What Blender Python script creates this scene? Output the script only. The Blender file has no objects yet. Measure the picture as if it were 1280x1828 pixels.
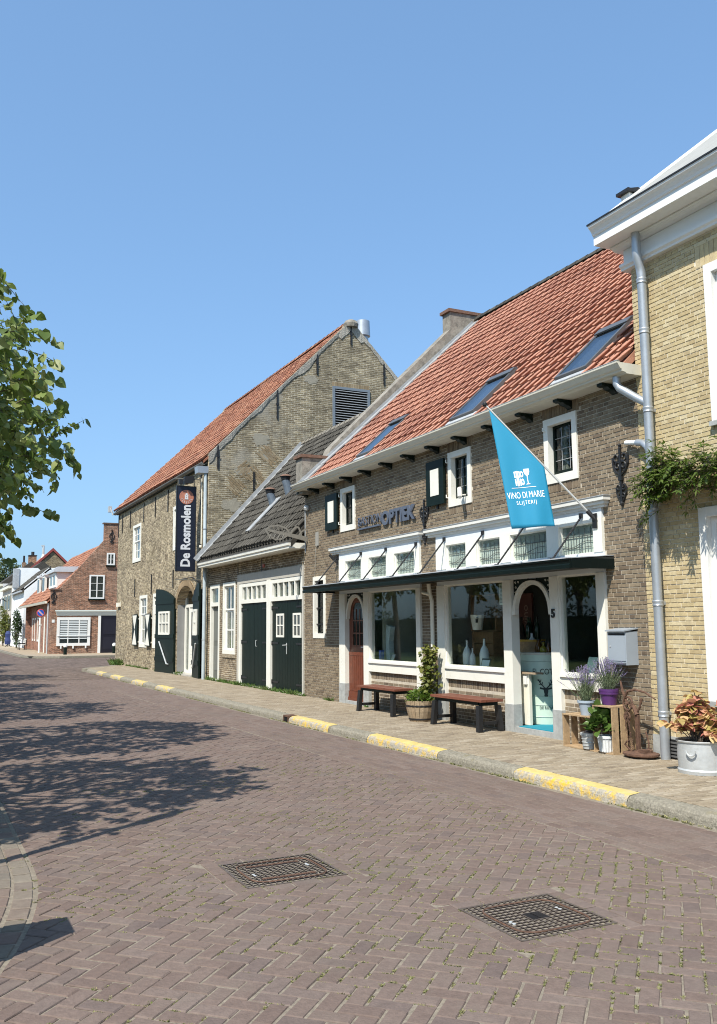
import bpy, bmesh, math, random
import numpy as np
from mathutils import Vector, Matrix, Quaternion
R = math.radians
rng = random.Random(7)
nrs = np.random.RandomState(11)
SC = bpy.context.scene
COL = SC.collection

# ------------------------------------------------------------------ camera
cam_data = bpy.data.cameras.new('camera')
cam = bpy.data.objects.new('camera', cam_data); COL.objects.link(cam)
cam_data.sensor_fit = 'VERTICAL'; cam_data.sensor_height = 36.0; cam_data.lens = 1600.0 / 1828.0 * 36.0
cam_data.clip_start = 0.05; cam_data.clip_end = 3000
_r = Vector((0.898105, -0.439690, -0.008928)); _u = Vector((-0.047360, -0.116880, 0.992016)); _f = Vector((0.437223, 0.890512, 0.125794))
cam.matrix_world = Matrix(((_r.x, _u.x, -_f.x, 0), (_r.y, _u.y, -_f.y, 0), (_r.z, _u.z, -_f.z, 1.65), (0, 0, 0, 1)))
SC.camera = cam
CAMP = np.array([0, 0, 1.65])

# ------------------------------------------------------------------ sky, sun, exposure
SUN_EL = 51.9
TRAVEL = Vector((0.69, 0.48, -1.074)).normalized()
w = bpy.data.worlds.new('World'); SC.world = w; w.use_nodes = True
nt = w.node_tree; bg = nt.nodes['Background']
sky = nt.nodes.new('ShaderNodeTexSky'); sky.sky_type = 'NISHITA'; sky.sun_disc = False
sky.sun_elevation = R(SUN_EL)
sky.sun_rotation = math.atan2(-TRAVEL.x, -TRAVEL.y)
sky.altitude = 0; sky.air_density = 1.0; sky.dust_density = 2.0; sky.ozone_density = 1.5
gm = nt.nodes.new('ShaderNodeGamma'); gm.inputs[1].default_value = 0.56          # the phone's tone curve flattens the sky
ml_ = nt.nodes.new('ShaderNodeVectorMath'); ml_.operation = 'MULTIPLY'; ml_.inputs[1].default_value = (1.01, 1.48, 1.97)
nt.links.new(sky.outputs[0], gm.inputs[0]); nt.links.new(gm.outputs[0], ml_.inputs[0]); nt.links.new(ml_.outputs[0], bg.inputs[0]); bg.inputs[1].default_value = 0.15
sd = bpy.data.lights.new('sun', 'SUN'); sd.energy = 5.0; sd.angle = R(0.53); sd.color = (1.0, 0.94, 0.84)
sun = bpy.data.objects.new('sun', sd); COL.objects.link(sun)
sun.rotation_euler = TRAVEL.to_track_quat('-Z', 'Y').to_euler()
sun.location = (-10, -10, 20)
SC.view_settings.view_transform = 'Standard'; SC.view_settings.look = 'None'
SC.view_settings.gamma = 1.0; SC.view_settings.use_curve_mapping = False
SC.view_settings.exposure = 0.5
SC.render.engine = 'CYCLES'
SC.cycles.max_bounces = 8; SC.cycles.transparent_max_bounces = 16
SC.cycles.use_denoising = True; SC.cycles.filter_width = 1.05

# ------------------------------------------------------------------ materials
def _n(nt, t, **kw):
    n = nt.nodes.new(t)
    for k, v in kw.items(): setattr(n, k, v)
    return n
def c4(c): return (c[0], c[1], c[2], 1.0)
def mat(name, col, rough=0.8, var=None, noise=None, stain=None, bump=None, metal=0.0, spec=0.5, trans=0.0):
    """var: colours picked per loose piece; noise (scale, amount); stain (scale, colour, amount); bump (scale, distance)"""
    m = bpy.data.materials.new(name); m.use_nodes = True
    nt = m.node_tree; b = nt.nodes['Principled BSDF']; L = nt.links.new
    b.inputs['Roughness'].default_value = rough; b.inputs['Metallic'].default_value = metal
    b.inputs['Specular IOR Level'].default_value = spec
    geo = _n(nt, 'ShaderNodeNewGeometry'); out = None
    if var:
        oi = _n(nt, 'ShaderNodeObjectInfo')
        mu = _n(nt, 'ShaderNodeMath', operation='MULTIPLY_ADD'); mu.inputs[1].default_value = 7.31
        L(oi.outputs['Random'], mu.inputs[0]); L(geo.outputs['Random Per Island'], mu.inputs[2])
        fr = _n(nt, 'ShaderNodeMath', operation='FRACT'); L(mu.outputs[0], fr.inputs[0])
        rp = _n(nt, 'ShaderNodeValToRGB'); rp.color_ramp.interpolation = 'LINEAR'
        e = rp.color_ramp.elements
        for i, c in enumerate(var):
            p = i / max(1, len(var) - 1)
            el = e[i] if i < 2 else e.new(p)
            el.position = p; el.color = c4(c)
        if len(var) > 2:
            for i, c in enumerate(var):
                pass
        L(fr.outputs[0], rp.inputs[0]); out = rp.outputs[0]
    def cur():
        if out is None:
            rgb = _n(nt, 'ShaderNodeRGB'); rgb.outputs[0].default_value = c4(col); return rgb.outputs[0]
        return out
    if noise:
        tx = _n(nt, 'ShaderNodeTexNoise'); tx.inputs['Scale'].default_value = noise[0]; tx.inputs['Detail'].default_value = 6
        tx.inputs['Roughness'].default_value = 0.65
        L(geo.outputs['Position'], tx.inputs['Vector'])
        mr = _n(nt, 'ShaderNodeMapRange'); mr.inputs[1].default_value = 0.3; mr.inputs[2].default_value = 0.7
        mr.inputs[3].default_value = 1 - noise[1]; mr.inputs[4].default_value = 1 + noise[1]
        L(tx.outputs[0], mr.inputs[0])
        mx = _n(nt, 'ShaderNodeVectorMath', operation='SCALE'); L(cur(), mx.inputs[0]); L(mr.outputs[0], mx.inputs['Scale']); out = mx.outputs[0]
    if stain:
        for s in (stain if isinstance(stain, list) else [stain]):
            tx = _n(nt, 'ShaderNodeTexNoise'); tx.inputs['Scale'].default_value = s[0]; tx.inputs['Detail'].default_value = 8
            tx.inputs['Roughness'].default_value = 0.7
            L(geo.outputs['Position'], tx.inputs['Vector'])
            mr = _n(nt, 'ShaderNodeMapRange'); th = s[3] if len(s) > 3 else 0.5
            mr.inputs[1].default_value = th; mr.inputs[2].default_value = th + 0.16
            mr.inputs[3].default_value = 0; mr.inputs[4].default_value = s[2]
            L(tx.outputs[0], mr.inputs[0])
            mx = _n(nt, 'ShaderNodeMix', data_type='RGBA'); L(mr.outputs[0], mx.inputs[0]); L(cur(), mx.inputs[6]); mx.inputs[7].default_value = c4(s[1]); out = mx.outputs[2]
    L(cur(), b.inputs['Base Color'])
    if bump:
        tx = _n(nt, 'ShaderNodeTexNoise'); tx.inputs['Scale'].default_value = bump[0]; tx.inputs['Detail'].default_value = 6
        L(geo.outputs['Position'], tx.inputs['Vector'])
        bp = _n(nt, 'ShaderNodeBump'); bp.inputs['Distance'].default_value = bump[1]; bp.inputs['Strength'].default_value = 1.0
        L(tx.outputs[0], bp.inputs['Height']); L(bp.outputs[0], b.inputs['Normal'])
    if trans:
        tr = _n(nt, 'ShaderNodeBsdfTranslucent'); L(cur(), tr.inputs[0])
        ms = _n(nt, 'ShaderNodeMixShader'); ms.inputs[0].default_value = trans
        L(b.outputs[0], ms.inputs[1]); L(tr.outputs[0], ms.inputs[2])
        L(ms.outputs[0], nt.nodes['Material Output'].inputs[0])
    return m

def brickmat(name, axis, c1, c2, mortar, bl, bh, rough=0.9, patch=None, msize=0.16, stain=None, rot45=False):
    """far masonry whose single bricks are too small to pick apart"""
    m = bpy.data.materials.new(name); m.use_nodes = True
    nt = m.node_tree; b = nt.nodes['Principled BSDF']; L = nt.links.new
    b.inputs['Roughness'].default_value = rough; b.inputs['Specular IOR Level'].default_value = 0.2
    geo = _n(nt, 'ShaderNodeNewGeometry'); sp = _n(nt, 'ShaderNodeSeparateXYZ'); L(geo.outputs['Position'], sp.inputs[0])
    cb = _n(nt, 'ShaderNodeCombineXYZ'); L(sp.outputs[{'x': 0, 'y': 1}[axis[0]]], cb.inputs[0]); L(sp.outputs[2 if len(axis) == 1 else {'x': 0, 'y': 1}[axis[1]]], cb.inputs[1])
    vec = cb.outputs[0]
    # wobble so the courses are not ruler straight
    wn = _n(nt, 'ShaderNodeTexNoise'); wn.inputs['Scale'].default_value = 1.7; L(geo.outputs['Position'], wn.inputs['Vector'])
    ws = _n(nt, 'ShaderNodeVectorMath', operation='SCALE'); ws.inputs['Scale'].default_value = 0.05; L(wn.outputs['Color'], ws.inputs[0])
    wa = _n(nt, 'ShaderNodeVectorMath', operation='ADD'); L(vec, wa.inputs[0]); L(ws.outputs[0], wa.inputs[1]); vec = wa.outputs[0]
    bt = _n(nt, 'ShaderNodeTexBrick'); L(vec, bt.inputs['Vector'])
    bt.inputs['Scale'].default_value = 1.0; bt.inputs['Brick Width'].default_value = bl; bt.inputs['Row Height'].default_value = bh
    bt.inputs['Mortar Size'].default_value = bh * msize; bt.inputs['Mortar Smooth'].default_value = 0.3
    bt.inputs['Color1'].default_value = c4(c1); bt.inputs['Color2'].default_value = c4(c2); bt.inputs['Mortar'].default_value = c4(mortar)
    tx = _n(nt, 'ShaderNodeTexNoise'); tx.inputs['Scale'].default_value = 1.3; tx.inputs['Detail'].default_value = 9; tx.inputs['Roughness'].default_value = 0.75
    L(geo.outputs['Position'], tx.inputs['Vector'])
    mr = _n(nt, 'ShaderNodeMapRange'); mr.inputs[1].default_value = 0.3; mr.inputs[2].default_value = 0.7; mr.inputs[3].default_value = 0.62; mr.inputs[4].default_value = 1.38
    L(tx.outputs[0], mr.inputs[0])
    sc = _n(nt, 'ShaderNodeVectorMath', operation='SCALE'); L(bt.outputs['Color'], sc.inputs[0]); L(mr.outputs[0], sc.inputs['Scale'])
    # brick by brick mottling
    m3 = _n(nt, 'ShaderNodeMapping'); m3.inputs['Scale'].default_value = (7, 7, 17); L(geo.outputs['Position'], m3.inputs['Vector'])
    t4 = _n(nt, 'ShaderNodeTexVoronoi'); t4.inputs['Scale'].default_value = 1.0; L(m3.outputs[0], t4.inputs['Vector'])
    sv = _n(nt, 'ShaderNodeSeparateColor'); L(t4.outputs['Color'], sv.inputs[0])
    r4 = _n(nt, 'ShaderNodeMapRange'); r4.inputs[3].default_value = 0.62; r4.inputs[4].default_value = 1.22; L(sv.outputs[0], r4.inputs[0])
    s4 = _n(nt, 'ShaderNodeVectorMath', operation='SCALE'); L(sc.outputs[0], s4.inputs[0]); L(r4.outputs[0], s4.inputs['Scale']); sc = s4
    out = sc.outputs[0]; hgt = bt.outputs['Fac']
    inv = _n(nt, 'ShaderNodeMath', operation='SUBTRACT'); inv.inputs[0].default_value = 1.0; L(hgt, inv.inputs[1])
    for s in (stain or []):
        t2 = _n(nt, 'ShaderNodeTexNoise'); t2.inputs['Scale'].default_value = s[0]; t2.inputs['Detail'].default_value = 7; t2.inputs['Roughness'].default_value = 0.6
        L(geo.outputs['Position'], t2.inputs['Vector'])
        m2 = _n(nt, 'ShaderNodeMapRange'); m2.inputs[1].default_value = s[3]; m2.inputs[2].default_value = s[3] + 0.08; m2.inputs[3].default_value = 0; m2.inputs[4].default_value = s[2]
        L(t2.outputs[0], m2.inputs[0])
        mx = _n(nt, 'ShaderNodeMix', data_type='RGBA'); L(m2.outputs[0], mx.inputs[0]); L(out, mx.inputs[6]); mx.inputs[7].default_value = c4(s[1]); out = mx.outputs[2]
    L(out, b.inputs['Base Color'])
    bp = _n(nt, 'ShaderNodeBump'); bp.inputs['Distance'].default_value = 0.012; bp.inputs['Strength'].default_value = 0.9
    ad = _n(nt, 'ShaderNodeMath', operation='ADD'); L(inv.outputs[0], ad.inputs[0])
    t3 = _n(nt, 'ShaderNodeTexNoise'); t3.inputs['Scale'].default_value = 40; L(geo.outputs['Position'], t3.inputs['Vector']); L(t3.outputs[0], ad.inputs[1])
    L(ad.outputs[0], bp.inputs['Height']); L(bp.outputs[0], b.inputs['Normal'])
    return m

def glassmat(name, tint=(0.93, 0.96, 0.94), refl=1.0, tnoise=None):
    m = bpy.data.materials.new(name); m.use_nodes = True
    nt = m.node_tree; L = nt.links.new
    for n in list(nt.nodes):
        if n.type == 'BSDF_PRINCIPLED': nt.nodes.remove(n)
    o = nt.nodes['Material Output']
    t = _n(nt, 'ShaderNodeBsdfTransparent'); t.inputs[0].default_value = c4(tint)
    g = _n(nt, 'ShaderNodeBsdfGlossy'); g.inputs['Roughness'].default_value = 0.015; g.inputs[0].default_value = (refl, refl, refl, 1)
    lw = _n(nt, 'ShaderNodeLayerWeight'); lw.inputs[0].default_value = 0.5
    pw = _n(nt, 'ShaderNodeMath', operation='POWER'); pw.inputs[1].default_value = 5.0; L(lw.outputs['Facing'], pw.inputs[0])
    f = _n(nt, 'ShaderNodeMath', operation='MULTIPLY_ADD'); f.inputs[1].default_value = 0.95; f.inputs[2].default_value = 0.045; L(pw.outputs[0], f.inputs[0])
    ms = _n(nt, 'ShaderNodeMixShader'); L(f.outputs[0], ms.inputs[0]); L(t.outputs[0], ms.inputs[1]); L(g.outputs[0], ms.inputs[2]); L(ms.outputs[0], o.inputs[0])
    return m

WHITE = mat('white paint', (0.72, 0.72, 0.69), 0.5, noise=(3, 0.05), stain=[(6, (0.52, 0.50, 0.44), 0.3, 0.56), (40, (0.45, 0.42, 0.36), .3, .64)])
CREAM = mat('cream paint', (0.74, 0.71, 0.60), 0.45, noise=(3, 0.04), stain=(5, (0.45, 0.42, 0.34), 0.3, 0.58))
IVORY = mat('ivory paint', (0.72, 0.71, 0.64), 0.5, noise=(3, 0.05), stain=[(7, (0.5, 0.47, 0.4), 0.28, 0.56), (45, (0.40, 0.37, 0.30), .3, .64)])
BLACKP = mat('black green paint', (0.005, 0.0115, 0.0085), 0.45, noise=(5, 0.2), spec=0.18)
BLACK = mat('black iron', (0.012, 0.012, 0.013), 0.5, noise=(20, 0.3), bump=(60, 0.002))
LEAD = mat('lead sheet', (0.36, 0.38, 0.40), 0.55, noise=(5, 0.15), stain=(4, (0.62, 0.64, 0.66), 0.5, 0.55), bump=(9, 0.01))
ZINC = mat('zinc', (0.40, 0.43, 0.46), 0.42, metal=0.55, noise=(4, 0.10), stain=(9, (0.25, 0.26, 0.27), 0.35, 0.58))
GALV = mat('galvanised steel', (0.50, 0.52, 0.52), 0.5, metal=0.35, noise=(8, 0.12), stain=(14, (0.32, 0.33, 0.32), 0.4, 0.55), bump=(30, 0.002))
STONE = mat('blue stone', (0.33, 0.34, 0.33), 0.8, noise=(10, 0.18), stain=(7, (0.2, 0.2, 0.19), 0.4, 0.55), bump=(50, 0.003))
CONC = mat('cement render', (0.40, 0.38, 0.34), 0.9, noise=(3, 0.12), stain=[(1.7, (0.24, 0.23, 0.20), 0.5, 0.52), (9, (0.55, 0.53, 0.48), 0.3, 0.6)], bump=(40, 0.004))
OLDCEM = mat('old lichened cement', (0.23, 0.21, 0.175), 0.95, noise=(7, 0.35), stain=[(5, (0.09, 0.085, 0.07), 0.7, 0.52), (16, (0.42, 0.39, 0.33), 0.6, 0.58), (6, (0.35, 0.26, 0.08), 0.35, 0.62)], bump=(40, 0.01))
GLASS = glassmat('window glass')
GLASSD = glassmat('dim old glass', (0.72, 0.75, 0.74))
SKYGLASS = glassmat('roof window glass', (0.6, 0.65, 0.7))
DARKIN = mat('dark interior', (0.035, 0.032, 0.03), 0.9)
MIDIN = mat('plaster interior', (0.30, 0.31, 0.27), 0.9, noise=(3, 0.1))
WOOD = mat('pale crate wood', (0.36, 0.25, 0.14), 0.8, noise=(18, 0.25), stain=(8, (0.2, 0.13, 0.07), 0.5, 0.55), bump=(60, 0.003))
REDWOOD = mat('red brown bench slats', (0.15, 0.05, 0.028), 0.5, var=[(0.115, 0.036, 0.021), (0.18, 0.062, 0.035), (0.14, 0.046, 0.026)], noise=(25, 0.2))
REDDOOR = mat('varnished red door', (0.135, 0.033, 0.013), 0.35, noise=(14, 0.25), stain=(3, (0.12, 0.022, 0.012), 0.4, 0.55))
RUST = mat('rusty iron', (0.11, 0.058, 0.036), 0.85, noise=(20, 0.35), stain=(30, (0.05, 0.03, 0.025), 0.6, 0.52), bump=(60, 0.006))
TEXTC = mat('slate blue letters', (0.085, 0.10, 0.135), 0.4, noise=(6, 0.05))
# ------------------------------------------------------------------ mesh building helpers
class MB:
    def __init__(s): s.v = []; s.f = []; s.m = []
    def add(s, vs, fs, mi=0):
        o = len(s.v); s.v.extend([tuple(p) for p in vs]); s.f.extend([tuple(i + o for i in f) for f in fs]); s.m.extend([mi] * len(fs)); return s
    def box(s, x0, x1, y0, y1, z0, z1, mi=0):
        if x0 > x1: x0, x1 = x1, x0
        if y0 > y1: y0, y1 = y1, y0
        if z0 > z1: z0, z1 = z1, z0
        return s.add([(x0, y0, z0), (x1, y0, z0), (x1, y1, z0), (x0, y1, z0), (x0, y0, z1), (x1, y0, z1), (x1, y1, z1), (x0, y1, z1)],
                     [(0, 3, 2, 1), (4, 5, 6, 7), (0, 1, 5, 4), (1, 2, 6, 5), (2, 3, 7, 6), (3, 0, 4, 7)], mi)
    def obox(s, c, ax, ay, az, mi=0):
        c = Vector(c); ax = Vector(ax); ay = Vector(ay); az = Vector(az); vs = []
        for k in (-1, 1):
            for i, j in ((-1, -1), (1, -1), (1, 1), (-1, 1)): vs.append(c + ax * i + ay * j + az * k)
        return s.add(vs, [(0, 3, 2, 1), (4, 5, 6, 7), (0, 1, 5, 4), (1, 2, 6, 5), (2, 3, 7, 6), (3, 0, 4, 7)], mi)
    def prism(s, poly, vec, mi=0):
        n = len(poly); vec = Vector(vec); p = [Vector(q) for q in poly]
        vs = p + [q + vec for q in p]
        fs = [tuple(range(n - 1, -1, -1)), tuple(range(n, 2 * n))] + [(i, (i + 1) % n, n + (i + 1) % n, n + i) for i in range(n)]
        return s.add(vs, fs, mi)
    def tube(s, pts, r, n=8, mi=0, cap=True):
        pts = [Vector(p) for p in pts]; k = len(pts); rs = r if isinstance(r, (list, tuple)) else [r] * k
        vs = []; up = None
        for i, p in enumerate(pts):
            t = (pts[min(i + 1, k - 1)] - pts[max(i - 1, 0)]).normalized()
            if up is None: up = t.orthogonal().normalized()
            else: up = (up - t * up.dot(t)); up = up.normalized() if up.length > 1e-6 else t.orthogonal().normalized()
            b = t.cross(up)
            for j in range(n):
                a = 2 * math.pi * j / n; vs.append(p + (up * math.cos(a) + b * math.sin(a)) * rs[i])
        fs = []
        for i in range(k - 1):
            for j in range(n): fs.append((i * n + j, i * n + (j + 1) % n, (i + 1) * n + (j + 1) % n, (i + 1) * n + j))
        if cap: fs += [tuple(range(n - 1, -1, -1)), tuple((k - 1) * n + j for j in range(n))]
        return s.add(vs, fs, mi)
    def lathe(s, c, prof, n=16, mi=0, sx=1.0, sy=1.0):
        vs = []; k = len(prof)
        for r, z in prof:
            for j in range(n):
                a = 2 * math.pi * j / n; vs.append((c[0] + r * sx * math.cos(a), c[1] + r * sy * math.sin(a), c[2] + z))
        fs = []
        for i in range(k - 1):
            for j in range(n): fs.append((i * n + j, i * n + (j + 1) % n, (i + 1) * n + (j + 1) % n, (i + 1) * n + j))
        fs += [tuple(range(n - 1, -1, -1)), tuple((k - 1) * n + j for j in range(n))]
        return s.add(vs, fs, mi)
    def ball(s, c, r, n=10, mi=0, sz=1.0):
        k = max(4, n // 2)
        return s.lathe(c, [(max(1e-4, r * math.sin(math.pi * i / k)), -r * sz * math.cos(math.pi * i / k)) for i in range(k + 1)], n, mi)
    def quad(s, a, b, c, d, mi=0): return s.add([a, b, c, d], [(0, 1, 2, 3)], mi)
    def mesh(s, name, mats, smooth=False):
        me = bpy.data.meshes.new(name); me.from_pydata(s.v, [], s.f)
        for m in (mats if isinstance(mats, (list, tuple)) else [mats]): me.materials.append(m)
        if any(s.m): me.polygons.foreach_set('material_index', s.m)
        if smooth:
            me.polygons.foreach_set('use_smooth', [True] * len(me.polygons))
            try: me.set_sharp_from_angle(angle=R(38))
            except Exception: pass
        me.update(); return me
    def build(s, name, mats, parent=None, smooth=False, **props):
        return link(name, s.mesh(name, mats, smooth), parent, **props)

def link(name, data, parent=None, **props):
    o = bpy.data.objects.new(name, data); COL.objects.link(o)
    if parent is not None:
        o.parent = parent
        p = parent; off = Vector((0, 0, 0))
        while p is not None:
            if p.get('world_coords'): off = off + p.location
            p = p.parent
        if parent.get('world_coords'): o.matrix_parent_inverse = Matrix.Translation(-parent.location)
    for k, v in props.items(): o[k] = v
    return o
def thing(name, label, cat, loc, group=None, local=False, rz=0.0):
    """an Empty at the base of a thing; its parts hang under it. local: parts are written in its own coordinates"""
    o = bpy.data.objects.new(name, None); COL.objects.link(o); o.location = loc; o.rotation_euler = (0, 0, rz)
    o.empty_display_size = 0.2; o['label'] = label; o['category'] = cat
    if group: o['group'] = group
    if not local: o['world_coords'] = 1
    return o
def tag(o, label, cat, group=None):
    o['label'] = label; o['category'] = cat
    if group: o['group'] = group
    return o
def copy_tree(o, parent=None):
    c = o.copy(); COL.objects.link(c)
    if parent is not None: c.parent = parent; c.matrix_parent_inverse = o.matrix_parent_inverse.copy()
    for ch in list(o.children): copy_tree(ch, c)
    return c
def np_mesh(name, V, F, mats, smooth=False):
    me = bpy.data.meshes.new(name); me.from_pydata(V.tolist() if hasattr(V, 'tolist') else V, [], F.tolist() if hasattr(F, 'tolist') else F)
    for m in (mats if isinstance(mats, (list, tuple)) else [mats]): me.materials.append(m)
    if smooth: me.polygons.foreach_set('use_smooth', [True] * len(me.polygons))
    me.update(); return me
_r3 = np.array([_r, _u, _f])
def pix(p):
    d = _r3 @ (np.array(p, float) - CAMP)
    if d[2] < 0.1: return None
    return 640 + 1600 * d[0] / d[2], 914 - 1600 * d[1] / d[2], d[2]
def inview(p, m=0):
    q = pix(p); return q is not None and -m < q[0] < 1280 + m and -m < q[1] < 1828 + m
def pieces(name, protos, trs, mats, parent, nmax=300, smooth=False, limit_view=True, stuff_name=None, kind_parts=True):
    """alike pieces. protos: list of (verts Nx3, faces); trs: list of (proto index, 3x3 basis, location).
    The nmax that show largest become objects sharing mesh data, the rest one joined part."""
    order = []
    for i, (k, B, loc) in enumerate(trs):
        q = pix(loc); d = 1e9
        if q is not None and (-10 < q[0] < 1290 and -10 < q[1] < 1838): d = q[2]
        order.append((d, i))
    order.sort(); single = set(i for d, i in order[:nmax] if d < 1e8)
    meshes = [None] * len(protos)
    for i in sorted(single, key=lambda i: i):
        k, B, loc = trs[i]
        if meshes[k] is None: meshes[k] = np_mesh(name, np.array(protos[k][0], float), protos[k][1], mats, smooth)
        o = bpy.data.objects.new(name, meshes[k]); COL.objects.link(o); o.parent = parent
        M = Matrix(((B[0][0], B[0][1], B[0][2], loc[0]), (B[1][0], B[1][1], B[1][2], loc[1]), (B[2][0], B[2][1], B[2][2], loc[2]), (0, 0, 0, 1)))
        if parent is not None and parent.get('world_coords'): M = Matrix.Translation(-parent.location) @ M
        o.matrix_local = M
    V = []; F = []; off = 0
    for i, (k, B, loc) in enumerate(trs):
        if i in single: continue
        P = np.array(protos[k][0], float) @ np.array(B, float).T + np.array(loc, float)
        V.append(P); F.extend([tuple(j + off for j in f) for f in protos[k][1]]); off += len(P)
    if V:
        me = np_mesh(stuff_name or name + '_rest', np.concatenate(V), F, mats, smooth)
        link(stuff_name or 'joined_' + name + 's', me, parent, kind='stuff')
I3 = np.eye(3)
def text_mesh(s, size, ext, off=0.0, align='CENTER', spacing=1.0):
    cu = bpy.data.curves.new('txt', 'FONT'); cu.body = s; cu.size = size; cu.extrude = ext; cu.offset = off; cu.align_x = align; cu.space_character = spacing
    cu.resolution_u = 3
    o = bpy.data.objects.new('txt', cu); COL.objects.link(o)
    dg = bpy.context.evaluated_depsgraph_get(); me = bpy.data.meshes.new_from_object(o.evaluated_get(dg))
    bpy.data.objects.remove(o); bpy.data.curves.remove(cu); return me
def place_text(name, s, size, ext, m, parent, origin, ex, ey, off=0.0, align='CENTER', spacing=1.0, fit=None, bend=None):
    me = text_mesh(s, size, ext, off, align, spacing)
    n = len(me.vertices); co = np.empty(n * 3); me.vertices.foreach_get('co', co); co = co.reshape(-1, 3)
    if fit:
        wd = co[:, 0].max() - co[:, 0].min(); co[:, 0] *= fit / wd
    ex = np.array(ex, float); ey = np.array(ey, float); ex /= np.linalg.norm(ex); ey /= np.linalg.norm(ey); ez = np.cross(ex, ey)
    P = np.array(origin, float) + np.outer(co[:, 0], ex) + np.outer(co[:, 1], ey) + np.outer(co[:, 2], ez)
    if bend: P = bend(P)
    me.vertices.foreach_set('co', P.ravel()); me.materials.clear(); me.materials.append(m)
    for p in me.polygons: p.material_index = 0
    me.update(); return link(name, me, parent)

D = 7.85           # the plane of the house fronts along the street
SW = 0.11          # sidewalk level
def frame(mb, y0, y1, z0, z1, t, x0, x1, mi=0, tb=None):
    """a rectangular frame in a wall facing the street: stiles full height, rails butted between them"""
    tb = tb or t
    mb.box(x0, x1, y0, y0 + t, z0, z1, mi); mb.box(x0, x1, y1 - t, y1, z0, z1, mi)
    mb.box(x0 + .002, x1 - .002, y0 + t, y1 - t, z1 - t, z1, mi); mb.box(x0 + .002, x1 - .002, y0 + t, y1 - t, z0, z0 + tb, mi)
def wall_sheet(mb, a0, a1, z0, z1, holes, x, depth, mi=0):
    """wall with openings: front, back, reveals and rim; it faces -X and runs along Y"""
    ys = sorted(set([a0, a1] + [h[0] for h in holes] + [h[1] for h in holes])); zs = sorted(set([z0, z1] + [h[2] for h in holes] + [h[3] for h in holes]))
    ys = [y for y in ys if a0 <= y <= a1]; zs = [z for z in zs if z0 <= z <= z1]
    for i in range(len(ys) - 1):
        for j in range(len(zs) - 1):
            cy, cz = (ys[i] + ys[i + 1]) / 2, (zs[j] + zs[j + 1]) / 2
            if any(h[0] < cy < h[1] and h[2] < cz < h[3] for h in holes): continue
            A, B, C, E = (ys[i], zs[j]), (ys[i + 1], zs[j]), (ys[i + 1], zs[j + 1]), (ys[i], zs[j + 1])
            mb.quad(*[(x, p[0], p[1]) for p in (A, E, C, B)], mi); mb.quad(*[(x + depth, p[0], p[1]) for p in (A, B, C, E)], mi)
    for h in holes + [(a0, a1, z0, z1)]:
        y0, y1, za, zb = h
        for p, q in (((y0, za), (y1, za)), ((y1, za), (y1, zb)), ((y1, zb), (y0, zb)), ((y0, zb), (y0, za))):
            mb.quad((x, p[0], p[1]), (x, q[0], q[1]), (x + depth, q[0], q[1]), (x + depth, p[0], p[1]), mi)
def brick_layout(a0, a1, z0, z1, holes, L, H, joint, seed=1):
    """courses of stretchers and headers in cross bond, cut at the openings; returns centres (a, z) and sizes"""
    rr = random.Random(seed); out = []; k = 0; z = z0
    while z + H * 0.6 < z1:
        head = k % 2 == 1; l = (L - joint) / 2 + joint if head else L + joint
        off = {0: 0.0, 1: -(L + joint) / 4, 2: (L + joint) / 2, 3: -(L + joint) / 4}[k % 4]
        zt = min(z + H - joint, z1)
        bl = sorted([(h[0], h[1]) for h in holes if h[2] < z + H * 0.5 < h[3]])
        a = a0 + off - l + rr.uniform(-.01, .01)
        while a < a1:
            segs = [(max(a, a0), min(a + l - joint, a1))]
            for (p, q) in bl:
                ns = []
                for (u, v) in segs:
                    if q <= u or p >= v: ns.append((u, v)); continue
                    if u < p - joint: ns.append((u, p - joint * 0.6))
                    if v > q + joint: ns.append((q + joint * 0.6, v))
                segs = ns
            for (u, v) in segs:
                if v - u > 0.02: out.append(((u + v) / 2, (z + zt) / 2, v - u, zt - z))
            a += l
        z += H; k += 1
    return out
# a unit brick lying in the YZ plane and standing out towards -X, front edges worn
_bv = []
for x, q in ((0.0, 0.5), (-0.6, 0.5), (-1.0, 0.46)):
    for y, z in ((-1, -1), (1, -1), (1, 1), (-1, 1)): _bv.append((x, y * (0.5 if q == 0.5 else 0.485), z * (0.5 if q == 0.5 else 0.45)))
_bf = [(8, 11, 10, 9)] + [(i, i + 4, (i + 1) % 4 + 4, (i + 1) % 4) for i in range(4)] + [(i + 4, i + 8, (i + 1) % 4 + 8, (i + 1) % 4 + 4) for i in range(4)]
_bf = [tuple(reversed(f)) for f in _bf]
BRICK = (_bv, _bf)
def lay_bricks(lay, x, proud, mats, parent, nmax=300, seed=3, name='brick'):
    rr = random.Random(seed); trs = []
    for (a, z, l, h) in lay:
        d = proud + rr.uniform(-.0018, .0018); t = rr.uniform(-.006, .006)
        B = np.array([[d + .004, 0, 0], [0, l, -t * h], [0, t * l, h]])
        trs.append((0, B, (x + .004, a + rr.uniform(-.0012, .0012), z + rr.uniform(-.001, .001))))
    pieces(name, [BRICK], trs, mats, parent, nmax)
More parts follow.
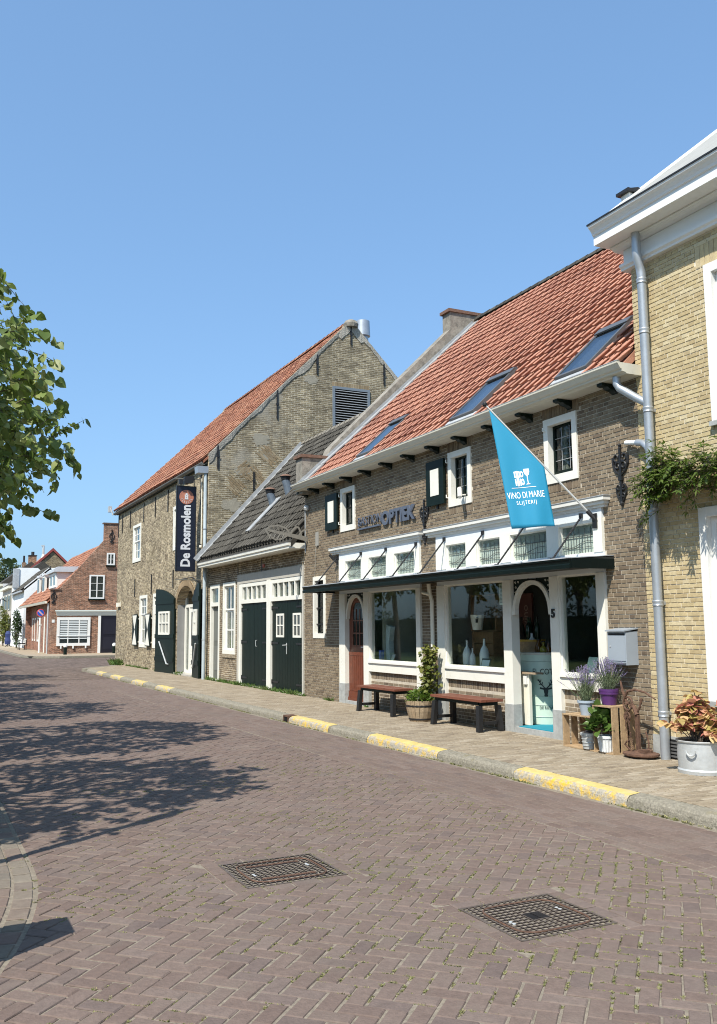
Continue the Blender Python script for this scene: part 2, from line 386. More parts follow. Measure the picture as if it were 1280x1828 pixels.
# ------------------------------------------------------------------ ground, road, pavement, kerb
PAV = mat('road clinker', (0.14, 0.105, 0.095), 0.85, var=[(0.126, 0.090, 0.075), (0.154, 0.114, 0.095), (0.139, 0.100, 0.083), (0.163, 0.124, 0.105), (0.120, 0.090, 0.079)], noise=(22, 0.16), stain=[(.55, (0.105, 0.08, 0.066), 0.45, 0.5), (2.2, (0.17, 0.14, 0.115), 0.4, 0.5), (7, (0.085, 0.07, 0.06), 0.35, 0.6), (60, (0.10, 0.08, 0.075), 0.25, 0.55)], bump=(70, 0.004), spec=0.3)
PAV2 = mat('grey buff strip clinker', (0.17, 0.15, 0.12), 0.85, var=[(0.15, 0.125, 0.098), (0.175, 0.15, 0.118), (0.155, 0.11, 0.09), (0.145, 0.13, 0.105)], noise=(22, 0.14), stain=(3, (0.24, 0.21, 0.17), 0.35, 0.5), bump=(70, 0.004), spec=0.3)
SAND = mat('joint sand', (0.20, 0.17, 0.13), 0.95, noise=(30, 0.3), stain=[(5, (0.10, 0.09, 0.06), 0.6, 0.55), (9, (0.15, 0.16, 0.05), 0.6, 0.6)], bump=(120, 0.004))
SIDE = mat('buff sidewalk brick', (0.26, 0.20, 0.135), 0.88, var=[(0.21, 0.17, 0.12), (0.275, 0.226, 0.162), (0.24, 0.196, 0.138), (0.325, 0.278, 0.21), (0.19, 0.153, 0.11)], noise=(25, 0.12), stain=[(1.8, (0.35, 0.30, 0.23), 0.35, 0.52), (4, (0.16, 0.125, 0.09), 0.3, 0.58)], bump=(70, 0.004), spec=0.3)
KERB = mat('granite kerb', (0.225, 0.205, 0.16), 0.9, noise=(35, 0.35), stain=[(10, (0.13, 0.12, 0.085), 0.7, 0.5), (14, (0.40, 0.37, 0.30), 0.5, 0.58), (5, (0.30, 0.24, 0.08), 0.35, 0.58)], bump=(60, 0.012))
YELLOW = mat('worn yellow paint', (0.50, 0.385, 0.13), 0.8, noise=(8, 0.12), stain=[(25, (0.42, 0.37, 0.25), 0.7, 0.55), (7, (0.72, 0.60, 0.30), 0.5, 0.5), (3.5, (0.30, 0.27, 0.20), .75, .54)], bump=(60, 0.006))
YELLOWF = mat('flaked yellow paint on kerb face', (0.34, 0.31, 0.25), 0.9, noise=(30, 0.3), stain=[(9, (0.62, 0.40, 0.03), 0.95, 0.47), (40, (0.2, 0.18, 0.12), 0.6, 0.58)], bump=(60, 0.012))
EARTH = mat('ground', (0.16, 0.14, 0.11), 0.95, noise=(2, 0.2))
GRASSM = mat('lawn', (0.07, 0.11, 0.025), 0.9, noise=(3, 0.3), stain=(0.8, (0.16, 0.17, 0.05), 0.5, 0.5))
MOSS = mat('joint weeds', (0.16, 0.17, 0.05), 0.9, var=[(0.10, 0.125, 0.03), (0.22, 0.215, 0.085), (0.32, 0.295, 0.15), (0.14, 0.16, 0.045), (0.36, 0.32, 0.19)], trans=0.25)
WEED = mat('wall foot weeds', (0.06, 0.13, 0.02), 0.8, var=[(0.05, 0.12, 0.02), (0.09, 0.16, 0.03), (0.14, 0.17, 0.05)], trans=0.3)
ROADFAR = brickmat('far clinker road', 'yx', (0.132, 0.095, 0.079), (0.158, 0.117, 0.097), (0.148, 0.121, 0.095), 0.20, 0.10, msize=0.1)

def sheet(name, poly, z, m, parent=None, **kw):
    mb = MB(); mb.add([(p[0], p[1], z) for p in poly], [tuple(range(len(poly)))]); return mb.build(name, m, parent, **kw)
sheet('ground', [(-900, -300), (900, -300), (900, 1500), (-900, 1500)], -0.05, EARTH, kind='structure')
sheet('lawn', [(-30, -12), (-3.4, -12), (-3.4, 110), (-30, 110)], 0.02, GRASSM, kind='structure')
# road bed (the sand between the stones), farther road where single stones can no longer be seen
road = sheet('road', [(0.8, -6), (5.86, -6), (5.86, 30), (0.8, 30)], -0.0055, SAND, kind='structure')
mb = MB()
for poly in ([(0.8, 30), (5.86, 30), (5.86, 35.7), (0.8, 35.7)], [(0.8, 35.7), (5.86, 35.7), (6.3, 36.9), (7.6, 38.2), (8.4, 40.2), (30, 40.2), (30, 52.2), (7.2, 52.2), (6.2, 52.9), (5.5, 54.5), (5.45, 140), (0.8, 140)]):
    mb.add([(p[0], p[1], -0.004) for p in poly], [tuple(range(len(poly)))])
mb.build('far_road', ROADFAR, road, kind='stuff')

MAN = [(1.98, 2.66, 5.67, 6.28), (2.94, 3.57, 4.08, 4.68)]      # the two iron covers
def clip_half(P, a, b, c):   # keep a*x+b*y<=c
    out = []
    for i in range(len(P)):
        p, q = P[i], P[(i + 1) % len(P)]; dp, dq = a * p[0] + b * p[1] - c, a * q[0] + b * q[1] - c
        if dp <= 0: out.append(p)
        if dp * dq < 0: t = dp / (dp - dq); out.append((p[0] + t * (q[0] - p[0]), p[1] + t * (q[1] - p[1])))
    return out
def area(P): return abs(sum(P[i][0] * P[(i + 1) % len(P)][1] - P[(i + 1) % len(P)][0] * P[i][1] for i in range(len(P)))) / 2
def stone(poly, top, depth, ch=0.007, tilt=(0, 0)):
    """a paving stone: bevelled top over a short skirt"""
    cx = sum(p[0] for p in poly) / len(poly); cy = sum(p[1] for p in poly) / len(poly); n = len(poly); vs = []
    for lev in (0, 1, 2):
        for (x, y) in poly:
            dx, dy = x - cx, y - cy; l = math.hypot(dx, dy) or 1; s = 1 - (ch / l * 1.3 if lev == 2 else 0)
            z = (-depth if lev == 0 else (-ch * 0.75 if lev == 1 else 0)) + dx * tilt[0] + dy * tilt[1]
            vs.append((cx + dx * s, cy + dy * s, top + z))
    fs = [tuple(range(2 * n, 3 * n))]
    for lev in (0, 1):
        for i in range(n): j = (i + 1) % n; fs.append((lev * n + i, lev * n + j, (lev + 1) * n + j, (lev + 1) * n + i))
    return vs, fs
def rect_stone(l, wd, ch=0.007, depth=0.02):
    return stone([(-l / 2, -wd / 2), (l / 2, -wd / 2), (l / 2, wd / 2), (-l / 2, wd / 2)], 0, depth, ch)
# herringbone at 45 degrees, bounded on the left by a border strip that curves away towards the camera
def xb(y): return 0.80 - 0.09 * max(0, 6.9 - y) ** 2
full = []; cut = MB(); joints = []
U0 = 0.1; ca = math.cos(R(-45)); sa = math.sin(R(-45))
fr_man = [(a - .115, b + .115, c - .115, d + .115) for a, b, c, d in MAN]
XL, XR, YN, YF = -2.2, 4.76, 1.4, 30.0
for i in range(-330, 330):
    for j in range(-330, 330):
        m4 = (i - j) % 4
        if m4 == 0: u0, u1, v0, v1 = i, i + 2, j, j + 1
        elif m4 == 2: u0, u1, v0, v1 = i, i + 1, j - 1, j + 1
        else: continue
        cu, cv = (u0 + u1) / 2 * U0, (v0 + v1) / 2 * U0
        # a slow drift so that the rows are not ruler straight
        cx, cy = cu * ca - cv * sa + 2.0, cu * sa + cv * ca + 4.0
        if not (XL - .15 < cx < XR + .15 and YN < cy < YF): continue
        cx += 0.018 * math.sin(cy * 0.9 + 0.4) + 0.01 * math.sin(cy * 2.3 + cx); cy += 0.02 * math.sin(cx * 1.3) + 0.008 * math.sin(cx * 3.1 + cy)
        hor = m4 == 0; ang = (-45 if hor else 45) + rng.uniform(-1.6, 1.6)
        l, wd = 0.196 + rng.uniform(-.004, .002), 0.090 + rng.uniform(-.004, .004)
        cx += rng.uniform(-.003, .003); cy += rng.uniform(-.003, .003)
        top = rng.uniform(-.002, .002); tl = (rng.uniform(-.016, .016), rng.uniform(-.016, .016))
        a = R(ang); ex = (math.cos(a), math.sin(a)); ey = (-ex[1], ex[0])
        P = [(cx + ex[0] * s * l / 2 + ey[0] * t * wd / 2, cy + ex[1] * s * l / 2 + ey[1] * t * wd / 2) for s, t in ((-1, -1), (1, -1), (1, 1), (-1, 1))]
        Q = P; whole = True
        sl_ = .18 * max(0, 6.9 - cy)
        for A, B_, Cc in ((1, 0, XR), (-1, sl_, -(xb(cy) + .015) + sl_ * cy)):
            Q2 = clip_half(Q, A, B_, Cc)
            if len(Q2) != len(Q) or any(abs(p[0] - q[0]) > 1e-9 for p, q in zip(Q, Q2)): whole = False
            Q = Q2
            if len(Q) < 3: break
        if len(Q) < 3: continue
        for (x0, x1, y0, y1) in fr_man:
            if max(p[0] for p in Q) < x0 or min(p[0] for p in Q) > x1 or max(p[1] for p in Q) < y0 or min(p[1] for p in Q) > y1: continue
            cands = [(x0 - cx, (1, 0, x0)), (cx - x1, (-1, 0, -x1)), (y0 - cy, (0, 1, y0)), (cy - y1, (0, -1, -y1))]
            dmax, hp = max(cands); Q2 = clip_half(Q, *hp); whole = False; Q = Q2
            if len(Q) < 3 or dmax < -0.12: Q = []; break
        if len(Q) < 3 or area(Q) < 0.0006: continue
        if cy < 12:
            for s in (-1, 1): joints.append((cx + ey[0] * s * (wd / 2 + .007), cy + ey[1] * s * (wd / 2 + .007), a, l))
            for s in (-1, 1): joints.append((cx + ex[0] * s * (l / 2 + .004), cy + ex[1] * s * (l / 2 + .004), a + math.pi / 2, wd * 0.8))
        if whole:
            tz = np.array([[ex[0] * l / .193, ey[0] * wd / .085, 0], [ex[1] * l / .193, ey[1] * wd / .085, 0], [tl[0], tl[1], 1]])
            full.append((0, tz, (cx, cy, top)))
        else:
            vs, fs = stone(Q, top, 0.02, 0.006, tl); cut.add(vs, fs)
pieces('paver', [rect_stone(.193, .085)], full, [PAV], road, 300, stuff_name='herringbone_pavers')
cut.build('cut_pavers', PAV, road, kind='stuff')
# soldier courses round the covers
mb = MB()
for (x0, x1, y0, y1) in MAN:
    e = .012; t = .095
    def run(a0, a1, fn):
        a = a0
        while a < a1 - .03:
            b = min(a + .196 + rng.uniform(-.006, .006), a1)
            if a1 - b < .06: b = a1
            fn(a, b - .008); a = b
    run(x0 - t - e, x1 + e, lambda a, b: mb.add(*stone([(a, y0 - e - t), (b, y0 - e - t), (b, y0 - e), (a, y0 - e)], rng.uniform(-.003, .003), .02, .006)))
    run(x0 - e, x1 + t + e, lambda a, b: mb.add(*stone([(a, y1 + e), (b, y1 + e), (b, y1 + e + t), (a, y1 + e + t)], rng.uniform(-.003, .003), .02, .006)))
    run(y0 - e, y1 + t + e, lambda a, b: mb.add(*stone([(x0 - e - t, a), (x0 - e, a), (x0 - e, b), (x0 - e - t, b)], rng.uniform(-.003, .003), .02, .006)))
    run(y0 - t - e, y1 + e, lambda a, b: mb.add(*stone([(x1 + e, a), (x1 + e + t, a), (x1 + e + t, b), (x1 + e, b)], rng.uniform(-.003, .003), .02, .006)))
mb.build('cover_surround', PAV, road, kind='stuff')
# the double course and the channel beside the kerb: stretchers along the street
chan = []; 
for (xa, wd) in [(4.825, .088), (4.925, .088)] + [(5.03 + .1 * k, .096) for k in range(8)]:
    y = 1.0 + rng.uniform(0, .2)
    while y < 30:
        l = .205 + rng.uniform(-.006, .006)
        wv = .010 * math.sin(y * .7 + xa)
        chan.append((0, np.array([[0, -wd / .085, 0], [l / .2, 0, 0], [0, 0, 1]]), (xa + wv + rng.uniform(-.003, .003), y, rng.uniform(-.002, .002)))); y += l
pieces('channel_paver', [rect_stone(.193, .085)], chan, [PAV], road, 60, stuff_name='channel_pavers')
# left hand border strip, curving away towards the camera, and the parking pavement beside it
mb = MB(); strip = []
y = 1.2
while y < 30:
    for k in range(4):
        if y < 2.2: continue
        l = .2; xc = xb(y) - .075 - .125 * k; dxy = (xb(y + .1) - xb(y - .1)) / .2
        t = math.atan(dxy); wd = .115; ex = (math.sin(t), math.cos(t)); ey = (-ex[1], ex[0])
        yy = y + (0.1 if k % 2 else 0)
        strip.append((0, np.array([[ex[0] * .94, ey[0] * wd / .085, 0], [ex[1] * .94, ey[1] * wd / .085, 0], [0, 0, 1]]), (xc, yy, rng.uniform(-.002, .002))))
    y += .2
pieces('strip_paver', [rect_stone(.193, .085)], strip, [PAV2], road, 40, stuff_name='strip_pavers')
sheet('parking_pavement', [(-3.4, -6), (0.84, -6), (0.84, 140), (-3.4, 140)], -0.0075, SAND, kind='structure')
mb = MB(); y = -2
while y < 30:
    for k in range(14):
        x = xb(y) - .58 - .2 * k
        if x < -3.3: continue
        mb.add(*stone([(x - .19, y), (x, y), (x, y + .09), (x - .19, y + .09)], rng.uniform(-.003, .003), .02, .006))
    y += .1
mb.build('parking_pavers', PAV2, bpy.data.objects['parking_pavement'], kind='stuff')

# sidewalk
walk = sheet('sidewalk', [(6.03, -6), (7.86, -6), (7.86, 40.1), (7.5, 38.4), (6.03, 36.2)], SW - .016, SAND, kind='structure')
side = []
y = 0.0; k = 0
while y < 38.5:
    x = 6.05 + (0.105 if k % 2 else 0.0) - 0.2; 
    while x < 7.83:
        a, b = max(x, 6.045), min(x + .203, 7.845); yc = y + .012 * math.sin(x * 2.2 + y * .5)
        if b - a > .04 and yc < 36.0 + (a - 6.1) * 1.3:
            side.append((0, np.array([[(b - a) / .2, 0, 0], [0, .062 / .062, 0], [rng.uniform(-.012, .012), rng.uniform(-.03, .03), 1]]), ((a + b) / 2, yc, SW + rng.uniform(-.002, .002))))
        x += .21
    y += .068 if y < 20 else .0683; k += 1
pieces('sidewalk_brick', [rect_stone(.194, .058, .005)], side, [SIDE], walk, 300, stuff_name='sidewalk_bricks')
sheet('far_sidewalk', [(5.75, 54), (6.3, 53), (7.2, 52.4), (30, 52.4), (30, 58.5), (8.4, 58.5), (8.4, 140), (5.7, 140)], SW, mat('far buff paving', (0.30, 0.24, 0.165), 0.9, noise=(6, 0.15)), kind='structure')
# kerb: one block after another
kerb = sheet('kerb', [(5.90, -6), (6.08, -6), (6.08, 36), (5.90, 36)], -.01, STONE, kind='structure')
cuts = [1.5, 3.1, 4.8, 6.48, 8.22, 9.81, 11.76, 13.1, 14.78]
cuts2 = [15.02, 16.6, 18.3, 19.98, 21.5, 23.0, 24.5, 26.0, 27.5, 29.2, 30.8, 32.2, 33.4, 34.6, 35.5]
yel = {(6.48, 8.22), (9.81, 11.76), (13.1, 14.78), (23.0, 24.5), (26.0, 27.5), (29.2, 30.8), (32.2, 33.4)}
def kerb_stone(y0, y1):
    mb = MB(); n = max(2, int((y1 - y0) / .12)); g = .006; yw = (y0, y1) in yel; tops = []
    prof = [(5.852, -.03), (5.860, .045), (5.870, .075), (5.895, .098), (5.94, .106), (6.035, .11), (6.04, -.02)]
    for i in range(n + 1):
        y = y0 + g + (y1 - y0 - 2 * g) * i / n; r = rng.uniform(-.004, .004); q = .012 if i in (0, n) else 0
        tops.append([(x + (r + q if k < 4 else 0), y, z + (rng.uniform(-.003, .003) if 1 < k < 6 else 0) - (q * .6 if 1 < k < 5 else 0)) for k, (x, z) in enumerate(prof)])
    vs = [p for t in tops for p in t]; K = len(prof); 
    for i in range(n):
        for k in range(K - 1):
            a = i * K + k; mb.f.append((a, a + K, a + K + 1, a + 1)); mb.m.append((1 if 3 <= k else 2) if yw and k < 5 else 0)
    mb.v = vs; mb.f += [tuple(range(K)), tuple((n * K + k) for k in range(K - 1, -1, -1))]; mb.m += [0, 0]
    o = mb.build('kerb_stone', [KERB, YELLOW, YELLOWF], kerb, smooth=False)
    if yw: o['label'] = 'kerb stone with worn yellow paint on top'
for c in (cuts, cuts2):
    for a, b in zip(c[:-1], c[1:]): kerb_stone(a, b)
kerb_stone(-2, 1.5)
pts = [(5.87, 35.5), (5.78, 36.0), (6.0, 36.6), (6.5, 37.2), (7.1, 37.9), (7.7, 38.9)]
mb = MB()
for p, q in zip(pts[:-1], pts[1:]):
    d = Vector((q[0] - p[0], q[1] - p[1], 0)); n = Vector((d.y, -d.x, 0)).normalized() * .2
    mb.prism([(p[0], p[1], 0), (q[0], q[1], 0), (q[0] + n.x, q[1] + n.y, 0), (p[0] + n.x, p[1] + n.y, 0)], (0, 0, .112))
mb.build('kerb_corner', KERB, kerb)
sheet('sidewalk_corner', [(6.0, 35.4), (7.85, 36.2), (7.85, 39.5), (7.6, 38.9), (7.1, 37.95), (6.5, 37.25), (6.0, 36.6), (5.9, 36.1)], SW - .003, SIDE, walk)
mb = MB()
for (p, q) in [((5.45, 56), (5.45, 140)), ((6.1, 53.0), (5.45, 56)), ((7.2, 52.25), (6.1, 53.0)), ((30, 52.25), (7.2, 52.25))]:
    d = Vector((q[0] - p[0], q[1] - p[1], 0)); n = Vector((d.y, -d.x, 0)).normalized() * .22
    mb.prism([(p[0], p[1], 0), (q[0], q[1], 0), (q[0] + n.x, q[1] + n.y, 0), (p[0] + n.x, p[1] + n.y, 0)], (0, 0, .118))
mb.build('far_kerb', KERB, kind='structure')
# inlet in the kerb
t = thing('kerb_drain', 'small rusty iron street drain set into the kerb by the yellow stone', 'drain', (5.9, 14.9, 0))
mb = MB(); mb.box(5.86, 6.04, 14.785, 15.015, .085, .112); mb.box(5.86, 6.04, 14.785, 14.805, -.02, .085); mb.box(5.86, 6.04, 14.995, 15.015, -.02, .085); mb.build('housing', RUST, t)
mb = MB(); 
for k in range(4): mb.box(5.865, 5.885, 14.835 + .04 * k, 14.85 + .04 * k, -.01, .085)
mb.build('grille', BLACK, t)
mb = MB(); mb.box(6.0, 6.04, 14.805, 14.995, -.02, .085); mb.build('back', DARKIN, t)
# iron covers
IRON = mat('cast iron cover', (0.016, 0.013, 0.012), 0.55, metal=0.4, noise=(12, 0.25), stain=(9, (0.03, 0.02, 0.015), 0.5, 0.5), bump=(90, 0.002))
IRONL = mat('worn iron ribs', (0.15, 0.12, 0.10), 0.5, metal=0.4, noise=(9, 0.25), stain=(7, (0.11, 0.06, 0.04), 0.55, 0.52), bump=(90, 0.001))
for ci, (x0, x1, y0, y1) in enumerate(MAN):
    t = thing('manhole_cover', ['cast iron manhole cover with two lettered bands across its grid', 'cast iron manhole cover with a square plate at the centre of its grid'][ci], 'manhole cover', ((x0 + x1) / 2, (y0 + y1) / 2, -.02), 'manhole covers in the road')
    mb = MB(); mb.box(x0, x1, y0, y1, -.04, -.018); mb.build('plate', IRON, t)
    for fx in ((x0 - .010, x0, y0, y1), (x1, x1 + .010, y0, y1), (x0 - .010, x1 + .010, y0 - .010, y0), (x0 - .010, x1 + .010, y1, y1 + .010)): mb = MB(); mb.box(*fx, -.03, .0008); mb.build('frame_bar', IRONL, t)
    cx, cy = (x0 + x1) / 2, (y0 + y1) / 2; hx, hy = (x1 - x0) / 2, (y1 - y0) / 2
    nx, ny = (17, 15) if ci == 0 else (15, 15); pl = .055 if ci else 0
    gx, gy = MB(), MB()
    def inband(y): return ci == 0 and (abs(y - (cy + hy * .55)) < hy * .13 or abs(y - (cy - hy * .5)) < hy * .11)
    for i in range(nx + 1):
        x = x0 + .004 + (x1 - x0 - .008) * i / nx
        ys = [y0]
        if ci: segs = [(y0, cy - pl), (cy + pl, y1)] if abs(x - cx) < pl else [(y0, y1)]
        else: segs = [(y0, cy - hy * .61), (cy - hy * .39, cy + hy * .42), (cy + hy * .68, y1)] if abs(x - cx) < hx * .6 else [(y0, y1)]
        for a, b in segs: gx.box(x - .0042, x + .0042, a, b, -.02, -.0005, 1); gx.box(x - .0036, x + .0036, a, b, -.0004, .0012)
    for j in range(ny + 1):
        y = y0 + .004 + (y1 - y0 - .008) * j / ny
        if inband(y): segs = [(x0, cx - hx * .6), (cx + hx * .6, x1)]
        elif ci and abs(y - cy) < pl: segs = [(x0, cx - pl), (cx + pl, x1)]
        else: segs = [(x0, x1)]
        wd = .003 if ci == 0 else .004
        for a, b in segs: gy.box(a, b, y - wd, y + wd, -.02, -.001, 1); (ci and gy.box(a, b, y - wd * .85, y + wd * .85, -.0009, .0006))
    gx.build('long_ribs', [IRONL, IRON], t, kind='stuff'); gy.build('cross_ribs', [IRONL, IRON], t, kind='stuff')
    mb = MB(); n = 48; ring = []
    for i in range(n):
        a = 2 * math.pi * i / n; p = .42
        ring.append((cx + hx * .80 * abs(math.cos(a)) ** p * (1 if math.cos(a) > 0 else -1), cy + hy * .80 * abs(math.sin(a)) ** p * (1 if math.sin(a) > 0 else -1), .0015))
    mb.tube(ring + [ring[0]], .005, 5); mb.build('lid_rim', RUST, t)
    if ci:
        mb = MB(); mb.box(cx - pl, cx + pl, cy - pl, cy + pl, -.04, .001); mb.build('centre_plate', IRON, t)
        mb = MB(); mb.box(cx - .006, cx + .006, cy - pl * .8, cy + pl * .8, .001, .004); mb.build('plate_rib', IRON, t)
    else:
        for yy in (cy + hy * .55, cy - hy * .5):
            mb = MB(); mb.box(cx - hx * .58, cx + hx * .58, yy - hy * .1, yy + hy * .1, -.04, -.003)
            b = mb.build('band', IRON, t)
            mb = MB()
            for k in range(22):
                x = cx - hx * .54 + hx * 1.08 * k / 21
                mb.box(x - .008, x + .005, yy - hy * .06 + rng.uniform(0, .01), yy + hy * .06 - rng.uniform(0, .01), -.003, .001)
            mb.build('worn_casting', RUST, b)
    mb = MB()
    for sx in (-1, 1): 
        for d in (-.016, .016): mb = MB(); mb.lathe((cx + sx * hx * .62, cy + d + sx * hy * .15, -.004), [(.011, 0), (.011, .006), (.005, .008)], 10); mb.build('key_stud', GALV, t)

# weeds and moss in the joints
def tufts(spots, name, m, parent, h=(.003, .0095), blades=5):
    V = []; F = []; rr = random.Random(5)
    for (x, y, z, s) in spots:
        for b in range(blades):
            a = rr.uniform(0, 6.28); r = rr.uniform(0, .010) * s; hh = rr.uniform(*h) * s; w_ = rr.uniform(.003, .007) * s
            px, py = x + r * math.cos(a), y + r * math.sin(a); b2 = rr.uniform(0, 6.28); o = len(V)
            le = rr.uniform(.3, 1.2) * hh
            V += [(px - w_ * math.cos(b2), py - w_ * math.sin(b2), z), (px + w_ * math.cos(b2), py + w_ * math.sin(b2), z), (px + le * math.cos(a), py + le * math.sin(a), z + hh)]
            F.append((o, o + 1, o + 2))
    me = np_mesh(name, V, F, m); return link(name, me, parent, kind='stuff')
from mathutils import noise as mno
sp = []
for (x, y, a, l) in joints:
    p = mno.noise(Vector((x * 1.1, y * 1.1, 3.1))) * .6 + mno.noise(Vector((x * 4, y * 4, 8))) * .4
    near = min(abs(x - 2.3) + abs(y - 5.9) * .8, abs(x - 3.25) + abs(y - 4.4) * .8)
    p += max(0, .3 - near * .16) + (x - 2.6) * .07
    if y > 7: p -= (y - 7) * .06
    if p > -.04 and rng.random() < .38 + p * 1.3:
        k = int(5 + max(0, p) * 15)
        t0 = rng.uniform(-.5, .1) * l; t1 = t0 + rng.uniform(.2, .6) * l
        for _ in range(k):
            t = rng.uniform(t0, min(t1, l / 2)); sp.append((x + math.cos(a) * t + rng.uniform(-.004, .004), y + math.sin(a) * t + rng.uniform(-.004, .004), -.0055, rng.uniform(.7, 1.2)))
for (x0, x1, y0, y1) in MAN:
    for k in range(700):
        s = rng.randrange(4); u = rng.random()
        if mno.noise(Vector((u * 7, s * 3.3, x0))) < -.05: continue
        x, y = [(x0 + u * (x1 - x0), y0 - .008), (x0 + u * (x1 - x0), y1 + .008), (x0 - .008, y0 + u * (y1 - y0)), (x1 + .008, y0 + u * (y1 - y0))][s]
        sp.append((x + rng.uniform(-.01, .01), y + rng.uniform(-.01, .01), -.008, rng.uniform(.8, 1.5)))
for k in range(1500):
    y = rng.uniform(2.5, 34); p = mno.noise(Vector((0, y * .9, 5)))
    if p > -.1: sp.append((5.845 + rng.uniform(-.02, .012), y, -.004, rng.uniform(.9, 2.2) * (1 + p)))
tufts(sp, 'joint_weeds', MOSS, road)
sp = []
for k in range(2600):
    y = rng.uniform(8.3, 39.5); p = mno.noise(Vector((3, y * .8, 15)))
    if 18.9 < y < 26.2: p += .35
    elif y < 17: p -= .5
    else: p += .15
    if p > .1 and rng.random() < p + .2: sp.append((7.82 + rng.uniform(-.06, .015), y, SW - .002, rng.uniform(1.2, 3.2) * (1.0 + p)))
for k in range(200): sp.append((7.70 + rng.gauss(0, .08), 39.0 + rng.gauss(0, .3), SW - .002, rng.uniform(3, 11)))
tufts(sp, 'wall_foot_weeds', WEED, walk, (.008, .03), 5)
# ------------------------------------------------------------------ roof tiles
def pantile(wd, ln, amp, n=8):
    """one clay pantile: a wave across, a lip at its lower edge; x across the slope, y up the slope, z out of it"""
    vs = []; fs = []
    prof = [(0, -.5), (.16, -.52), (.34, -.48), (.5, -.26), (.62, .24), (.74, .82), (.85, 1.0), (.95, .90), (1.0, .60), (.97, .48), (.87, .22), (.85, -.3), (.9, -.5)]; n = len(prof) - 1
    for (y, dz) in ((0.0, -.034), (0.0, 0.0), (0.0, 0.0), (ln, -.03)):
        for s, q in prof: vs.append(((s - .5) * wd, y, amp * q * 1.55 + dz + .02))
    for r in (0, 2):
        for i in range(n): a = r * (n + 1) + i; fs.append((a, a + 1, a + n + 2, a + n + 1))
    return vs, fs
def tile_roof(y0, y1, xe, ze, slope, xr, mats, parent, wd=.215, ln=.31, amp=.026, nmax=300, holes=(), seed=1, name='roof_tile', lift=.03, flip=1):
    rr = random.Random(seed); th = math.atan(slope); up = np.array([math.cos(th), 0, math.sin(th)]); nrm = np.array([-math.sin(th), 0, math.cos(th)]); ac = np.array([0, -1.0 * flip, 0])
    rows = int((xr - xe) / math.cos(th) / ln + .5); ncol = int(round((y1 - y0) / wd)); wdt = (y1 - y0) / ncol
    trs = []
    for r in range(rows):
        for c in range(ncol):
            yc = y0 + (c + .5) * wdt; base = np.array([xe, yc, ze]) + up * (r * ln + rr.uniform(-.008, .008)) + nrm * (lift + rr.uniform(-.004, .005) + .016 * math.sin(yc * .85 + r * .12 + seed) * math.sin(r * .21 + 1))
            if any(h[0] < yc < h[1] and h[2] < base[0] + .15 < h[3] for h in holes): continue
            tw = rr.uniform(-.02, .02) + (rr.uniform(-.07, .07) if rr.random() < .03 else 0); bx = ac * (wdt * 1.03 / wd) + up * tw; B = np.stack([bx, up * 1.09, nrm + ac * rr.uniform(-.03, .03)], axis=1)
            trs.append((0, B, tuple(base)))
    pieces(name, [pantile(wd, ln, amp)], trs, mats, parent, nmax, smooth=True, stuff_name=name + 's')
TILE = mat('terracotta pantile', (0.36, 0.12, 0.06), 0.75, var=[(0.325, 0.152, 0.103), (0.42, 0.218, 0.152), (0.37, 0.18, 0.123), (0.26, 0.118, 0.084), (0.40, 0.205, 0.144)], noise=(14, 0.16), stain=[(1.2, (0.17, 0.085, 0.06), 0.5, 0.53), (28, (0.12, 0.075, 0.055), 0.5, 0.6), (5, (.20, .16, .11), .4, .6)], bump=(60, 0.003), spec=0.3)
TILEO = mat('old orange pantile', (0.36, 0.14, 0.075), 0.85, var=[(0.33, 0.145, 0.085), (0.23, 0.095, 0.06), (0.38, 0.20, 0.125), (0.28, 0.115, 0.07), (0.16, 0.075, 0.055)], noise=(6, 0.25), stain=[(1.0, (0.16, 0.09, 0.065), 0.5, 0.52), (9, (0.30, 0.22, 0.15), 0.35, 0.58)], bump=(40, 0.004), spec=0.3)
TILED = mat('dark mossy pantile', (0.07, 0.064, 0.052), 0.9, var=[(0.036, 0.033, 0.028), (0.078, 0.072, 0.06), (0.052, 0.048, 0.041), (0.10, 0.093, 0.079)], noise=(12, 0.25), stain=[(5, (0.12, 0.11, 0.088), 0.45, 0.54), (18, (0.03, 0.03, 0.028), 0.5, 0.55)], bump=(40, 0.004), spec=0.3)
BRN = mat('brown clinker brick', (0.2, 0.14, 0.08), 0.88, var=[(0.12, 0.09, 0.064), (0.19, 0.148, 0.10), (0.22, 0.174, 0.12), (0.17, 0.13, 0.088), (0.24, 0.195, 0.135), (0.21, 0.163, 0.11), (0.145, 0.11, 0.076)], noise=(18, 0.18), stain=(40, (0.08, 0.06, 0.045), 0.35, 0.58), bump=(90, 0.003), spec=0.25)
YLW = mat('yellow stock brick', (0.45, 0.32, 0.14), 0.85, var=[(0.425, 0.335, 0.185), (0.50, 0.41, 0.24), (0.46, 0.37, 0.205), (0.54, 0.46, 0.295), (0.385, 0.30, 0.165), (0.48, 0.39, 0.225)], noise=(18, 0.14), stain=(35, (0.25, 0.18, 0.09), 0.35, 0.6), bump=(90, 0.003), spec=0.25)
MORT = mat('pale lime mortar', (0.47, 0.415, 0.33), 0.95, noise=(9, 0.18), bump=(80, 0.003))
MORTY = mat('cream mortar', (0.62, 0.565, 0.455), 0.95, noise=(9, 0.15), bump=(80, 0.003))

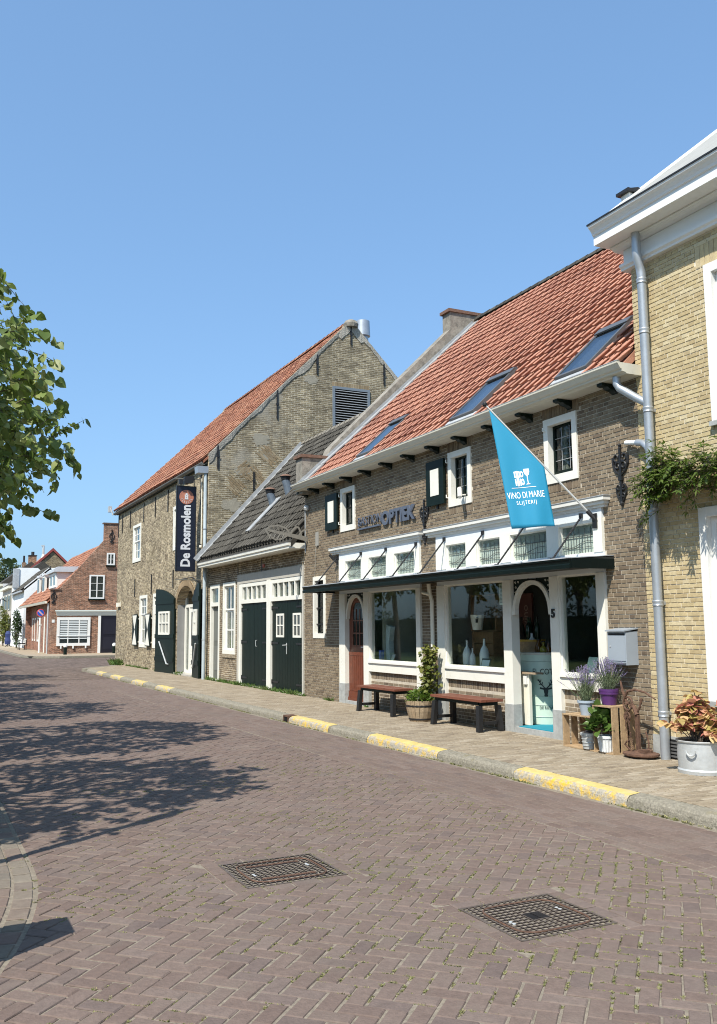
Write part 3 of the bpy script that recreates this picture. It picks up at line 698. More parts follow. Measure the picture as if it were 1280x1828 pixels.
# ------------------------------------------------------------------ the brown brick shop house
shop = thing('shop_house', 'long brown brick shop house with orange tiled roof, skylights and black canopy over white shopfronts', 'house', (9.5, 13.4, 0))
S0, S1, SZ = 8.16, 18.75, 4.74
WIN = [(9.30, 10.00, 3.58, 4.50), (11.88, 12.56, 3.58, 4.49), (16.13, 16.81, 3.58, 4.48)]
OPT = (13.53, 16.86, SW, 3.13); SHP = (8.86, 12.97, SW, 3.13); SML = (17.62, 18.27, 1.39, 2.72)
holes = WIN + [OPT, SHP, SML]
mb = MB(); wall_sheet(mb, S0, S1, 0, SZ, holes, D + .005, .24)
wall = mb.build('wall', MORT, shop)
heads = [(h[0] - .05, h[1] + .05, h[3], h[3] + .2) for h in WIN] + [(h[0] - .02, h[1] + .02, h[2] - .13, h[2]) for h in WIN]
lay = brick_layout(S0, S1, .02, SZ, holes + heads, .181, .0545, .0108, 4)
# soldier arches and sills
def soldiers(a0, a1, z0, z1, n, lean=0.0):
    out = []
    for i in range(n):
        a = a0 + (a1 - a0) * (i + .5) / n; out.append((a, (z0 + z1) / 2, (a1 - a0) / n - .009, z1 - z0 - .008))
    return out
for h in heads[:3]: lay += soldiers(h[0], h[1], h[2], h[3], 14)
for h in heads[3:]: lay += soldiers(h[0], h[1], h[2], h[3], 13)
lay_bricks(lay, D, .003, [BRN], wall, 300)
# interior: floor, ceiling, rear wall, party walls
mb = MB(); mb.box(D + .25, 13, S0 + .05, S1 - .05, .08, .15); mb.build('floor', mat('shop floor', (0.16, 0.11, 0.07), 0.5, noise=(6, .2)), shop)
mb = MB(); mb.box(12.0, 12.1, S0 + .05, S1 - .05, .15, 4.6); mb.box(D + .25, 12, 13.2, 13.3, .15, 3.3); mb.box(D + .25, 12.0, S0 + .03, S0 + .13, .15, 4.6); mb.box(D + .25, 12.0, S1 - .13, S1 - .03, .15, 4.6)
mb.build('inner_walls', mat('dim inner wall', (0.26, 0.25, 0.22), 0.9), shop)
mb = MB(); mb.box(D + .25, 12, S0 + .05, S1 - .05, 3.3, 3.4); mb.build('ceiling', MIDIN, shop)
# roof
EX, EZ, SL, RX = 7.50, 4.68, .93, 12.43
RZ = EZ + SL * (RX - EX)
mb = MB(); mb.prism([(EX + .15, 8.17, EZ + .15 * SL), (RX, 8.17, RZ), (RX + 4.93, 8.17, EZ), (RX + 4.93, 8.17, EZ - .15), (RX, 8.17, RZ - .12), (EX + .15, 8.17, EZ + .02)], (0, 10.2, 0))
roof = mb.build('roof', TILE, shop)
mb = MB(); mb.prism([(D + .25, S1 - .3, 4.0), (D + .25, S1 - .3, EZ + .2), (RX, S1 - .3, RZ - .2), (17.3, S1 - .3, EZ - .2), (17.3, S1 - .3, 0), (17.0, S1 - .3, 0), (17.0, S1 - .3, 4.0)], (0, .25, 0)); mb.build('rear_gable', CONC, shop)
SKY = [(8.96, 9.62), (11.65, 12.36), (15.24, 15.88)]
tile_roof(8.17, 18.12, EX + .11, EZ + .11 * SL, SL, RX, [TILE], roof, holes=[(a - .03, b + .03, 7.70, 8.76) for a, b in SKY], seed=2)
mb = MB(); y = 8.17
while y < 18.1:      # ridge tiles
    l = .33; r = .11; vs = []
    for yy, rr_ in ((y, r * 1.05), (y + l + .03, r * .95)):
        for i in range(7): a = math.pi * i / 6; vs.append((RX + rr_ * math.cos(a), yy, RZ + .03 + rr_ * math.sin(a)))
    mb.add(vs, [(i, i + 1, i + 8, i + 7) for i in range(6)]); y += l
mb.build('ridge_tiles', TILED, roof, kind='stuff')
th = math.atan(SL); UP = Vector((math.cos(th), 0, math.sin(th))); NR = Vector((-math.sin(th), 0, math.cos(th)))
GREYF = mat('grey roof window frame', (0.085, 0.09, 0.095), 0.4, noise=(6, .1))
def on_roof(x, y, h): return Vector((x, y, EZ + SL * (x - EX))) + NR * h
for k, (a, b) in enumerate(SKY):
    x0, x1 = 7.80, 8.68; L_ = (x1 - x0) / math.cos(th)
    c = on_roof((x0 + x1) / 2, (a + b) / 2, .045); hw = (b - a) / 2; hl = L_ / 2
    mb = MB(); t = .05
    for s in (-1, 1): mb.obox(c + Vector((0, s * (hw - t / 2), 0)), UP * hl, Vector((0, t / 2, 0)), NR * .035)
    mb.obox(c + UP * (hl - t / 2), UP * t / 2, Vector((0, hw - t, 0)), NR * .033); mb.obox(c - UP * (hl - t / 2), UP * t / 2, Vector((0, hw - t, 0)), NR * .033)
    mb.obox(c + UP * (hl - .10) + NR * .042, UP * .07, Vector((0, hw, 0)), NR * .012)
    sk = mb.build('skylight', GREYF, shop)
    mb = MB(); mb.obox(c + NR * .02, UP * (hl - t), Vector((0, hw - t, 0)), NR * .006); mb.build('pane', SKYGLASS, sk)
    mb = MB(); mb.obox(c - NR * .05, UP * (hl - .01), Vector((0, hw - .01, 0)), NR * .006); mb.build('blind', mat('roof window sky tone', (.21, .215, .21), .8) if k == 0 else bpy.data.materials['roof window sky tone'], sk)  # board under the glass, its grey stands in for reflected sky
    mb = MB(); mb.obox(c - UP * (hl + .035) - NR * .02, UP * .05, Vector((0, hw + .08, 0)), NR * .012)
    mb.build('lead_apron', LEAD, sk)
# lead flashing along the parapet, parapet wall, chimney
mb = MB(); c0 = on_roof(7.55, 18.23, .05); c1 = on_roof(RX - .1, 18.23, .05)
n_ = 9
for i in range(n_):
    p = c0.lerp(c1, i / n_); q = c0.lerp(c1, (i + 1) / n_); mid = (p + q) / 2
    mb.obox(mid + NR * (.012 if i % 2 else .004), (q - p) / 2 * 1.01, Vector((0, .10, 0)), NR * .012)
    mb.obox(mid + Vector((0, .115, 0)) + NR * .03, (q - p) / 2, Vector((0, .008, 0)), NR * .04)
mb.build('lead_flashing', mat('bright lead', (0.29, 0.30, 0.305), .65, noise=(6, .25), stain=(12, (.5, .51, .5), .45, .57)), shop)
mb = MB(); mb.prism([(7.62, 18.37, 4.6), (7.62, 18.37, 5.42), (8.2, 18.37, 5.42), (8.35, 18.37, 5.72), (11.62, 18.37, 8.97), (11.62, 18.37, 9.42), (12.85, 18.37, 9.42), (12.85, 18.37, 9.2), (17.3, 18.37, 5.1), (17.3, 18.37, 4.6)], (0, .36, 0))
par = mb.build('parapet', OLDCEM, shop)
CAPB = mat('mossy brick coping', (0.16, 0.09, 0.06), .9, noise=(15, .3), stain=(9, (.07, .05, .04), .5, .5), bump=(50, .006))
mb = MB(); mb.box(7.57, 8.24, 18.33, 18.77, 5.423, 5.49); mb.build('kneeler_cap', CAPB, par)
mb = MB(); mb.box(11.56, 12.92, 18.33, 18.77, 9.423, 9.50); mb.build('chimney_cap', CAPB, par)
# box gutter with moulded front, corbels
GUT = [(7.86, 4.66), (7.60, 4.66), (7.585, 4.675), (7.53, 4.685), (7.525, 4.71), (7.50, 4.72), (7.47, 4.765), (7.455, 4.78), (7.452, 4.805), (7.49, 4.805), (7.50, 4.79), (7.86, 4.79)]
mb = MB(); mb.prism([(x, 8.06, z) for x, z in GUT], (0, 10.6, 0)); g = mb.build('gutter', mat('cream gutter paint', (0.60, 0.575, 0.485), .45, noise=(4, .05), stain=(7, (.35, .32, .26), .3, .56)), shop)
mb = MB(); mb.box(7.448, 7.49, 8.055, 18.665, 4.806, 4.812); mb.build('gutter_edge', LEAD, g)
for y in (8.55, 9.43, 10.30, 11.17, 12.04, 12.89, 13.74, 14.59, 15.47, 16.32, 17.18, 18.0, 18.62):
    mb = MB(); mb.prism([(D, y - .05, 4.655), (D - .25, y - .05, 4.655), (D - .25, y - .05, 4.625), (D - .2, y - .05, 4.612), (D - .16, y - .05, 4.618), (D - .12, y - .05, 4.59), (D - .06, y - .05, 4.58), (D, y - .05, 4.54)], (0, .1, 0)); mb.build('corbel', BLACKP, shop)
# upper windows: white outer frame, dark casement set back, hooks
for k, (a, b, z0, z1) in enumerate(WIN):
    mb = MB(); frame(mb, a, b, z0, z1, .095, D - .022, D + .12, 0, .115)
    wf = mb.build('window', IVORY, shop)
    mb = MB(); i0, i1, j0, j1 = a + .097, b - .097, z0 + .117, z1 - .097
    frame(mb, i0, i1, j0, j1, .035, D + .07, D + .11, 0, .06)
    if k != 0: mb.box(D + .072, D + .105, (i0 + i1) / 2 - .012, (i0 + i1) / 2 + .012, j0 + .06, j1 - .035)
    if k == 2: mb.box(D + .074, D + .103, i0 + .035, (i0 + i1) / 2 - .0125, j0 + .36, j0 + .385); mb.box(D + .074, D + .103, (i0 + i1) / 2 + .0125, i1 - .035, j0 + .36, j0 + .385)
    mb.build('casement', BLACKP, wf)
    mb = MB(); mb.box(D + .088, D + .094, i0 + .03, i1 - .03, j0 + .05, j1 - .03); mb.build('pane', GLASSD, wf)
    if k < 2:
        mb = MB(); n = 3
        for q in range(1, n): mb.tube([(D + .084, i0 + (i1 - i0) * q / n, j0 + .06), (D + .084, i0 + (i1 - i0) * q / n, j1 - .035)], .0045, 5)
        for q in range(1, 4): mb.tube([(D + .083, i0 + .035, j0 + .05 + (j1 - j0 - .08) * q / 4), (D + .083, i1 - .035, j0 + .05 + (j1 - j0 - .08) * q / 4)], .0045, 5)
        mb.build('glazing_leads', mat('lead cames', (.34, .35, .35), .5), wf, kind='stuff')
    mb = MB(); mb.box(D + .2, D + .23, i0 + .06, i0 + .2, j0, j1); mb.box(D + .2, D + .23, i1 - .14, i1 - .03, j0, j1); mb.build('curtain', mat('white curtain', (.55, .55, .5), .9), wf)
    mb = MB(); 
    for zz in (z0 + .16, z1 - .16):
        for yy in ((b - .03,) if k == 0 else (b + .005,)): mb.tube([(D - .02, yy, zz), (D - .055, yy, zz), (D - .055, yy, zz + .05)], .01, 6)
    mb.build('hook', IVORY, wf)
for (a, b) in ((12.62, 13.19), (16.88, 17.47)):
    mb = MB(); z0, z1 = 3.66, 4.42; mb.box(D - .075, D - .035, a, b, z0, z1); 
    sh = mb.build('shutter', BLACKP, shop)
    mb = MB(); mb.box(D - .082, D - .0755, a + .15, b - .15, z0 + .16, z1 - .15); mb.build('white_panel', IVORY, sh)
    mb = MB()
    for zz in (z0 + .12, z1 - .1): mb.tube([(D - .02, a - .02, zz), (D - .06, a + .05, zz)], .012, 6)
    mb.box(D - .035, D + .0, (a + b) / 2 - .02, (a + b) / 2 + .02, z0 - .06, z0 + .02); mb.build('shutter_stay', BLACK, sh)
# ornamental wall anchors
def wall_anchor(yc, zt):
    mb = MB(); x = D - .02
    def curl(cy, cz, r, s, turns=1.15, st=0.0, k=14):
        return [(x, cy + s * r * (1 - i / k * .72) * math.cos(st + i / k * turns * 2 * math.pi), cz + r * (1 - i / k * .72) * math.sin(st + i / k * turns * 2 * math.pi)) for i in range(k + 1)]
    mb.box(x - .012, x + .012, yc - .016, yc + .016, zt - .76, zt - .04)
    mb.ball((x, yc, zt - .02), .024, 8); mb.lathe((x, yc, zt - .09), [(.004, .06), (.02, .03), (.012, 0)], 8)
    for s in (-1, 1):
        mb.tube(curl(yc + s * .065, zt - .17, .072, s, 1.15, 2.6), .013, 6); mb.tube(curl(yc + s * .05, zt - .28, .055, -s, 1.1, .4), .012, 6)
        mb.tube([(x, yc + s * .135, zt - .16), (x, yc + s * .13, zt - .26), (x, yc + s * .08, zt - .35), (x, yc + s * .01, zt - .40)], [.016, .017, .015, .012], 6)
        mb.tube(curl(yc + s * .045, zt - .545, .05, s, 1.15, 2.6), .011, 6); mb.tube([(x, yc + s * .09, zt - .55), (x, yc + s * .085, zt - .62), (x, yc + s * .04, zt - .7), (x, yc + s * .005, zt - .75)], .012, 6)
        mb.tube(curl(yc + s * .03, zt - .66, .033, -s, 1.0, .6), .01, 6)
    mb.box(x - .02, x + .02, yc - .03, yc + .03, zt - .47, zt - .42); mb.ball((x, yc, zt - .76), .028, 8, sz=1.3)
    mb.build('wall_anchor', BLACK, shop)
wall_anchor(8.49, 3.89); wall_anchor(13.36, 3.82)

# ---------------- shopfronts
HEADG = mat('pale grey blue board', (.66, .70, .72), .45, noise=(4, .03))
CLER = mat('pale leaded light backing', (.58, .60, .57), .8, noise=(5, .08)); CLERD = mat('grey leaded light head', (.24, .27, .27), .8)
LEADC = mat('dark lead cames', (.06, .062, .06), .5)
def shopfront(Y0, Y1, posts, sills, clere, cornice, name):
    mb = MB(); 
    mb.box(D - .035, D + .1, Y0, Y1, 3.0, 3.128)                       # head board
    mb.box(D - .03, D + .1, Y0, Y1, 2.30, 2.56)                        # transom
    f = mb.build(name, HEADG, shop)
    mb = MB(); mb.box(D - .12, D + .05, cornice[0], cornice[1], 3.21, 3.262); mb.box(D - .09, D + .05, cornice[0] + .03, cornice[1] - .03, 3.165, 3.2095); mb.box(D - .06, D + .05, cornice[0] + .05, cornice[1] - .05, 3.1285, 3.1645); mb.build('cornice', mat('cornice paint ' + name, (.66, .65, .60), .5, noise=(5, .06)), f)
    mb = MB(); mb.box(D - .13, D + .02, cornice[0] - .01, cornice[1] + .01, 3.2625, 3.27); mb.build('cornice_lead', LEAD, f)
    for (a, b, kind) in posts:
        mb = MB(); mb.box(D - .04, D + .1, a, b, .50 if kind else .3, 2.298); p = mb.build('post', IVORY, f)
        mb = MB(); mb.box(D - .048, D + .1, a - .006, b + .006, SW, .50 if kind else .3); mb.build('plinth', STONE, p)
    for (a, b, st) in sills:
        mb = MB(); mb.box(D - .034, D + .1, a, b, .785, .945); sb = mb.build('sill_board', IVORY, f)
        mb = MB(); mb.box(D - .06, D + .1, a, b, .9455, .985); mb.build('sill', WHITE, sb)
        mb = MB(); mb.box(D + .02, D + .2, a, b, SW, .785); wl = mb.build('brick_panel', MORT, f)
        ly = brick_layout(a, b, SW + .01, .64, [], .183, .0545, .0095, 9)
        n = int((b - a) / .062)
        for i in range(n): ly.append((a + (b - a) * (i + .5) / n, .712, (b - a) / n - .01, .125))
        lay_bricks(ly, D + .02, .003, [BRN], wl, 0)
        mb = MB(); frame(mb, a, b, .985, 2.30, .024, D - .01, D + .06); win = mb.build('window_frame', IVORY, f)
        mb = MB(); mb.box(D + .028, D + .034, a + .023, b - .023, 1.008, 2.277); mb.build('pane', GLASS, win)
    cl = sorted(clere); prev = None
    mb = MB(); ys = [Y0] + [v for c in cl for v in c] + [Y1]
    for i in range(0, len(ys), 2):
        if ys[i + 1] - ys[i] > .005: mb.box(D - .04, D + .1, ys[i], ys[i + 1], 2.561, 2.9995)
    for (a, b) in cl: mb.box(D - .036, D + .1, a, b, 2.955, 2.9995)
    mb.build('clerestory_frame', IVORY, f)
    for (a, b) in cl:
        mb = MB(); frame(mb, a, b, 2.56, 2.955, .012, D - .005, D + .06); w_ = mb.build('clerestory_window', IVORY, f)
        a2, b2, z2, z3 = a + .0125, b - .0125, 2.5725, 2.9425
        mb = MB(); mb.box(D + .028, D + .033, a2, b2, z2, z3); mb.build('pane', GLASS, w_)
        mb = MB(); mb.box(D + .041, D + .046, a2 - .02, b2 + .02, z2 - .02, z2 + (z3 - z2) * .62, 0); mb.box(D + .040, D + .046, a2 - .02, b2 + .02, z2 + (z3 - z2) * .63, z3 + .02, 1); mb.build('backing', [CLER, CLERD], w_)
        mb = MB(); n = max(6, int((b2 - a2) / .055)); x = D + .0255
        for q in range(1, n): mb.tube([(x, a2 + (b2 - a2) * q / n, z2), (x, a2 + (b2 - a2) * q / n, z2 + (z3 - z2) * (.62 if q % 2 else .9))], .0032, 4)
        mb.tube([(x, a2, z2 + (z3 - z2) * .62), (x, b2, z2 + (z3 - z2) * .62)], .006, 4)
        for qz in (.22, .34): mb.tube([(x, a2 + (b2 - a2) * i / 12, z2 + (z3 - z2) * (qz + (.10 * math.sin(i / 12 * math.pi * 2) if qz > .3 else 0))) for i in range(13)], .004, 4)
        mb.build('leads', LEADC, w_, kind='stuff')
    return f
fo = shopfront(13.53, 16.86, [(13.53, 13.68, 1), (15.53, 15.745, 1), (16.585, 16.86, 1)], [(13.68, 15.53, 0)], [(13.71, 14.46), (14.77, 15.49), (15.83, 16.56)], (13.40, 17.20), 'optician_front')
fs_ = shopfront(8.86, 12.97, [(8.86, 9.02, 1), (9.79, 9.97, 1), (10.87, 11.08, 1), (12.74, 12.97, 1)], [(9.02, 9.79, 0), (11.08, 12.74, 0)], [(9.03, 9.73), (9.99, 10.85), (11.11, 11.75), (12.05, 12.66)], (8.72, 13.24), 'wine_shop_front')
def arch_head(y0, y1, zs, zt, ztop, x0, x1, m, parent, name, wband=.055):
    """ogee-free pointed-oval head: a bow of constant width, with pierced spandrels outside it"""
    yc = (y0 + y1) / 2; h = (y1 - y0) / 2; N = 18; outer = []; inner = []
    for i in range(N + 1):
        a = math.pi * i / N; c_, s_ = math.cos(a), math.sin(a); p = .88
        outer.append((yc + h * (abs(c_) ** p) * (1 if c_ >= 0 else -1), zs + (zt - zs) * s_ ** .92))
        inner.append((yc + (h - wband) * (abs(c_) ** p) * (1 if c_ >= 0 else -1), zs + (zt - zs - wband) * s_ ** .92))
    mb = MB()
    for i in range(N):
        a, b, c_, d_ = outer[i], outer[i + 1], inner[i + 1], inner[i]
        mb.add([(x0, *a), (x0, *b), (x0, *c_), (x0, *d_), (x1, *a), (x1, *b), (x1, *c_), (x1, *d_)], [(0, 1, 2, 3), (7, 6, 5, 4), (0, 4, 5, 1), (1, 5, 6, 2), (2, 6, 7, 3), (3, 7, 4, 0)])
    ar = mb.build(name, m, parent)
    for s in (0, 1):
        pts = [o for o in outer if (o[0] >= yc if s == 0 else o[0] <= yc)]
        corner = (y1 - .012, ztop) if s == 0 else (y0 + .012, ztop)
        q = [p for p in pts if p[1] > zs + .38 * (zt - zs) and abs(p[0] - yc) > .14 * h]
        q = sorted(q, key=lambda p: p[1])
        poly = [((corner[0]), q[0][1])] + q + [(q[-1][0], ztop), corner]
        mb = MB(); mb.prism([(x0 + .03, a, b) for a, b in poly], (.02, 0, 0)); sp_ = mb.build('spandrel', BLACKP, ar)
        mb = MB(); sg = 1 if s == 0 else -1
        for k, (dy, dz, r) in enumerate(((.05, .05, .022), (.06, .12, .02), (.12, .045, .02), (.045, .19, .016))):
            cy, cz = corner[0] - sg * dy, corner[1] - dz
            mb.tube([(x0 + .026, cy + r * (1 - i / 16) * math.cos(i * .55), cz + r * (1 - i / 16) * math.sin(i * .55)) for i in range(14)], .0035, 4)
        mb.build('tracery', IVORY, sp_)
    return ar
# optician's door
arch_head(15.75, 16.58, 1.79, 2.27, 2.30, D - .02, D + .05, IVORY, fo, 'door_arch', .06)
mb = MB(); mb.box(D + .06, D + .10, 15.75, 16.58, .24, 1.06); mb.box(D + .06, D + .10, 15.75, 16.58, 1.12, 2.29)
dr = mb.build('door', REDDOOR, fo)
mb = MB(); mb.box(D + .045, D + .0595, 15.75, 16.58, 1.06, 1.13)
for k in range(9): y = 15.80 + .088 * k; mb.box(D + .05, D + .0595, y + .004, y + .082, .36, 1.055)
mb.box(D + .035, D + .0595, 15.75, 16.58, .24, .355); mb.build('plank', REDDOOR, dr)
mb = MB(); y0, y1 = 15.93, 16.40
for y in (y0, y1, y0 + (y1 - y0) / 3, y0 + 2 * (y1 - y0) / 3): mb.box(D + .048, D + .0595, y - .014, y + .014, 1.25, 1.98)
for z in (1.25, 1.5, 1.75): mb.box(D + .05, D + .0595, y0, y1, z - .012, z + .012)
mb.tube([(D + .055, (y0 + y1) / 2 + .235 * math.cos(math.pi * i / 12), 1.98 + .16 * math.sin(math.pi * i / 12)) for i in range(13)], .014, 6); mb.build('glazing_bars', REDDOOR, dr)
mb = MB(); mb.box(D + .0575, D + .0598, y0 + .01, y1 - .01, 1.26, 2.1); mb.build('pane', mat('dark door glass', (.02, .018, .018), .08), dr)
mb = MB(); mb.tube([(D + .06, 15.83, 1.23), (D + .0, 15.83, 1.23), (D + .0, 15.92, 1.23)], .011, 6); mb.box(D + .05, D + .058, 15.815, 15.845, 1.1, 1.27); mb.build('handle', GALV, dr)
mb = MB(); mb.box(D - .03, D + .2, 15.74, 16.59, SW - .02, .17); mb.build('doorstep', STONE, fo)
mb = MB(); mb.box(D + .02, D + .06, 15.75, 16.58, .171, .238); mb.build('threshold', REDDOOR, fo)
# wine shop doorway: arch, step, teal mat
arch_head(9.97, 10.87, 1.78, 2.27, 2.30, D - .02, D + .05, IVORY, fs_, 'door_arch', .06)
mb = MB(); mb.box(D - .03, D + .3, 9.96, 10.88, SW - .02, .185); mb.build('doorstep', STONE, fs_)
mb = MB(); mb.box(D + .02, D + .62, 10.0, 10.84, .186, .197); tag(mb.build('door_mat', mat('teal mat', (.01, .22, .30), .95, noise=(60, .15))), 'teal door mat inside the open arched doorway', 'mat')
place_text('house_number', '5', .16, .008, BLACK, fs_, (D - .047, 9.895, 1.74), (0, -1, 0), (0, 0, 1), off=.006)
# the narrow barred window beside the red door
a, b, z0, z1 = SML
mb = MB(); frame(mb, a, b, z0, z1, .085, D - .022, D + .12, 0, .10); wf = mb.build('narrow_window', IVORY, shop)
mb = MB(); frame(mb, a + .087, b - .087, z0 + .102, z1 - .087, .03, D + .07, D + .11); mb.build('casement', BLACKP, wf)
mb = MB(); mb.box(D + .09, D + .096, a + .115, b - .115, z0 + .13, z1 - .11); mb.build('pane', GLASSD, wf)
mb = MB()
for k in range(3): y = a + .17 + (b - a - .34) * k / 2; mb.tube([(D + .035, y, z0 + .1), (D + .035, y, z1 - .087)], .011, 6)
for z in (z0 + .3, z0 + .65, z0 + 1.0): mb.box(D + .028, D + .042, a + .086, b - .086, z - .012, z + .012)
mb.build('window_bars', BLACK, wf)
mb = MB(); mb.box(D + .2, D + .22, a + .1, b - .1, z0, z1); mb.build('curtain', mat('grey net curtain', (.35, .36, .36), .9), wf)
# canopy
mb = MB(); C0, C1 = 8.70, 17.18
mb.prism([(D, C0, 2.49), (7.16, C0, 2.438), (7.16, C0, 2.40), (D, C0, 2.36)], (0, C1 - C0, 0), 0)
cano = mb.build('canopy', mat('dark canopy boards', (.022, .026, .025), .5), shop)
mb = MB()
FA = [(7.13, 2.325), (7.128, 2.37), (7.145, 2.385), (7.138, 2.42), (7.125, 2.43), (7.125, 2.447), (7.165, 2.447), (7.165, 2.325)]
mb.prism([(x, C0, z) for x, z in FA], (0, C1 - C0, 0))
mb.box(7.166, D, C0 - .005, C0 + .03, 2.33, 2.455); mb.box(7.166, D, C1 - .03, C1 + .005, 2.33, 2.455)
mb.build('fascia', mat('bottle green gloss', (.005, .010, .0095), .35, noise=(2, .15), spec=.2), cano)
mb = MB(); mb.box(7.118, 7.15, C0 - .008, C1 + .008, 2.4475, 2.462); mb.prism([(7.15, C0 - .006, 2.4475), (D, C0 - .006, 2.4985), (D, C0 - .006, 2.506), (7.15, C0 - .006, 2.460)], (0, C1 - C0 + .012, 0)); mb.build('lead_cover', LEAD, cano)
for y in (16.93, 15.79, 14.74, 13.61, 12.665, 11.53, 10.47, 9.23):
    mb = MB(); mb.tube([(D - .04, y, 3.06), (7.30, y, 2.47)], .0125, 6); mb.box(D - .075, D - .042, y - .022, y + .022, 3.03, 3.09); mb.box(7.27, 7.33, y - .015, y + .015, 2.455, 2.49)
    p0, p1 = Vector((D - .04, y, 3.06)), Vector((7.30, y, 2.47))
    for k in range(9): q = p0.lerp(p1, (k + 1) / 10); mb.ball(q, .017, 6)
    mb.build('tie_rod', BLACK, cano)
# the empty flag socket at the optician's corner
mb = MB(); mb.box(D - .05, D, 16.88, 16.96, 2.9, 3.07); mb.tube([(D - .04, 16.93, 2.96), (D - .2, 16.98, 3.12)], .03, 8); mb.build('flag_socket', BLACK, shop)
mb = MB(); mb.box(D - .03, D, 17.96, 18.10, 3.40, 3.70); mb.tube([(D - .03, 18.03, 3.4), (D - .05, 18.05, 3.3), (D - .03, 18.12, 2.85), (D - .02, 18.2, 2.72)], .006, 5); mb.build('sign_bracket_plate', mat('weathered steel plate', (.28, .27, .24), .6), shop)
# little white spotlight under the middle window
mb = MB(); mb.tube([(D - .03, 12.02, 3.72), (D - .16, 11.98, 3.70)], .012, 6); mb.tube([(D - .12, 12.06, 3.82), (D - .2, 11.93, 3.66)], .035, 10); mb.build('spotlight', IVORY, shop)
# white waste pipe between the two shopfronts
mb = MB(); mb.tube([(7.75, 13.12, 2.34), (7.77, 13.12, 2.18), (7.80, 13.10, 2.05), (7.80, 13.10, SW)], .035, 10); mb.tube([(7.75, 13.32, 2.2), (7.76, 13.1, 2.16)], .03, 8); mb.build('waste_pipe', CREAM, shop)
# raised letters
sg = thing('wall_sign', 'raised slate blue letters BASTION OPTIEK with a bar under the first word', 'sign', (D, 14.8, 3.5))
place_text('lettering_bold', 'OPTIEK', .355, .016, TEXTC, sg, (D - .03, 14.93, 3.53), (0, -1, 0), (0, 0, 1), off=.013, align='LEFT', fit=1.27)
place_text('lettering_thin', 'BASTION', .255, .010, TEXTC, sg, (D - .03, 15.96, 3.605), (0, -1, 0), (0, 0, 1), off=-.003, align='LEFT', fit=.99)
mb = MB(); mb.box(D - .05, D - .008, 15.0, 15.95, 3.53, 3.562); mb.build('underline', TEXTC, sg)
# ------------------------------------------------------------------ yellow brick corner house on the right
yh = thing('yellow_house', 'tall yellow brick house with heavy white cornice and white framed windows', 'house', (9.5, 5.0, 0))
T0, T1 = 2.2, 8.155
UW = (4.6, 7.00, 3.86, 5.66); LW = (4.9, 7.27, .80, 2.92)
UW2 = (2.5, 4.0, 3.86, 5.66)
mb = MB(); wall_sheet(mb, T0, T1, 0, 6.12, [UW, LW], D - .005, .25)
mb.box(D + .0, 17, T1 - .12, T1, 0, 6.6); mb.box(D + .02, 17, T0, T0 + .2, 0, 6.6); mb.box(16.8, 17, T0 + .2, T1 - .12, 0, 6.6)
wl = mb.build('wall', MORTY, yh)
hd = (UW[0] - .05, UW[1] + .13, UW[3], UW[3] + .27)
lay = brick_layout(T0, T1, .36, 6.04, [UW, LW, hd], .185, .0525, .009, 21)
n = 38
for i in range(n): 
    a = hd[0] + (hd[1] - hd[0]) * (i + .5) / n; lay.append((a, (hd[2] + hd[3]) / 2, (hd[1] - hd[0]) / n - .009, hd[3] - hd[2] - .01))
for h in (UW, LW):
    for i in range(30): lay.append((h[0] + (h[1] - h[0]) * (i + .5) / 30, h[2] - .12, (h[1] - h[0]) / 30 - .009, .1))
lay_bricks(lay, D - .01, .003, [YLW], wl, 300)
lay2 = []
mb = MB(); mb.box(D - .025, D + .03, T0, T1, 0, .36); mb.build('plinth', STONE, yh)
mb = MB(); mb.box(D - .05, D - .026, 7.70, 7.93, .12, .33); vg = mb.build('vent_grate', BLACK, yh)
mb = MB()
for k in range(5): mb.box(D - .06, D - .051, 7.71, 7.92, .135 + .038 * k, .155 + .038 * k)
mb.build('bar', mat('vent bars', (.1, .1, .1), .5), vg)
# dark-glazed windows of two frames deep
for (w_, tall) in ((UW, 1), (LW, 1)):
    mb = MB(); frame(mb, w_[0], w_[1], w_[2], w_[3], .105, D - .045, D + .12, 0, .1); wf = mb.build('window', WHITE, yh)
    i0, i1, j0, j1 = w_[0] + .107, w_[1] - .107, w_[2] + .102, w_[3] - .107
    mb = MB(); frame(mb, i0, i1, j0, j1, .07, D + .03, D + .09); mb.box(D + .032, D + .088, (i0 + i1) / 2 - .04, (i0 + i1) / 2 + .04, j0 + .07, j1 - .07); mb.build('sash', WHITE, wf)
    mb = MB(); mb.box(D + .055, D + .061, i0 + .06, i1 - .06, j0 + .06, j1 - .06); mb.build('pane', GLASS, wf)
    mb = MB(); mb.box(D - .07, D + .1, w_[0] - .02, w_[1] + .02, w_[2] - .055, w_[2] - .002); mb.build('sill', STONE, wf)
    mb = MB(); mb.box(D + .2, D + .22, i0 - .1, i1 + .1, j0 - .1, j1 + .1); mb.build('blind', mat('house blind', (.55, .56, .54) if w_ is UW else (.12, .13, .13), .9), wf)
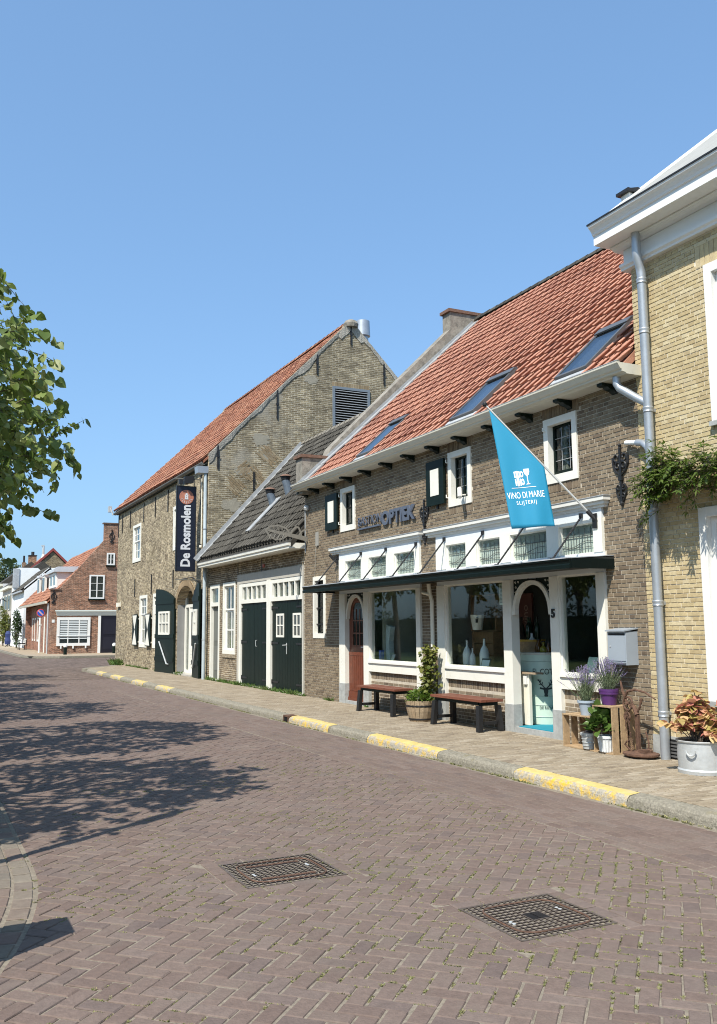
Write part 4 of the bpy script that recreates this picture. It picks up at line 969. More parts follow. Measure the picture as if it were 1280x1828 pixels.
# cornice: frieze, bed mould, soffit, crown
CRN = mat('cornice white paint', (.74, .75, .74), .4, noise=(2, .03), stain=(5, (.5, .48, .42), .2, .58))
mb = MB()
CY = 8.22
mb.prism([(D - .06, CY, 6.13), (D + .2, CY, 6.13), (D + .2, CY, 6.31), (D - .06, CY, 6.31)], (0, -6.2, 0))
cn = mb.build('cornice', CRN, yh)
mb = MB(); mb.prism([(D - .11, CY + .03, 6.125), (D - .11, CY + .03, 6.09), (D - .085, CY + .03, 6.07), (D - .08, CY + .03, 6.045), (D + .2, CY + .03, 6.045), (D + .2, CY + .03, 6.125)], (0, -6.2, 0)); mb.build('architrave_mould', CRN, cn)
mb = MB(); mb.prism([(D + .2, CY + .10, 6.313), (D - .09, CY + .10, 6.313), (D - .13, CY + .10, 6.325), (D - .16, CY + .10, 6.35), (D - .18, CY + .10, 6.355), (D - .18, CY + .10, 6.37), (D + .2, CY + .10, 6.37)], (0, -6.3, 0)); mb.build('bed_mould', CRN, cn)
mb = MB(); mb.prism([(D + .2, CY + .15, 6.373), (D - .40, CY + .15, 6.373), (D - .40, CY + .15, 6.48), (D - .405, CY + .15, 6.495), (D - .42, CY + .15, 6.50), (D - .43, CY + .15, 6.53), (D - .455, CY + .15, 6.565), (D - .485, CY + .15, 6.59), (D - .49, CY + .15, 6.615), (D + .2, CY + .15, 6.615)], (0, -6.35, 0)); mb.build('crown_mould', CRN, cn)
mb = MB(); mb.box(D - .50, D + .22, CY - 6.2, CY + .16, 6.6155, 6.635); mb.build('gutter_edge', BLACK, cn)
# pale roof behind the gutter, its white verge, a short vent stack
RPAL = mat('pale grey slate roof', (.30, .30, .28), .8, noise=(4, .1), stain=(8, (.34, .34, .32), .5, .52), bump=(25, .006))
mb = MB(); RY = 8.03; ZR = lambda x: 6.66 + .80 * (x - 7.45)
mb.prism([(7.45, RY, ZR(7.45)), (12.2, RY, ZR(12.2)), (17, RY, ZR(7.45)), (17, RY, 6.55), (12.2, RY, ZR(12.2) - .15), (7.45, RY, 6.56)], (0, -5.9, 0)); rf = mb.build('roof', RPAL, yh)
mb = MB(); mb.prism([(D + .25, RY, 6.3), (D + .25, RY, ZR(D + .1) - .1), (12.2, RY, ZR(12.2) - .16), (16.9, RY, 6.5), (16.9, RY, 6.3)], (0, .12, 0)); mb.build('side_gable', MORTY, yh)
mb = MB(); mb.prism([(7.50, RY - .02, ZR(7.5) + .002), (12.2, RY - .02, ZR(12.2) + .002), (12.2, RY - .02, ZR(12.2) + .035), (7.5, RY - .02, ZR(7.5) + .035)], (0, .14, 0)); mb.build('white_verge', WHITE, rf)
mb = MB(); mb.box(7.78, 8.06, 8.06, 8.20, 6.62, 7.02); st = mb.build('vent_stack', WHITE, yh)
mb = MB(); mb.box(7.73, 8.11, 8.02, 8.24, 7.022, 7.06); mb.prism([(7.75, 8.04, 7.0605), (8.09, 8.04, 7.0605), (7.92, 8.04, 7.11)], (0, .18, 0)); mb.build('stack_cap', BLACK, st)
# tall downpipe with collars, brace pipes
dp = thing('downpipe', 'long grey zinc downpipe with ring collars running down between the brown and yellow brick', 'downpipe', (7.72, 7.99, SW))
mb = MB(); mb.tube([(D - .19, 7.86, 6.375), (D - .19, 7.86, 6.14), (D - .175, 7.86, 6.05), (D - .135, 7.87, 5.95), (7.73, 7.87, 5.86), (7.73, 7.87, SW)], [.055, .055, .055, .055, .055, .055], 14); mb.build('pipe', ZINC, dp, smooth=True)
for z in (5.78, 5.15, 4.18, 2.97, 1.88, .62):
    mb = MB(); mb.lathe((7.73, 7.87, z - .035), [(.060, 0), (.064, .008), (.060, .016), (.0585, .035), (.064, .05), (.064, .06), (.058, .068)], 16); mb.build('collar', ZINC, dp, smooth=True)
mb = MB(); mb.box(7.70, D, 7.855, 7.885, 1.86, 1.90); mb.box(7.70, D, 7.855, 7.885, .60, .64); mb.box(7.70, D, 7.855, 7.885, 4.16, 4.2); mb.build('bracket', ZINC, dp)
mb = MB(); mb.tube([(7.62, 8.26, 4.665), (7.62, 8.26, 4.58), (7.63, 8.23, 4.52), (7.70, 8.03, 4.36), (7.73, 7.88, 4.26)], .05, 12); mb.build('gutter_branch', ZINC, dp, smooth=True)
mb = MB(); mb.tube([(7.73, 7.87, 3.66), (7.73, 7.92, 3.74), (7.75, 8.0, 3.80), (7.77, 8.12, 3.83)], .042, 10); mb.tube([(7.77, 8.12, 3.83), (7.80, 8.34, 3.87)], .03, 10, 1); mb.build('waste_branch', [ZINC, WHITE], dp, smooth=True)

# ------------------------------------------------------------------ garage between the shop house and the barn
BFAC = brickmat('old brown brick front', 'y', (.25, .19, .12), (.15, .11, .07), (.45, .40, .31), .19, .056, stain=[(1.6, (.12, .09, .06), .5, .52)])
gh = thing('garage_house', 'low garage house with dark tiled roof, cement surround and double green doors', 'house', (9.4, 22.6, 0))
G0, G1 = 18.755, 26.38
DOOR = (25.13, 26.03, SW, 2.87); GW = (23.68, 24.78, .9, 2.89); CF = (18.80, 23.48, .10, 3.04)
mb = MB(); wall_sheet(mb, G0, G1, 0, 3.5, [DOOR, GW, CF], D, .24); gw = mb.build('wall', BFAC, gh)
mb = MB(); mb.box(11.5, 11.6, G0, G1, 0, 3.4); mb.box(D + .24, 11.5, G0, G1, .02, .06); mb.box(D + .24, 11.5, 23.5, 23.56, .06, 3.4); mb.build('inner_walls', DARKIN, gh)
mb = MB(); mb.box(D - .03, D + .2, 18.802, 23.478, 2.80, 3.038); mb.box(D - .03, D + .2, 18.802, 18.86, SW, 2.80); mb.box(D - .03, D + .2, 23.35, 23.478, SW, 2.80); cfm = mb.build('cement_surround', mat('pale cement', (.42, .40, .35), .9, noise=(3, .08), stain=(5, (.30, .28, .24), .4, .55), bump=(60, .003)), gh)
mb = MB(); mb.box(D - .035, D + .1, 20.90, 21.17, SW + .03, 2.8); mb.box(D - .02, D + .1, 18.86, 18.90, SW, 2.8); mb.box(D - .02, D + .1, 23.19, 23.35, SW, 2.8); gp = mb.build('door_frame', IVORY, gh)
for (a, b) in ((18.90, 20.90), (21.17, 23.19)):
    mb = MB(); frame(mb, a, b, 2.262, 2.797, .10, D - .02, D + .08, 0, .1)
    n = 5; iw = (b - a - .2)
    for q in range(1, n): y = a + .1 + iw * q / n; mb.box(D - .015, D + .07, y - .025, y + .025, 2.362, 2.697)
    t_ = mb.build('transom_window', IVORY, gh)
    for q in range(n): mb = MB(); mb.box(D + .03, D + .036, a + .1 + iw * q / n + .024, a + .1 + iw * (q + 1) / n - .024, 2.36, 2.70); mb.build('pane', GLASSD, t_)
    mb = MB(); mb.box(D + .09, D + .1, a + .1, b - .1, 2.36, 2.7); mb.build('backing', mat('transom backing', (.20, .22, .21), .9), t_)
def plank_door(name, a, b, z0, z1, x, parent, n, label=None, win=None):
    mb = MB(); mb.box(x + .012, x + .05, a, b, z0, z1); d_ = mb.build(name, BLACKP, parent)
    if label: d_['label'] = label
    wq = (b - a) / n
    for k in range(n):
        p, q = a + wq * k + .003, a + wq * (k + 1) - .003
        mb = MB()
        if win and win[0] < (p + q) / 2 < win[1]: mb.box(x, x + .0115, p, q, z0, win[2]); mb.box(x, x + .0115, p, q, win[3], z1)
        else: mb.box(x, x + .0115, p, q, z0, z1)
        mb.build('plank', BLACKP, d_)
    return d_
XD = D + .02
for (a, b, win) in ((18.905, 19.895, (19.05, 19.53, 1.39, 1.955)), (19.905, 20.895, (20.11, 20.61, 1.39, 1.955)), (21.175, 22.18, None), (22.19, 23.185, None)):
    d_ = plank_door('garage_door', a, b, SW + .04, 2.258, XD, gh, 10, 'garage door leaf with a small white window' if win else 'plain dark garage door leaf', win)
    if win:
        mb = MB(); frame(mb, win[0], win[1], win[2], win[3], .05, XD - .012, XD + .03)
        ym = (win[0] + win[1]) / 2; mb.box(XD - .010, XD + .02, ym - .018, ym + .018, win[2] + .05, win[3] - .05); zm = (win[2] + win[3]) / 2
        mb.box(XD - .011, XD + .02, win[0] + .05, ym - .018, zm - .015, zm + .015); mb.box(XD - .011, XD + .02, ym + .018, win[1] - .05, zm - .015, zm + .015); wn = mb.build('window', IVORY, d_)
        for (p, q, r, s_) in ((win[0] + .05, ym - .018, win[2] + .05, zm - .015), (ym + .018, win[1] - .05, win[2] + .05, zm - .015), (win[0] + .05, ym - .018, zm + .015, win[3] - .05), (ym + .018, win[1] - .05, zm + .015, win[3] - .05)):
            mb = MB(); mb.box(XD + .002, XD + .007, p, q, r, s_); mb.build('pane', mat('dark small pane', (.06, .065, .06), .08), wn)
    mb = MB()
    hs = a if a in (18.905, 21.175) else b
    for z in (2.1, 1.25, .32): s_ = 1 if hs == a else -1; mb.box(XD - .012, XD - .001, hs, hs + s_ * .42, z - .02, z + .02); mb.tube([(XD - .008, hs, z - .05), (XD - .008, hs, z + .05)], .016, 6)
    mb.build('strap_hinge', BLACK, d_)
mb = MB(); mb.tube([(XD, 19.93, 1.21), (XD - .05, 19.93, 1.21), (XD - .05, 20.07, 1.205)], .012, 6); mb.box(XD - .01, XD - .001, 19.915, 19.95, 1.0, 1.26); mb.build('handle', GALV, gh)
mb = MB(); mb.tube([(XD, 22.02, 1.15), (XD - .03, 22.02, 1.15), (XD - .03, 22.02, 1.3), (XD, 22.02, 1.3)], .008, 6); mb.build('pull', GALV, gh)
mb = MB(); mb.box(D - .06, D + .1, 18.86, 23.35, SW - .02, SW + .03); mb.build('threshold', CONC, gh)
# house door (ajar grey) and sash window
mb = MB(); frame(mb, DOOR[0], DOOR[1], DOOR[2], DOOR[3], .1, D - .02, D + .12, 0, .03); mb.box(D - .018, D + .1, DOOR[0] + .1, DOOR[1] - .1, 2.25, 2.36); df = mb.build('door_frame', IVORY, gh)
mb = MB(); mb.box(D + .07, D + .11, DOOR[0] + .1, DOOR[1] - .1, SW + .03, 2.25); hd_ = mb.build('house_door', mat('grey green door', (.10, .105, .09), .5, noise=(5, .1)), gh)
mb = MB(); mb.box(D + .06, D + .0695, DOOR[0] + .2, DOOR[1] - .2, .4, 1.1); mb.box(D + .06, D + .0695, DOOR[0] + .2, DOOR[1] - .2, 1.25, 2.1); mb.build('door_panel', mat('grey door panel', (.13, .135, .12), .45), hd_)
mb = MB(); mb.box(D + .03, D + .036, DOOR[0] + .1, DOOR[1] - .1, 2.36, 2.77); mb.build('fanlight_pane', GLASSD, df)
mb = MB(); mb.box(D + .1, D + .105, DOOR[0] + .1, DOOR[1] - .1, 2.36, 2.77); mb.build('fanlight_backing', mat('fanlight backing', (.3, .34, .35), .9), df)
mb = MB(); mb.box(D - .05, D + .2, DOOR[0] - .02, DOOR[1] + .02, SW - .02, SW + .025); mb.build('doorstep', STONE, gh)
def sash(a, b, z0, z1, parent, cols=2, up=.42, backing=(.5, .47, .36), t=.10, name='window', rows=(1, 2), x=None):
    X0 = D if x is None else x
    mb = MB(); frame(mb, a, b, z0, z1, t, X0 - .025, X0 + .12, 0, t * 1.1); f = mb.build(name, IVORY, parent)
    i0, i1, j0, j1 = a + t + .001, b - t - .001, z0 + t * 1.1 + .001, z1 - t - .001; zm = j1 - (j1 - j0) * up
    for (p, q, xx, nr) in ((j0, zm, X0 + .06, rows[1]), (zm, j1, X0 + .03, rows[0])):
        mb = MB(); frame(mb, i0, i1, p, q, .045, xx, xx + .035)
        for c in range(1, cols): y = i0 + (i1 - i0) * c / cols; mb.box(xx + .002, xx + .033, y - .016, y + .016, p + .045, q - .045)
        mb.build('sash', WHITE, f)
        mb = MB()
        for r in range(1, nr):
            z = p + (q - p) * r / nr
            for c in range(cols): mb.box(xx + .004, xx + .031, i0 + (i1 - i0) * c / cols + (.045 if c == 0 else .0165), i0 + (i1 - i0) * (c + 1) / cols - (.045 if c == cols - 1 else .0165), z - .016, z + .016)
        if nr > 1: mb.build('glazing_bar', WHITE, f)
        mb = MB(); mb.box(xx + .014, xx + .019, i0 + .04, i1 - .04, p + .04, q - .04); mb.build('pane', GLASSD, f)
    mb = MB(); mb.box(X0 + .15, X0 + .17, a + .05, b - .05, z0 + .05, z0 + (z1 - z0) * .5, 0); mb.box(X0 + .15, X0 + .17, a + .05, b - .05, z0 + (z1 - z0) * .5 + .01, z1 - .05, 1); mb.build('curtain', [mat('curtain', backing, .9), mat('dim room', (.12, .125, .11), .9)], f)
    return f
sash(*GW, gh, 2, .38)
mb = MB(); mb.box(D - .03, D, 23.64, 24.82, .80, .9); mb.build('window_sill', brickmat('sill bricks', 'y', (.2, .15, .1), (.15, .1, .07), (.33, .28, .2), .07, .2), gh)
# gutter, roof, flashing, vents
mb = MB(); mb.prism([(D, 18.765, 3.40), (7.47, 18.765, 3.40), (7.465, 18.765, 3.45), (7.44, 18.765, 3.47), (7.435, 18.765, 3.52), (7.47, 18.765, 3.525), (D, 18.765, 3.525)], (0, 7.3, 0)); gg = mb.build('gutter', IVORY, gh)
mb = MB(); mb.box(7.432, 7.465, 18.763, 26.07, 3.526, 3.532); mb.build('gutter_edge', LEAD, gg)
GE, GZ, GS, GR = 7.50, 3.56, 1.11, 11.0; GRZ = GZ + GS * (GR - GE)
mb = MB(); mb.prism([(GE, 18.76, GZ), (GR, 18.76, GRZ), (GR + 3.3, 18.76, GZ), (GR + 3.3, 18.76, GZ - .15), (GR, 18.76, GRZ - .15), (GE, 18.76, GZ - .15)], (0, 7.63, 0)); grf = mb.build('roof', TILED, gh)
tile_roof(18.77, 26.15, GE + .06, GZ + .06 * GS, GS, GR, [TILED], grf, wd=.205, ln=.30, amp=.05, seed=8, nmax=300)
mb = MB(); y = 18.77
while y < 26.2:
    vs = []
    for yy, rr_ in ((y, .125), (y + .36, .11)):
        for i in range(7): a = math.pi * i / 6; vs.append((GR + rr_ * math.cos(a), yy, GRZ + .03 + rr_ * math.sin(a)))
    mb.add(vs, [(i, i + 1, i + 8, i + 7) for i in range(6)]); y += .33
mb.build('ridge_tiles', OLDCEM, grf, kind='stuff')
gth = math.atan(GS); gU = Vector((math.cos(gth), 0, math.sin(gth))); gN = Vector((-math.sin(gth), 0, math.cos(gth)))
def on_g(x, y, h): return Vector((x, y, GZ + GS * (x - GE))) + gN * h
mb = MB(); p, q = on_g(7.52, 26.27, .06), on_g(GR, 26.27, .06); mb.obox((p + q) / 2, (q - p) / 2, Vector((0, .085, 0)), gN * .015); mb.obox((p + q) / 2 + Vector((0, .075, 0)) + gN * .06, (q - p) / 2, Vector((0, .012, 0)), gN * .06); mb.build('lead_flashing', bpy.data.materials['bright lead'], gh)
mb = MB(); p, q = on_g(8.0, 22.9, .135), on_g(8.85, 22.75, .135); mb.obox((p + q) / 2, (q - p) / 2, Vector((0, .17, 0)), gN * .012); vt = mb.build('vent_flashing', bpy.data.materials['bright lead'], gh)
for (x, y, h) in ((8.72, 22.95, .34), (8.98, 22.45, .36)):
    b = on_g(x, y, .05); lean = Vector((-.10, .05, 0)); q = b + lean + Vector((0, 0, h)); mb = MB(); mb.tube([b - Vector((0, 0, .1)), b + lean * .5 + Vector((0, 0, h * .5)), q], .11, 14); mb.tube([q, q + Vector((0, 0, .10))], [.115, .135], 14, 2); mb.tube([q + Vector((0, 0, .10)), q + Vector((0, 0, .15))], [.165, .10], 14, 1); mb.build('roof_vent', [mat('dark blue grey vent', (.10, .125, .155), .45, noise=(8, .2)) if h < .35 else bpy.data.materials['dark blue grey vent'], CAPB, BLACK], gh)
mb = MB(); mb.tube([(D + .02, 21.45, 3.18), (D - .03, 21.45, 3.18)], .05, 10); mb.build('alarm_lamp', mat('red lamp', (.4, .08, .05), .4), gh)
for y in (23.5, 21.6): mb = MB(); mb.box(D - .014, D, y - .015, y + .015, 2.9 if y < 22 else 3.05, 3.36); mb.build('wall_tie', BLACK, gh)
# leaf-shaped steel sign arm on the shop house corner
la = thing('leaf_sign_arm', 'brown steel leaf shaped sign bracket reaching out over the garage gutter', 'bracket', (D, 18.6, 3.6))
MST = mat('brown grey steel', (.21, .195, .165), .55, noise=(8, .12))
def LP(s, t): return Vector((7.84 - s, 18.58 - .02 * s, 3.56 + t))
mb = MB(); mb.prism([LP(0, -.02), LP(.9, .17), LP(1.02, .21), LP(.9, .22), LP(0, .09)], (0, .012, 0)); arm = mb.build('arm', MST, la)
for (pts, r) in (([(.42, .12), (.52, .26), (.72, .32), (.9, .29), (1.02, .21)], .02), ([(.50, .10), (.62, .02), (.78, .0), (.92, .07), (1.02, .21)], .02), ([(.42, .13), (.36, .24), (.28, .30), (.22, .29), (.18, .2), (.14, .06)], .018), ([(.22, .1), (.15, .2), (.05, .26), (0, .25)], .016)):
    mb = MB(); pp = [LP(*p) for p in pts]
    for a, b in zip(pp[:-1], pp[1:]):
        d_ = (b - a); nn = Vector((d_.z, 0, -d_.x)).normalized() * r; mb.prism([a - nn - d_ * .06, b - nn + d_ * .06, b + nn + d_ * .06, a + nn - d_ * .06], (0, .011 , 0))
    mb.build('leaf_blade', MST, la)
mb = MB()
for s in (.58, .68, .78, .88): a, b = LP(s, .11 + .06), LP(s + .06, .30 - abs(s - .7) * .1); mb.tube([a, b], .008, 5); a, b = LP(s, .12), LP(s + .05, .015); mb.tube([a, b], .008, 5)
mb.build('leaf_vein', MST, la)
mb = MB(); mb.tube([(7.83, 18.7, 3.3), (7.83, 18.7, 4.3)], .012, 6); mb.ball((7.80, 18.55, 4.30), .07, 8); mb.build('cable_conduit', GALV, la)

# ------------------------------------------------------------------ the tall barn with the hanging sign
BBRICK = brickmat('barn brick', 'y', (.44, .365, .24), (.18, .138, .09), (.40, .35, .26), .175, .055, msize=.14, stain=[(1.1, (.30, .25, .16), .4, .55), (2.3, (.11, .08, .05), .55, .57)])
GBRICK = brickmat('barn gable brick', 'x', (.28, .235, .15), (.17, .135, .085), (.42, .385, .30), .21, .062, msize=.16, stain=[(.55, (.31, .29, .24), .75, .55), (1.9, (.13, .11, .075), .5, .58)])
bn = thing('barn', 'tall old brown brick barn with steep orange roof, louvred gable and black shutters', 'barn', (12.7, 33, 0))
B0, B1, BE = 26.4, 40.15, 6.72
W1 = (35.55, 36.98, 4.27, 5.79); W2 = (29.15, 30.52, 4.27, 5.79); W3 = (34.25, 35.50, .90, 2.89); W4 = (32.02, 33.28, .90, 2.89); AD = (27.72, 29.9, SW, 3.0)
mb = MB(); wall_sheet(mb, B0, B1, 0, BE, [W1, W2, W3, W4, AD], D, .35); mb.build('wall', BBRICK, bn)
AX, AZ = 12.74, 11.82
def gable_poly(y): return [(D + .002, y, 0), (D + .002, y, 6.92), (AX - .2, y, AZ - .1), (AX - .1, y, AZ + .06), (AX + .1, y, AZ + .06), (AX + .2, y, AZ - .1), (17.6, y, 6.92), (17.6, y, 0)]
LV = (12.03, 13.41, 7.95, 9.55)
mb = MB(); pl = gable_poly(B0 - .003)
# gable split round the louvre opening
mb.prism([(x, B0 - .003, z) for x, z in ((D + .002, 0), (D + .002, 6.92), (LV[0], 6.92 + (LV[0] - D) / (AX - .2 - D) * (AZ - .1 - 6.92)), (LV[0], 0))], (0, .34, 0))
mb.prism([(x, B0 - .003, z) for x, z in ((LV[0], 0), (LV[0], LV[2]), (LV[1], LV[2]), (LV[1], 0))], (0, .34, 0))
zl = lambda x: 6.92 + (x - D) / (AX - .2 - D) * (AZ - .1 - 6.92); zr = lambda x: 6.92 + (17.6 - x) / (17.6 - AX - .2) * (AZ - .1 - 6.92)
mb.prism([(x, B0 - .003, z) for x, z in ((LV[0], LV[3]), (LV[0], zl(LV[0])), (AX - .2, AZ - .1), (AX - .1, AZ + .06), (AX + .1, AZ + .06), (AX + .2, AZ - .1), (LV[1], zr(LV[1])), (LV[1], LV[3]))], (0, .34, 0))
mb.prism([(x, B0 - .003, z) for x, z in ((LV[1], 0), (LV[1], zr(LV[1])), (17.6, 6.92), (17.6, 0))], (0, .34, 0))
gb = mb.build('gable_wall', GBRICK, bn)
mb = MB(); mb.prism([(x, B1 - .3, z) for x, y, z in gable_poly(0)], (0, .3, 0)); mb.build('far_gable', BBRICK, bn)
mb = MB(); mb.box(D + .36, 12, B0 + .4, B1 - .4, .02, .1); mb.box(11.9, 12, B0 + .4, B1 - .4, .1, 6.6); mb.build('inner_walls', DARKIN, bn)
BS = 1.005
mb = MB(); mb.prism([(7.72, B0 + .05, 6.76), (AX, B0 + .05, AZ - .03), (17.8, B0 + .05, 6.72), (17.8, B0 + .05, 6.55), (AX, B0 + .05, AZ - .2), (7.72, B0 + .05, 6.68)], (0, B1 - B0 + .1, 0)); brf = mb.build('roof', TILEO, bn)
BSl = (AZ - .03 - 6.76) / (AX - 7.72)
tile_roof(B0 + .12, B1 + .15, 7.68, 6.73, BSl, AX, [TILEO], brf, wd=.225, ln=.32, amp=.03, nmax=0, seed=5)
mb = MB()
y = B0 + .1
while y < B1:
    vs = []
    for yy, rr_ in ((y, .14), (y + .42, .125)):
        for i in range(7): a = math.pi * i / 6; vs.append((AX + rr_ * math.cos(a), yy, AZ + .0 + rr_ * math.sin(a)))
    mb.add(vs, [(i, i + 1, i + 8, i + 7) for i in range(6)]); y += .39
mb.build('ridge_tiles', TILEO, brf, kind='stuff')
# cement verge along the gable, ragged lower edge
CEMV = mat('cement verge', (.36, .34, .29), .95, noise=(3, .2), stain=[(4, (.22, .2, .16), .6, .52), (12, (.47, .45, .4), .5, .58)], bump=(25, .02))
for sgn in (0, 1):
    mb = MB(); top = []; bot = []
    for i in range(41):
        t_ = i / 40; x = D + .0 + t_ * (AX - D) if sgn == 0 else 17.6 - t_ * (17.6 - AX)
        z = 6.92 + t_ * (AZ + .05 - 6.92); wdt = .07 + .05 * mno.noise(Vector((i * .6, sgn * 9, 2))) + (.20 * max(0, mno.noise(Vector((i * .13, 4, 7)))) if sgn == 0 else .03) + (.14 if t_ > .9 else 0) + (.14 if t_ < .05 else 0)
        top.append((x, z + .03)); bot.append((x, z - max(.05, wdt) * 1.4))
    for i in range(40):
        a, b, c_, d_ = bot[i], bot[i + 1], top[i + 1], top[i]; y0, y1 = B0 - .022 - .006 * (i % 2), B0 + .1
        mb.add([(a[0], y0, a[1]), (b[0], y0, b[1]), (c_[0], y0 - .02, c_[1]), (d_[0], y0 - .02, d_[1]), (d_[0], y1, d_[1]), (c_[0], y1, c_[1]), (a[0], B0, a[1]), (b[0], B0, b[1])], [(0, 1, 2, 3), (3, 2, 5, 4), (6, 7, 1, 0)])
    mb.build('cement_verge', CEMV, bn)
mb = MB(); vs = []
mb.lathe((AX + .02, B0 + .05, AZ - .15), [(.24, 0), (.26, .12), (.2, .22), (.1, .27)], 12); mb.build('apex_cap', OLDCEM, bn)
for (x0, x1, z0, z1) in ((9.28, 9.8, 7.38, 7.68), (9.5, 10.0, 6.9, 7.14), (11.05, 11.5, 9.55, 9.8), (8.3, 8.9, 5.2, 5.55), (8.7, 9.2, 6.35, 6.6)):
    mb = MB(); n = 26; ring = []
    for i in range(n): a = 2 * math.pi * i / n; r = .55 + .34 * mno.noise(Vector((i * 1.7, x0 * 3, z0))); ring.append(((x0 + x1) / 2 + (x1 - x0) * r * math.cos(a), B0 - .009, (z0 + z1) / 2 + (z1 - z0) * r * math.sin(a)))
    mb.prism(ring, (0, .02, 0)); mb.build('cement_patch', mat('cement patch', (.265, .245, .195), .95, noise=(4, .15), bump=(30, .008)), gb)
# diagonal repair bands of brick on the gable
DIA = mat('tumbled gable brick', (.24, .18, .10), .9, var=[(.27, .2, .12), (.2, .15, .085), (.31, .25, .16)], noise=(18, .15))
mb2 = MB(); mb = MB(); rr = random.Random(4)
for (cx, cz, nw, nr, ang) in ((9.85, 7.0, 3, 8, -42), (9.45, 6.25, 3, 9, -42), (8.75, 6.0, 3, 8, -42), (9.0, 6.6, 2, 6, 38)):
    c_, s_ = math.cos(R(ang)), math.sin(R(ang)); U_ = Vector((c_, 0, s_)); W_ = Vector((-s_, 0, c_)); o = Vector((cx, B0 - .004, cz))
    for r in range(nr):
        for k in range(nw):
            if rr.random() < .12: continue
            p = o + U_ * ((k - nw / 2) * .205 + (.1 if r % 2 else 0)) + W_ * ((r - nr / 2) * .058); mb.obox(p + Vector((0, rr.uniform(-.002, .001), 0)), U_ * .095, Vector((0, .007, 0)), W_ * .0235)
mb.build('diagonal_bricks', DIA, gb, kind='stuff')
# iron ties
for (x, z0, z1) in ((8.13, 6.5, 7.25), (9.30, 5.88, 6.48), (10.08, 8.25, 9.2), (11.48, 9.9, 10.6), (12.73, 11.05, 11.75), (13.97, 9.8, 10.55)):
    mb = MB(); mb.box(x - .022, x + .022, B0 - .04, B0 - .004, z0, z1); mb.box(x - .05, x + .05, B0 - .05, B0 - .0405, (z0 + z1) / 2 - .03, (z0 + z1) / 2 + .03); mb.build('wall_tie', BLACK, bn)
for (y, z0, z1) in ((40.0, 5.6, 6.55), (39.2, 5.72, 6.5), (37.6, 5.78, 6.48), (35.1, 5.75, 6.5), (33.2, 5.75, 6.5), (31.3, 5.7, 6.5), (36.45, 2.87, 3.58), (33.6, 2.9, 3.63), (30.42, 3.0, 3.6), (27.15, 5.45, 6.45)):
    mb = MB(); mb.box(D - .035, D, y - .022, y + .022, z0, z1); mb.build('wall_tie', BLACK, bn)
# louvre: frame, blades
LGREY = mat('blue grey louvre paint', (.16, .19, .22), .45, noise=(4, .06))
mb = MB(); t_ = .085
mb.box(LV[0], LV[0] + t_, B0 - .05, B0 + .1, LV[2], LV[3]); mb.box(LV[1] - t_, LV[1], B0 - .05, B0 + .1, LV[2], LV[3]); mb.box(LV[0] + t_, LV[1] - t_, B0 - .048, B0 + .1, LV[2], LV[2] + t_); mb.box(LV[0] + t_, LV[1] - t_, B0 - .048, B0 + .1, LV[3] - t_, LV[3]); lf = mb.build('louvre', LGREY, bn)
n = 17; SLM = mat('louvre slat', (.40, .42, .43), .4); SLD = mat('louvre slat shade tone', (.03, .033, .036), .6)  # slat bodies coloured near black for the shade in the gaps
for k in range(n):
    z = LV[2] + t_ + (LV[3] - LV[2] - 2 * t_) * (k + .5) / n; mb = MB()
    mb.box(LV[0] + t_, LV[1] - t_, B0 - .035, B0 - .028, z - .014, z + .004, 0)
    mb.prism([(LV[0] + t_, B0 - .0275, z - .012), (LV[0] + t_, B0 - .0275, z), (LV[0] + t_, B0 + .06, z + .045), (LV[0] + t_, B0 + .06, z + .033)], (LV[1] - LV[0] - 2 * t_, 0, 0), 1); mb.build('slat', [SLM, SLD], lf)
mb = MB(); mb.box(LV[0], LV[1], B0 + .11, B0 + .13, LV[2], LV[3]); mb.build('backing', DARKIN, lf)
mb = MB(); nb = 22
for i in range(nb): mb.box(LV[0] + (LV[1] - LV[0]) * i / nb + .006, LV[0] + (LV[1] - LV[0]) * (i + 1) / nb - .006, B0 - .012, B0, LV[3] + .01, LV[3] + .15)
mb.build('soldier_course', DIA, gb, kind='stuff')
# flue cap behind the ridge
mb = MB(); mb.lathe((13.78, 27.6, 11.1), [(.2, 0), (.2, .72), (.27, .75), (.25, 1.3), (.23, 1.31)], 18); mb.build('flue', ZINC, bn, smooth=True)
# eaves gutter, hopper, downpipe
mb = MB(); vs = []; prof = [(7.735 + .085 * math.cos(a) , 6.70 + .085 * math.sin(a)) for a in [math.pi + math.pi * i / 8 for i in range(9)]]
prof2 = prof + [(x, z) for x, z in [(7.735 + .07 * math.cos(a), 6.705 + .07 * math.sin(a)) for a in [2 * math.pi - math.pi * i / 8 for i in range(9)]]]
mb.prism([(x, B0 + .1, z) for x, z in prof2], (0, B1 - B0 + .1, 0)); mb.build('gutter', mat('dark weathered gutter', (.13, .125, .115), .6, noise=(4, .2), stain=(6, (.25, .24, .22), .4, .55)), bn)
mb = MB(); mb.box(7.76, 7.85, B0 + .1, B1, 6.6, 6.63); mb.build('eaves_board', BLACKP, bn)
mb = MB(); mb.prism([(7.52, B0 + .02, 6.34), (7.5, B0 + .02, 6.55), (7.86, B0 + .02, 6.55), (7.84, B0 + .02, 6.34)], (0, .34, 0)); mb.build('hopper', ZINC, bn)
mb = MB(); mb.tube([(7.78, B0 + .1, 6.36), (7.78, B0 + .1, 3.75), (7.74, B0 - .1, 3.35), (7.72, B0 - .14, 3.0), (7.72, B0 - .12, SW)], .055, 10); mb.build('downpipe', mat('pale blue grey pipe', (.38, .44, .47), .5, noise=(6, .1)), bn, smooth=True)
mb = MB()
for z in (4.6, 1.25, 2.6): mb.lathe((7.78 if z > 3.5 else 7.72, B0 + (.1 if z > 3.5 else -.12), z), [(.06, 0), (.064, .02), (.06, .05)], 12)
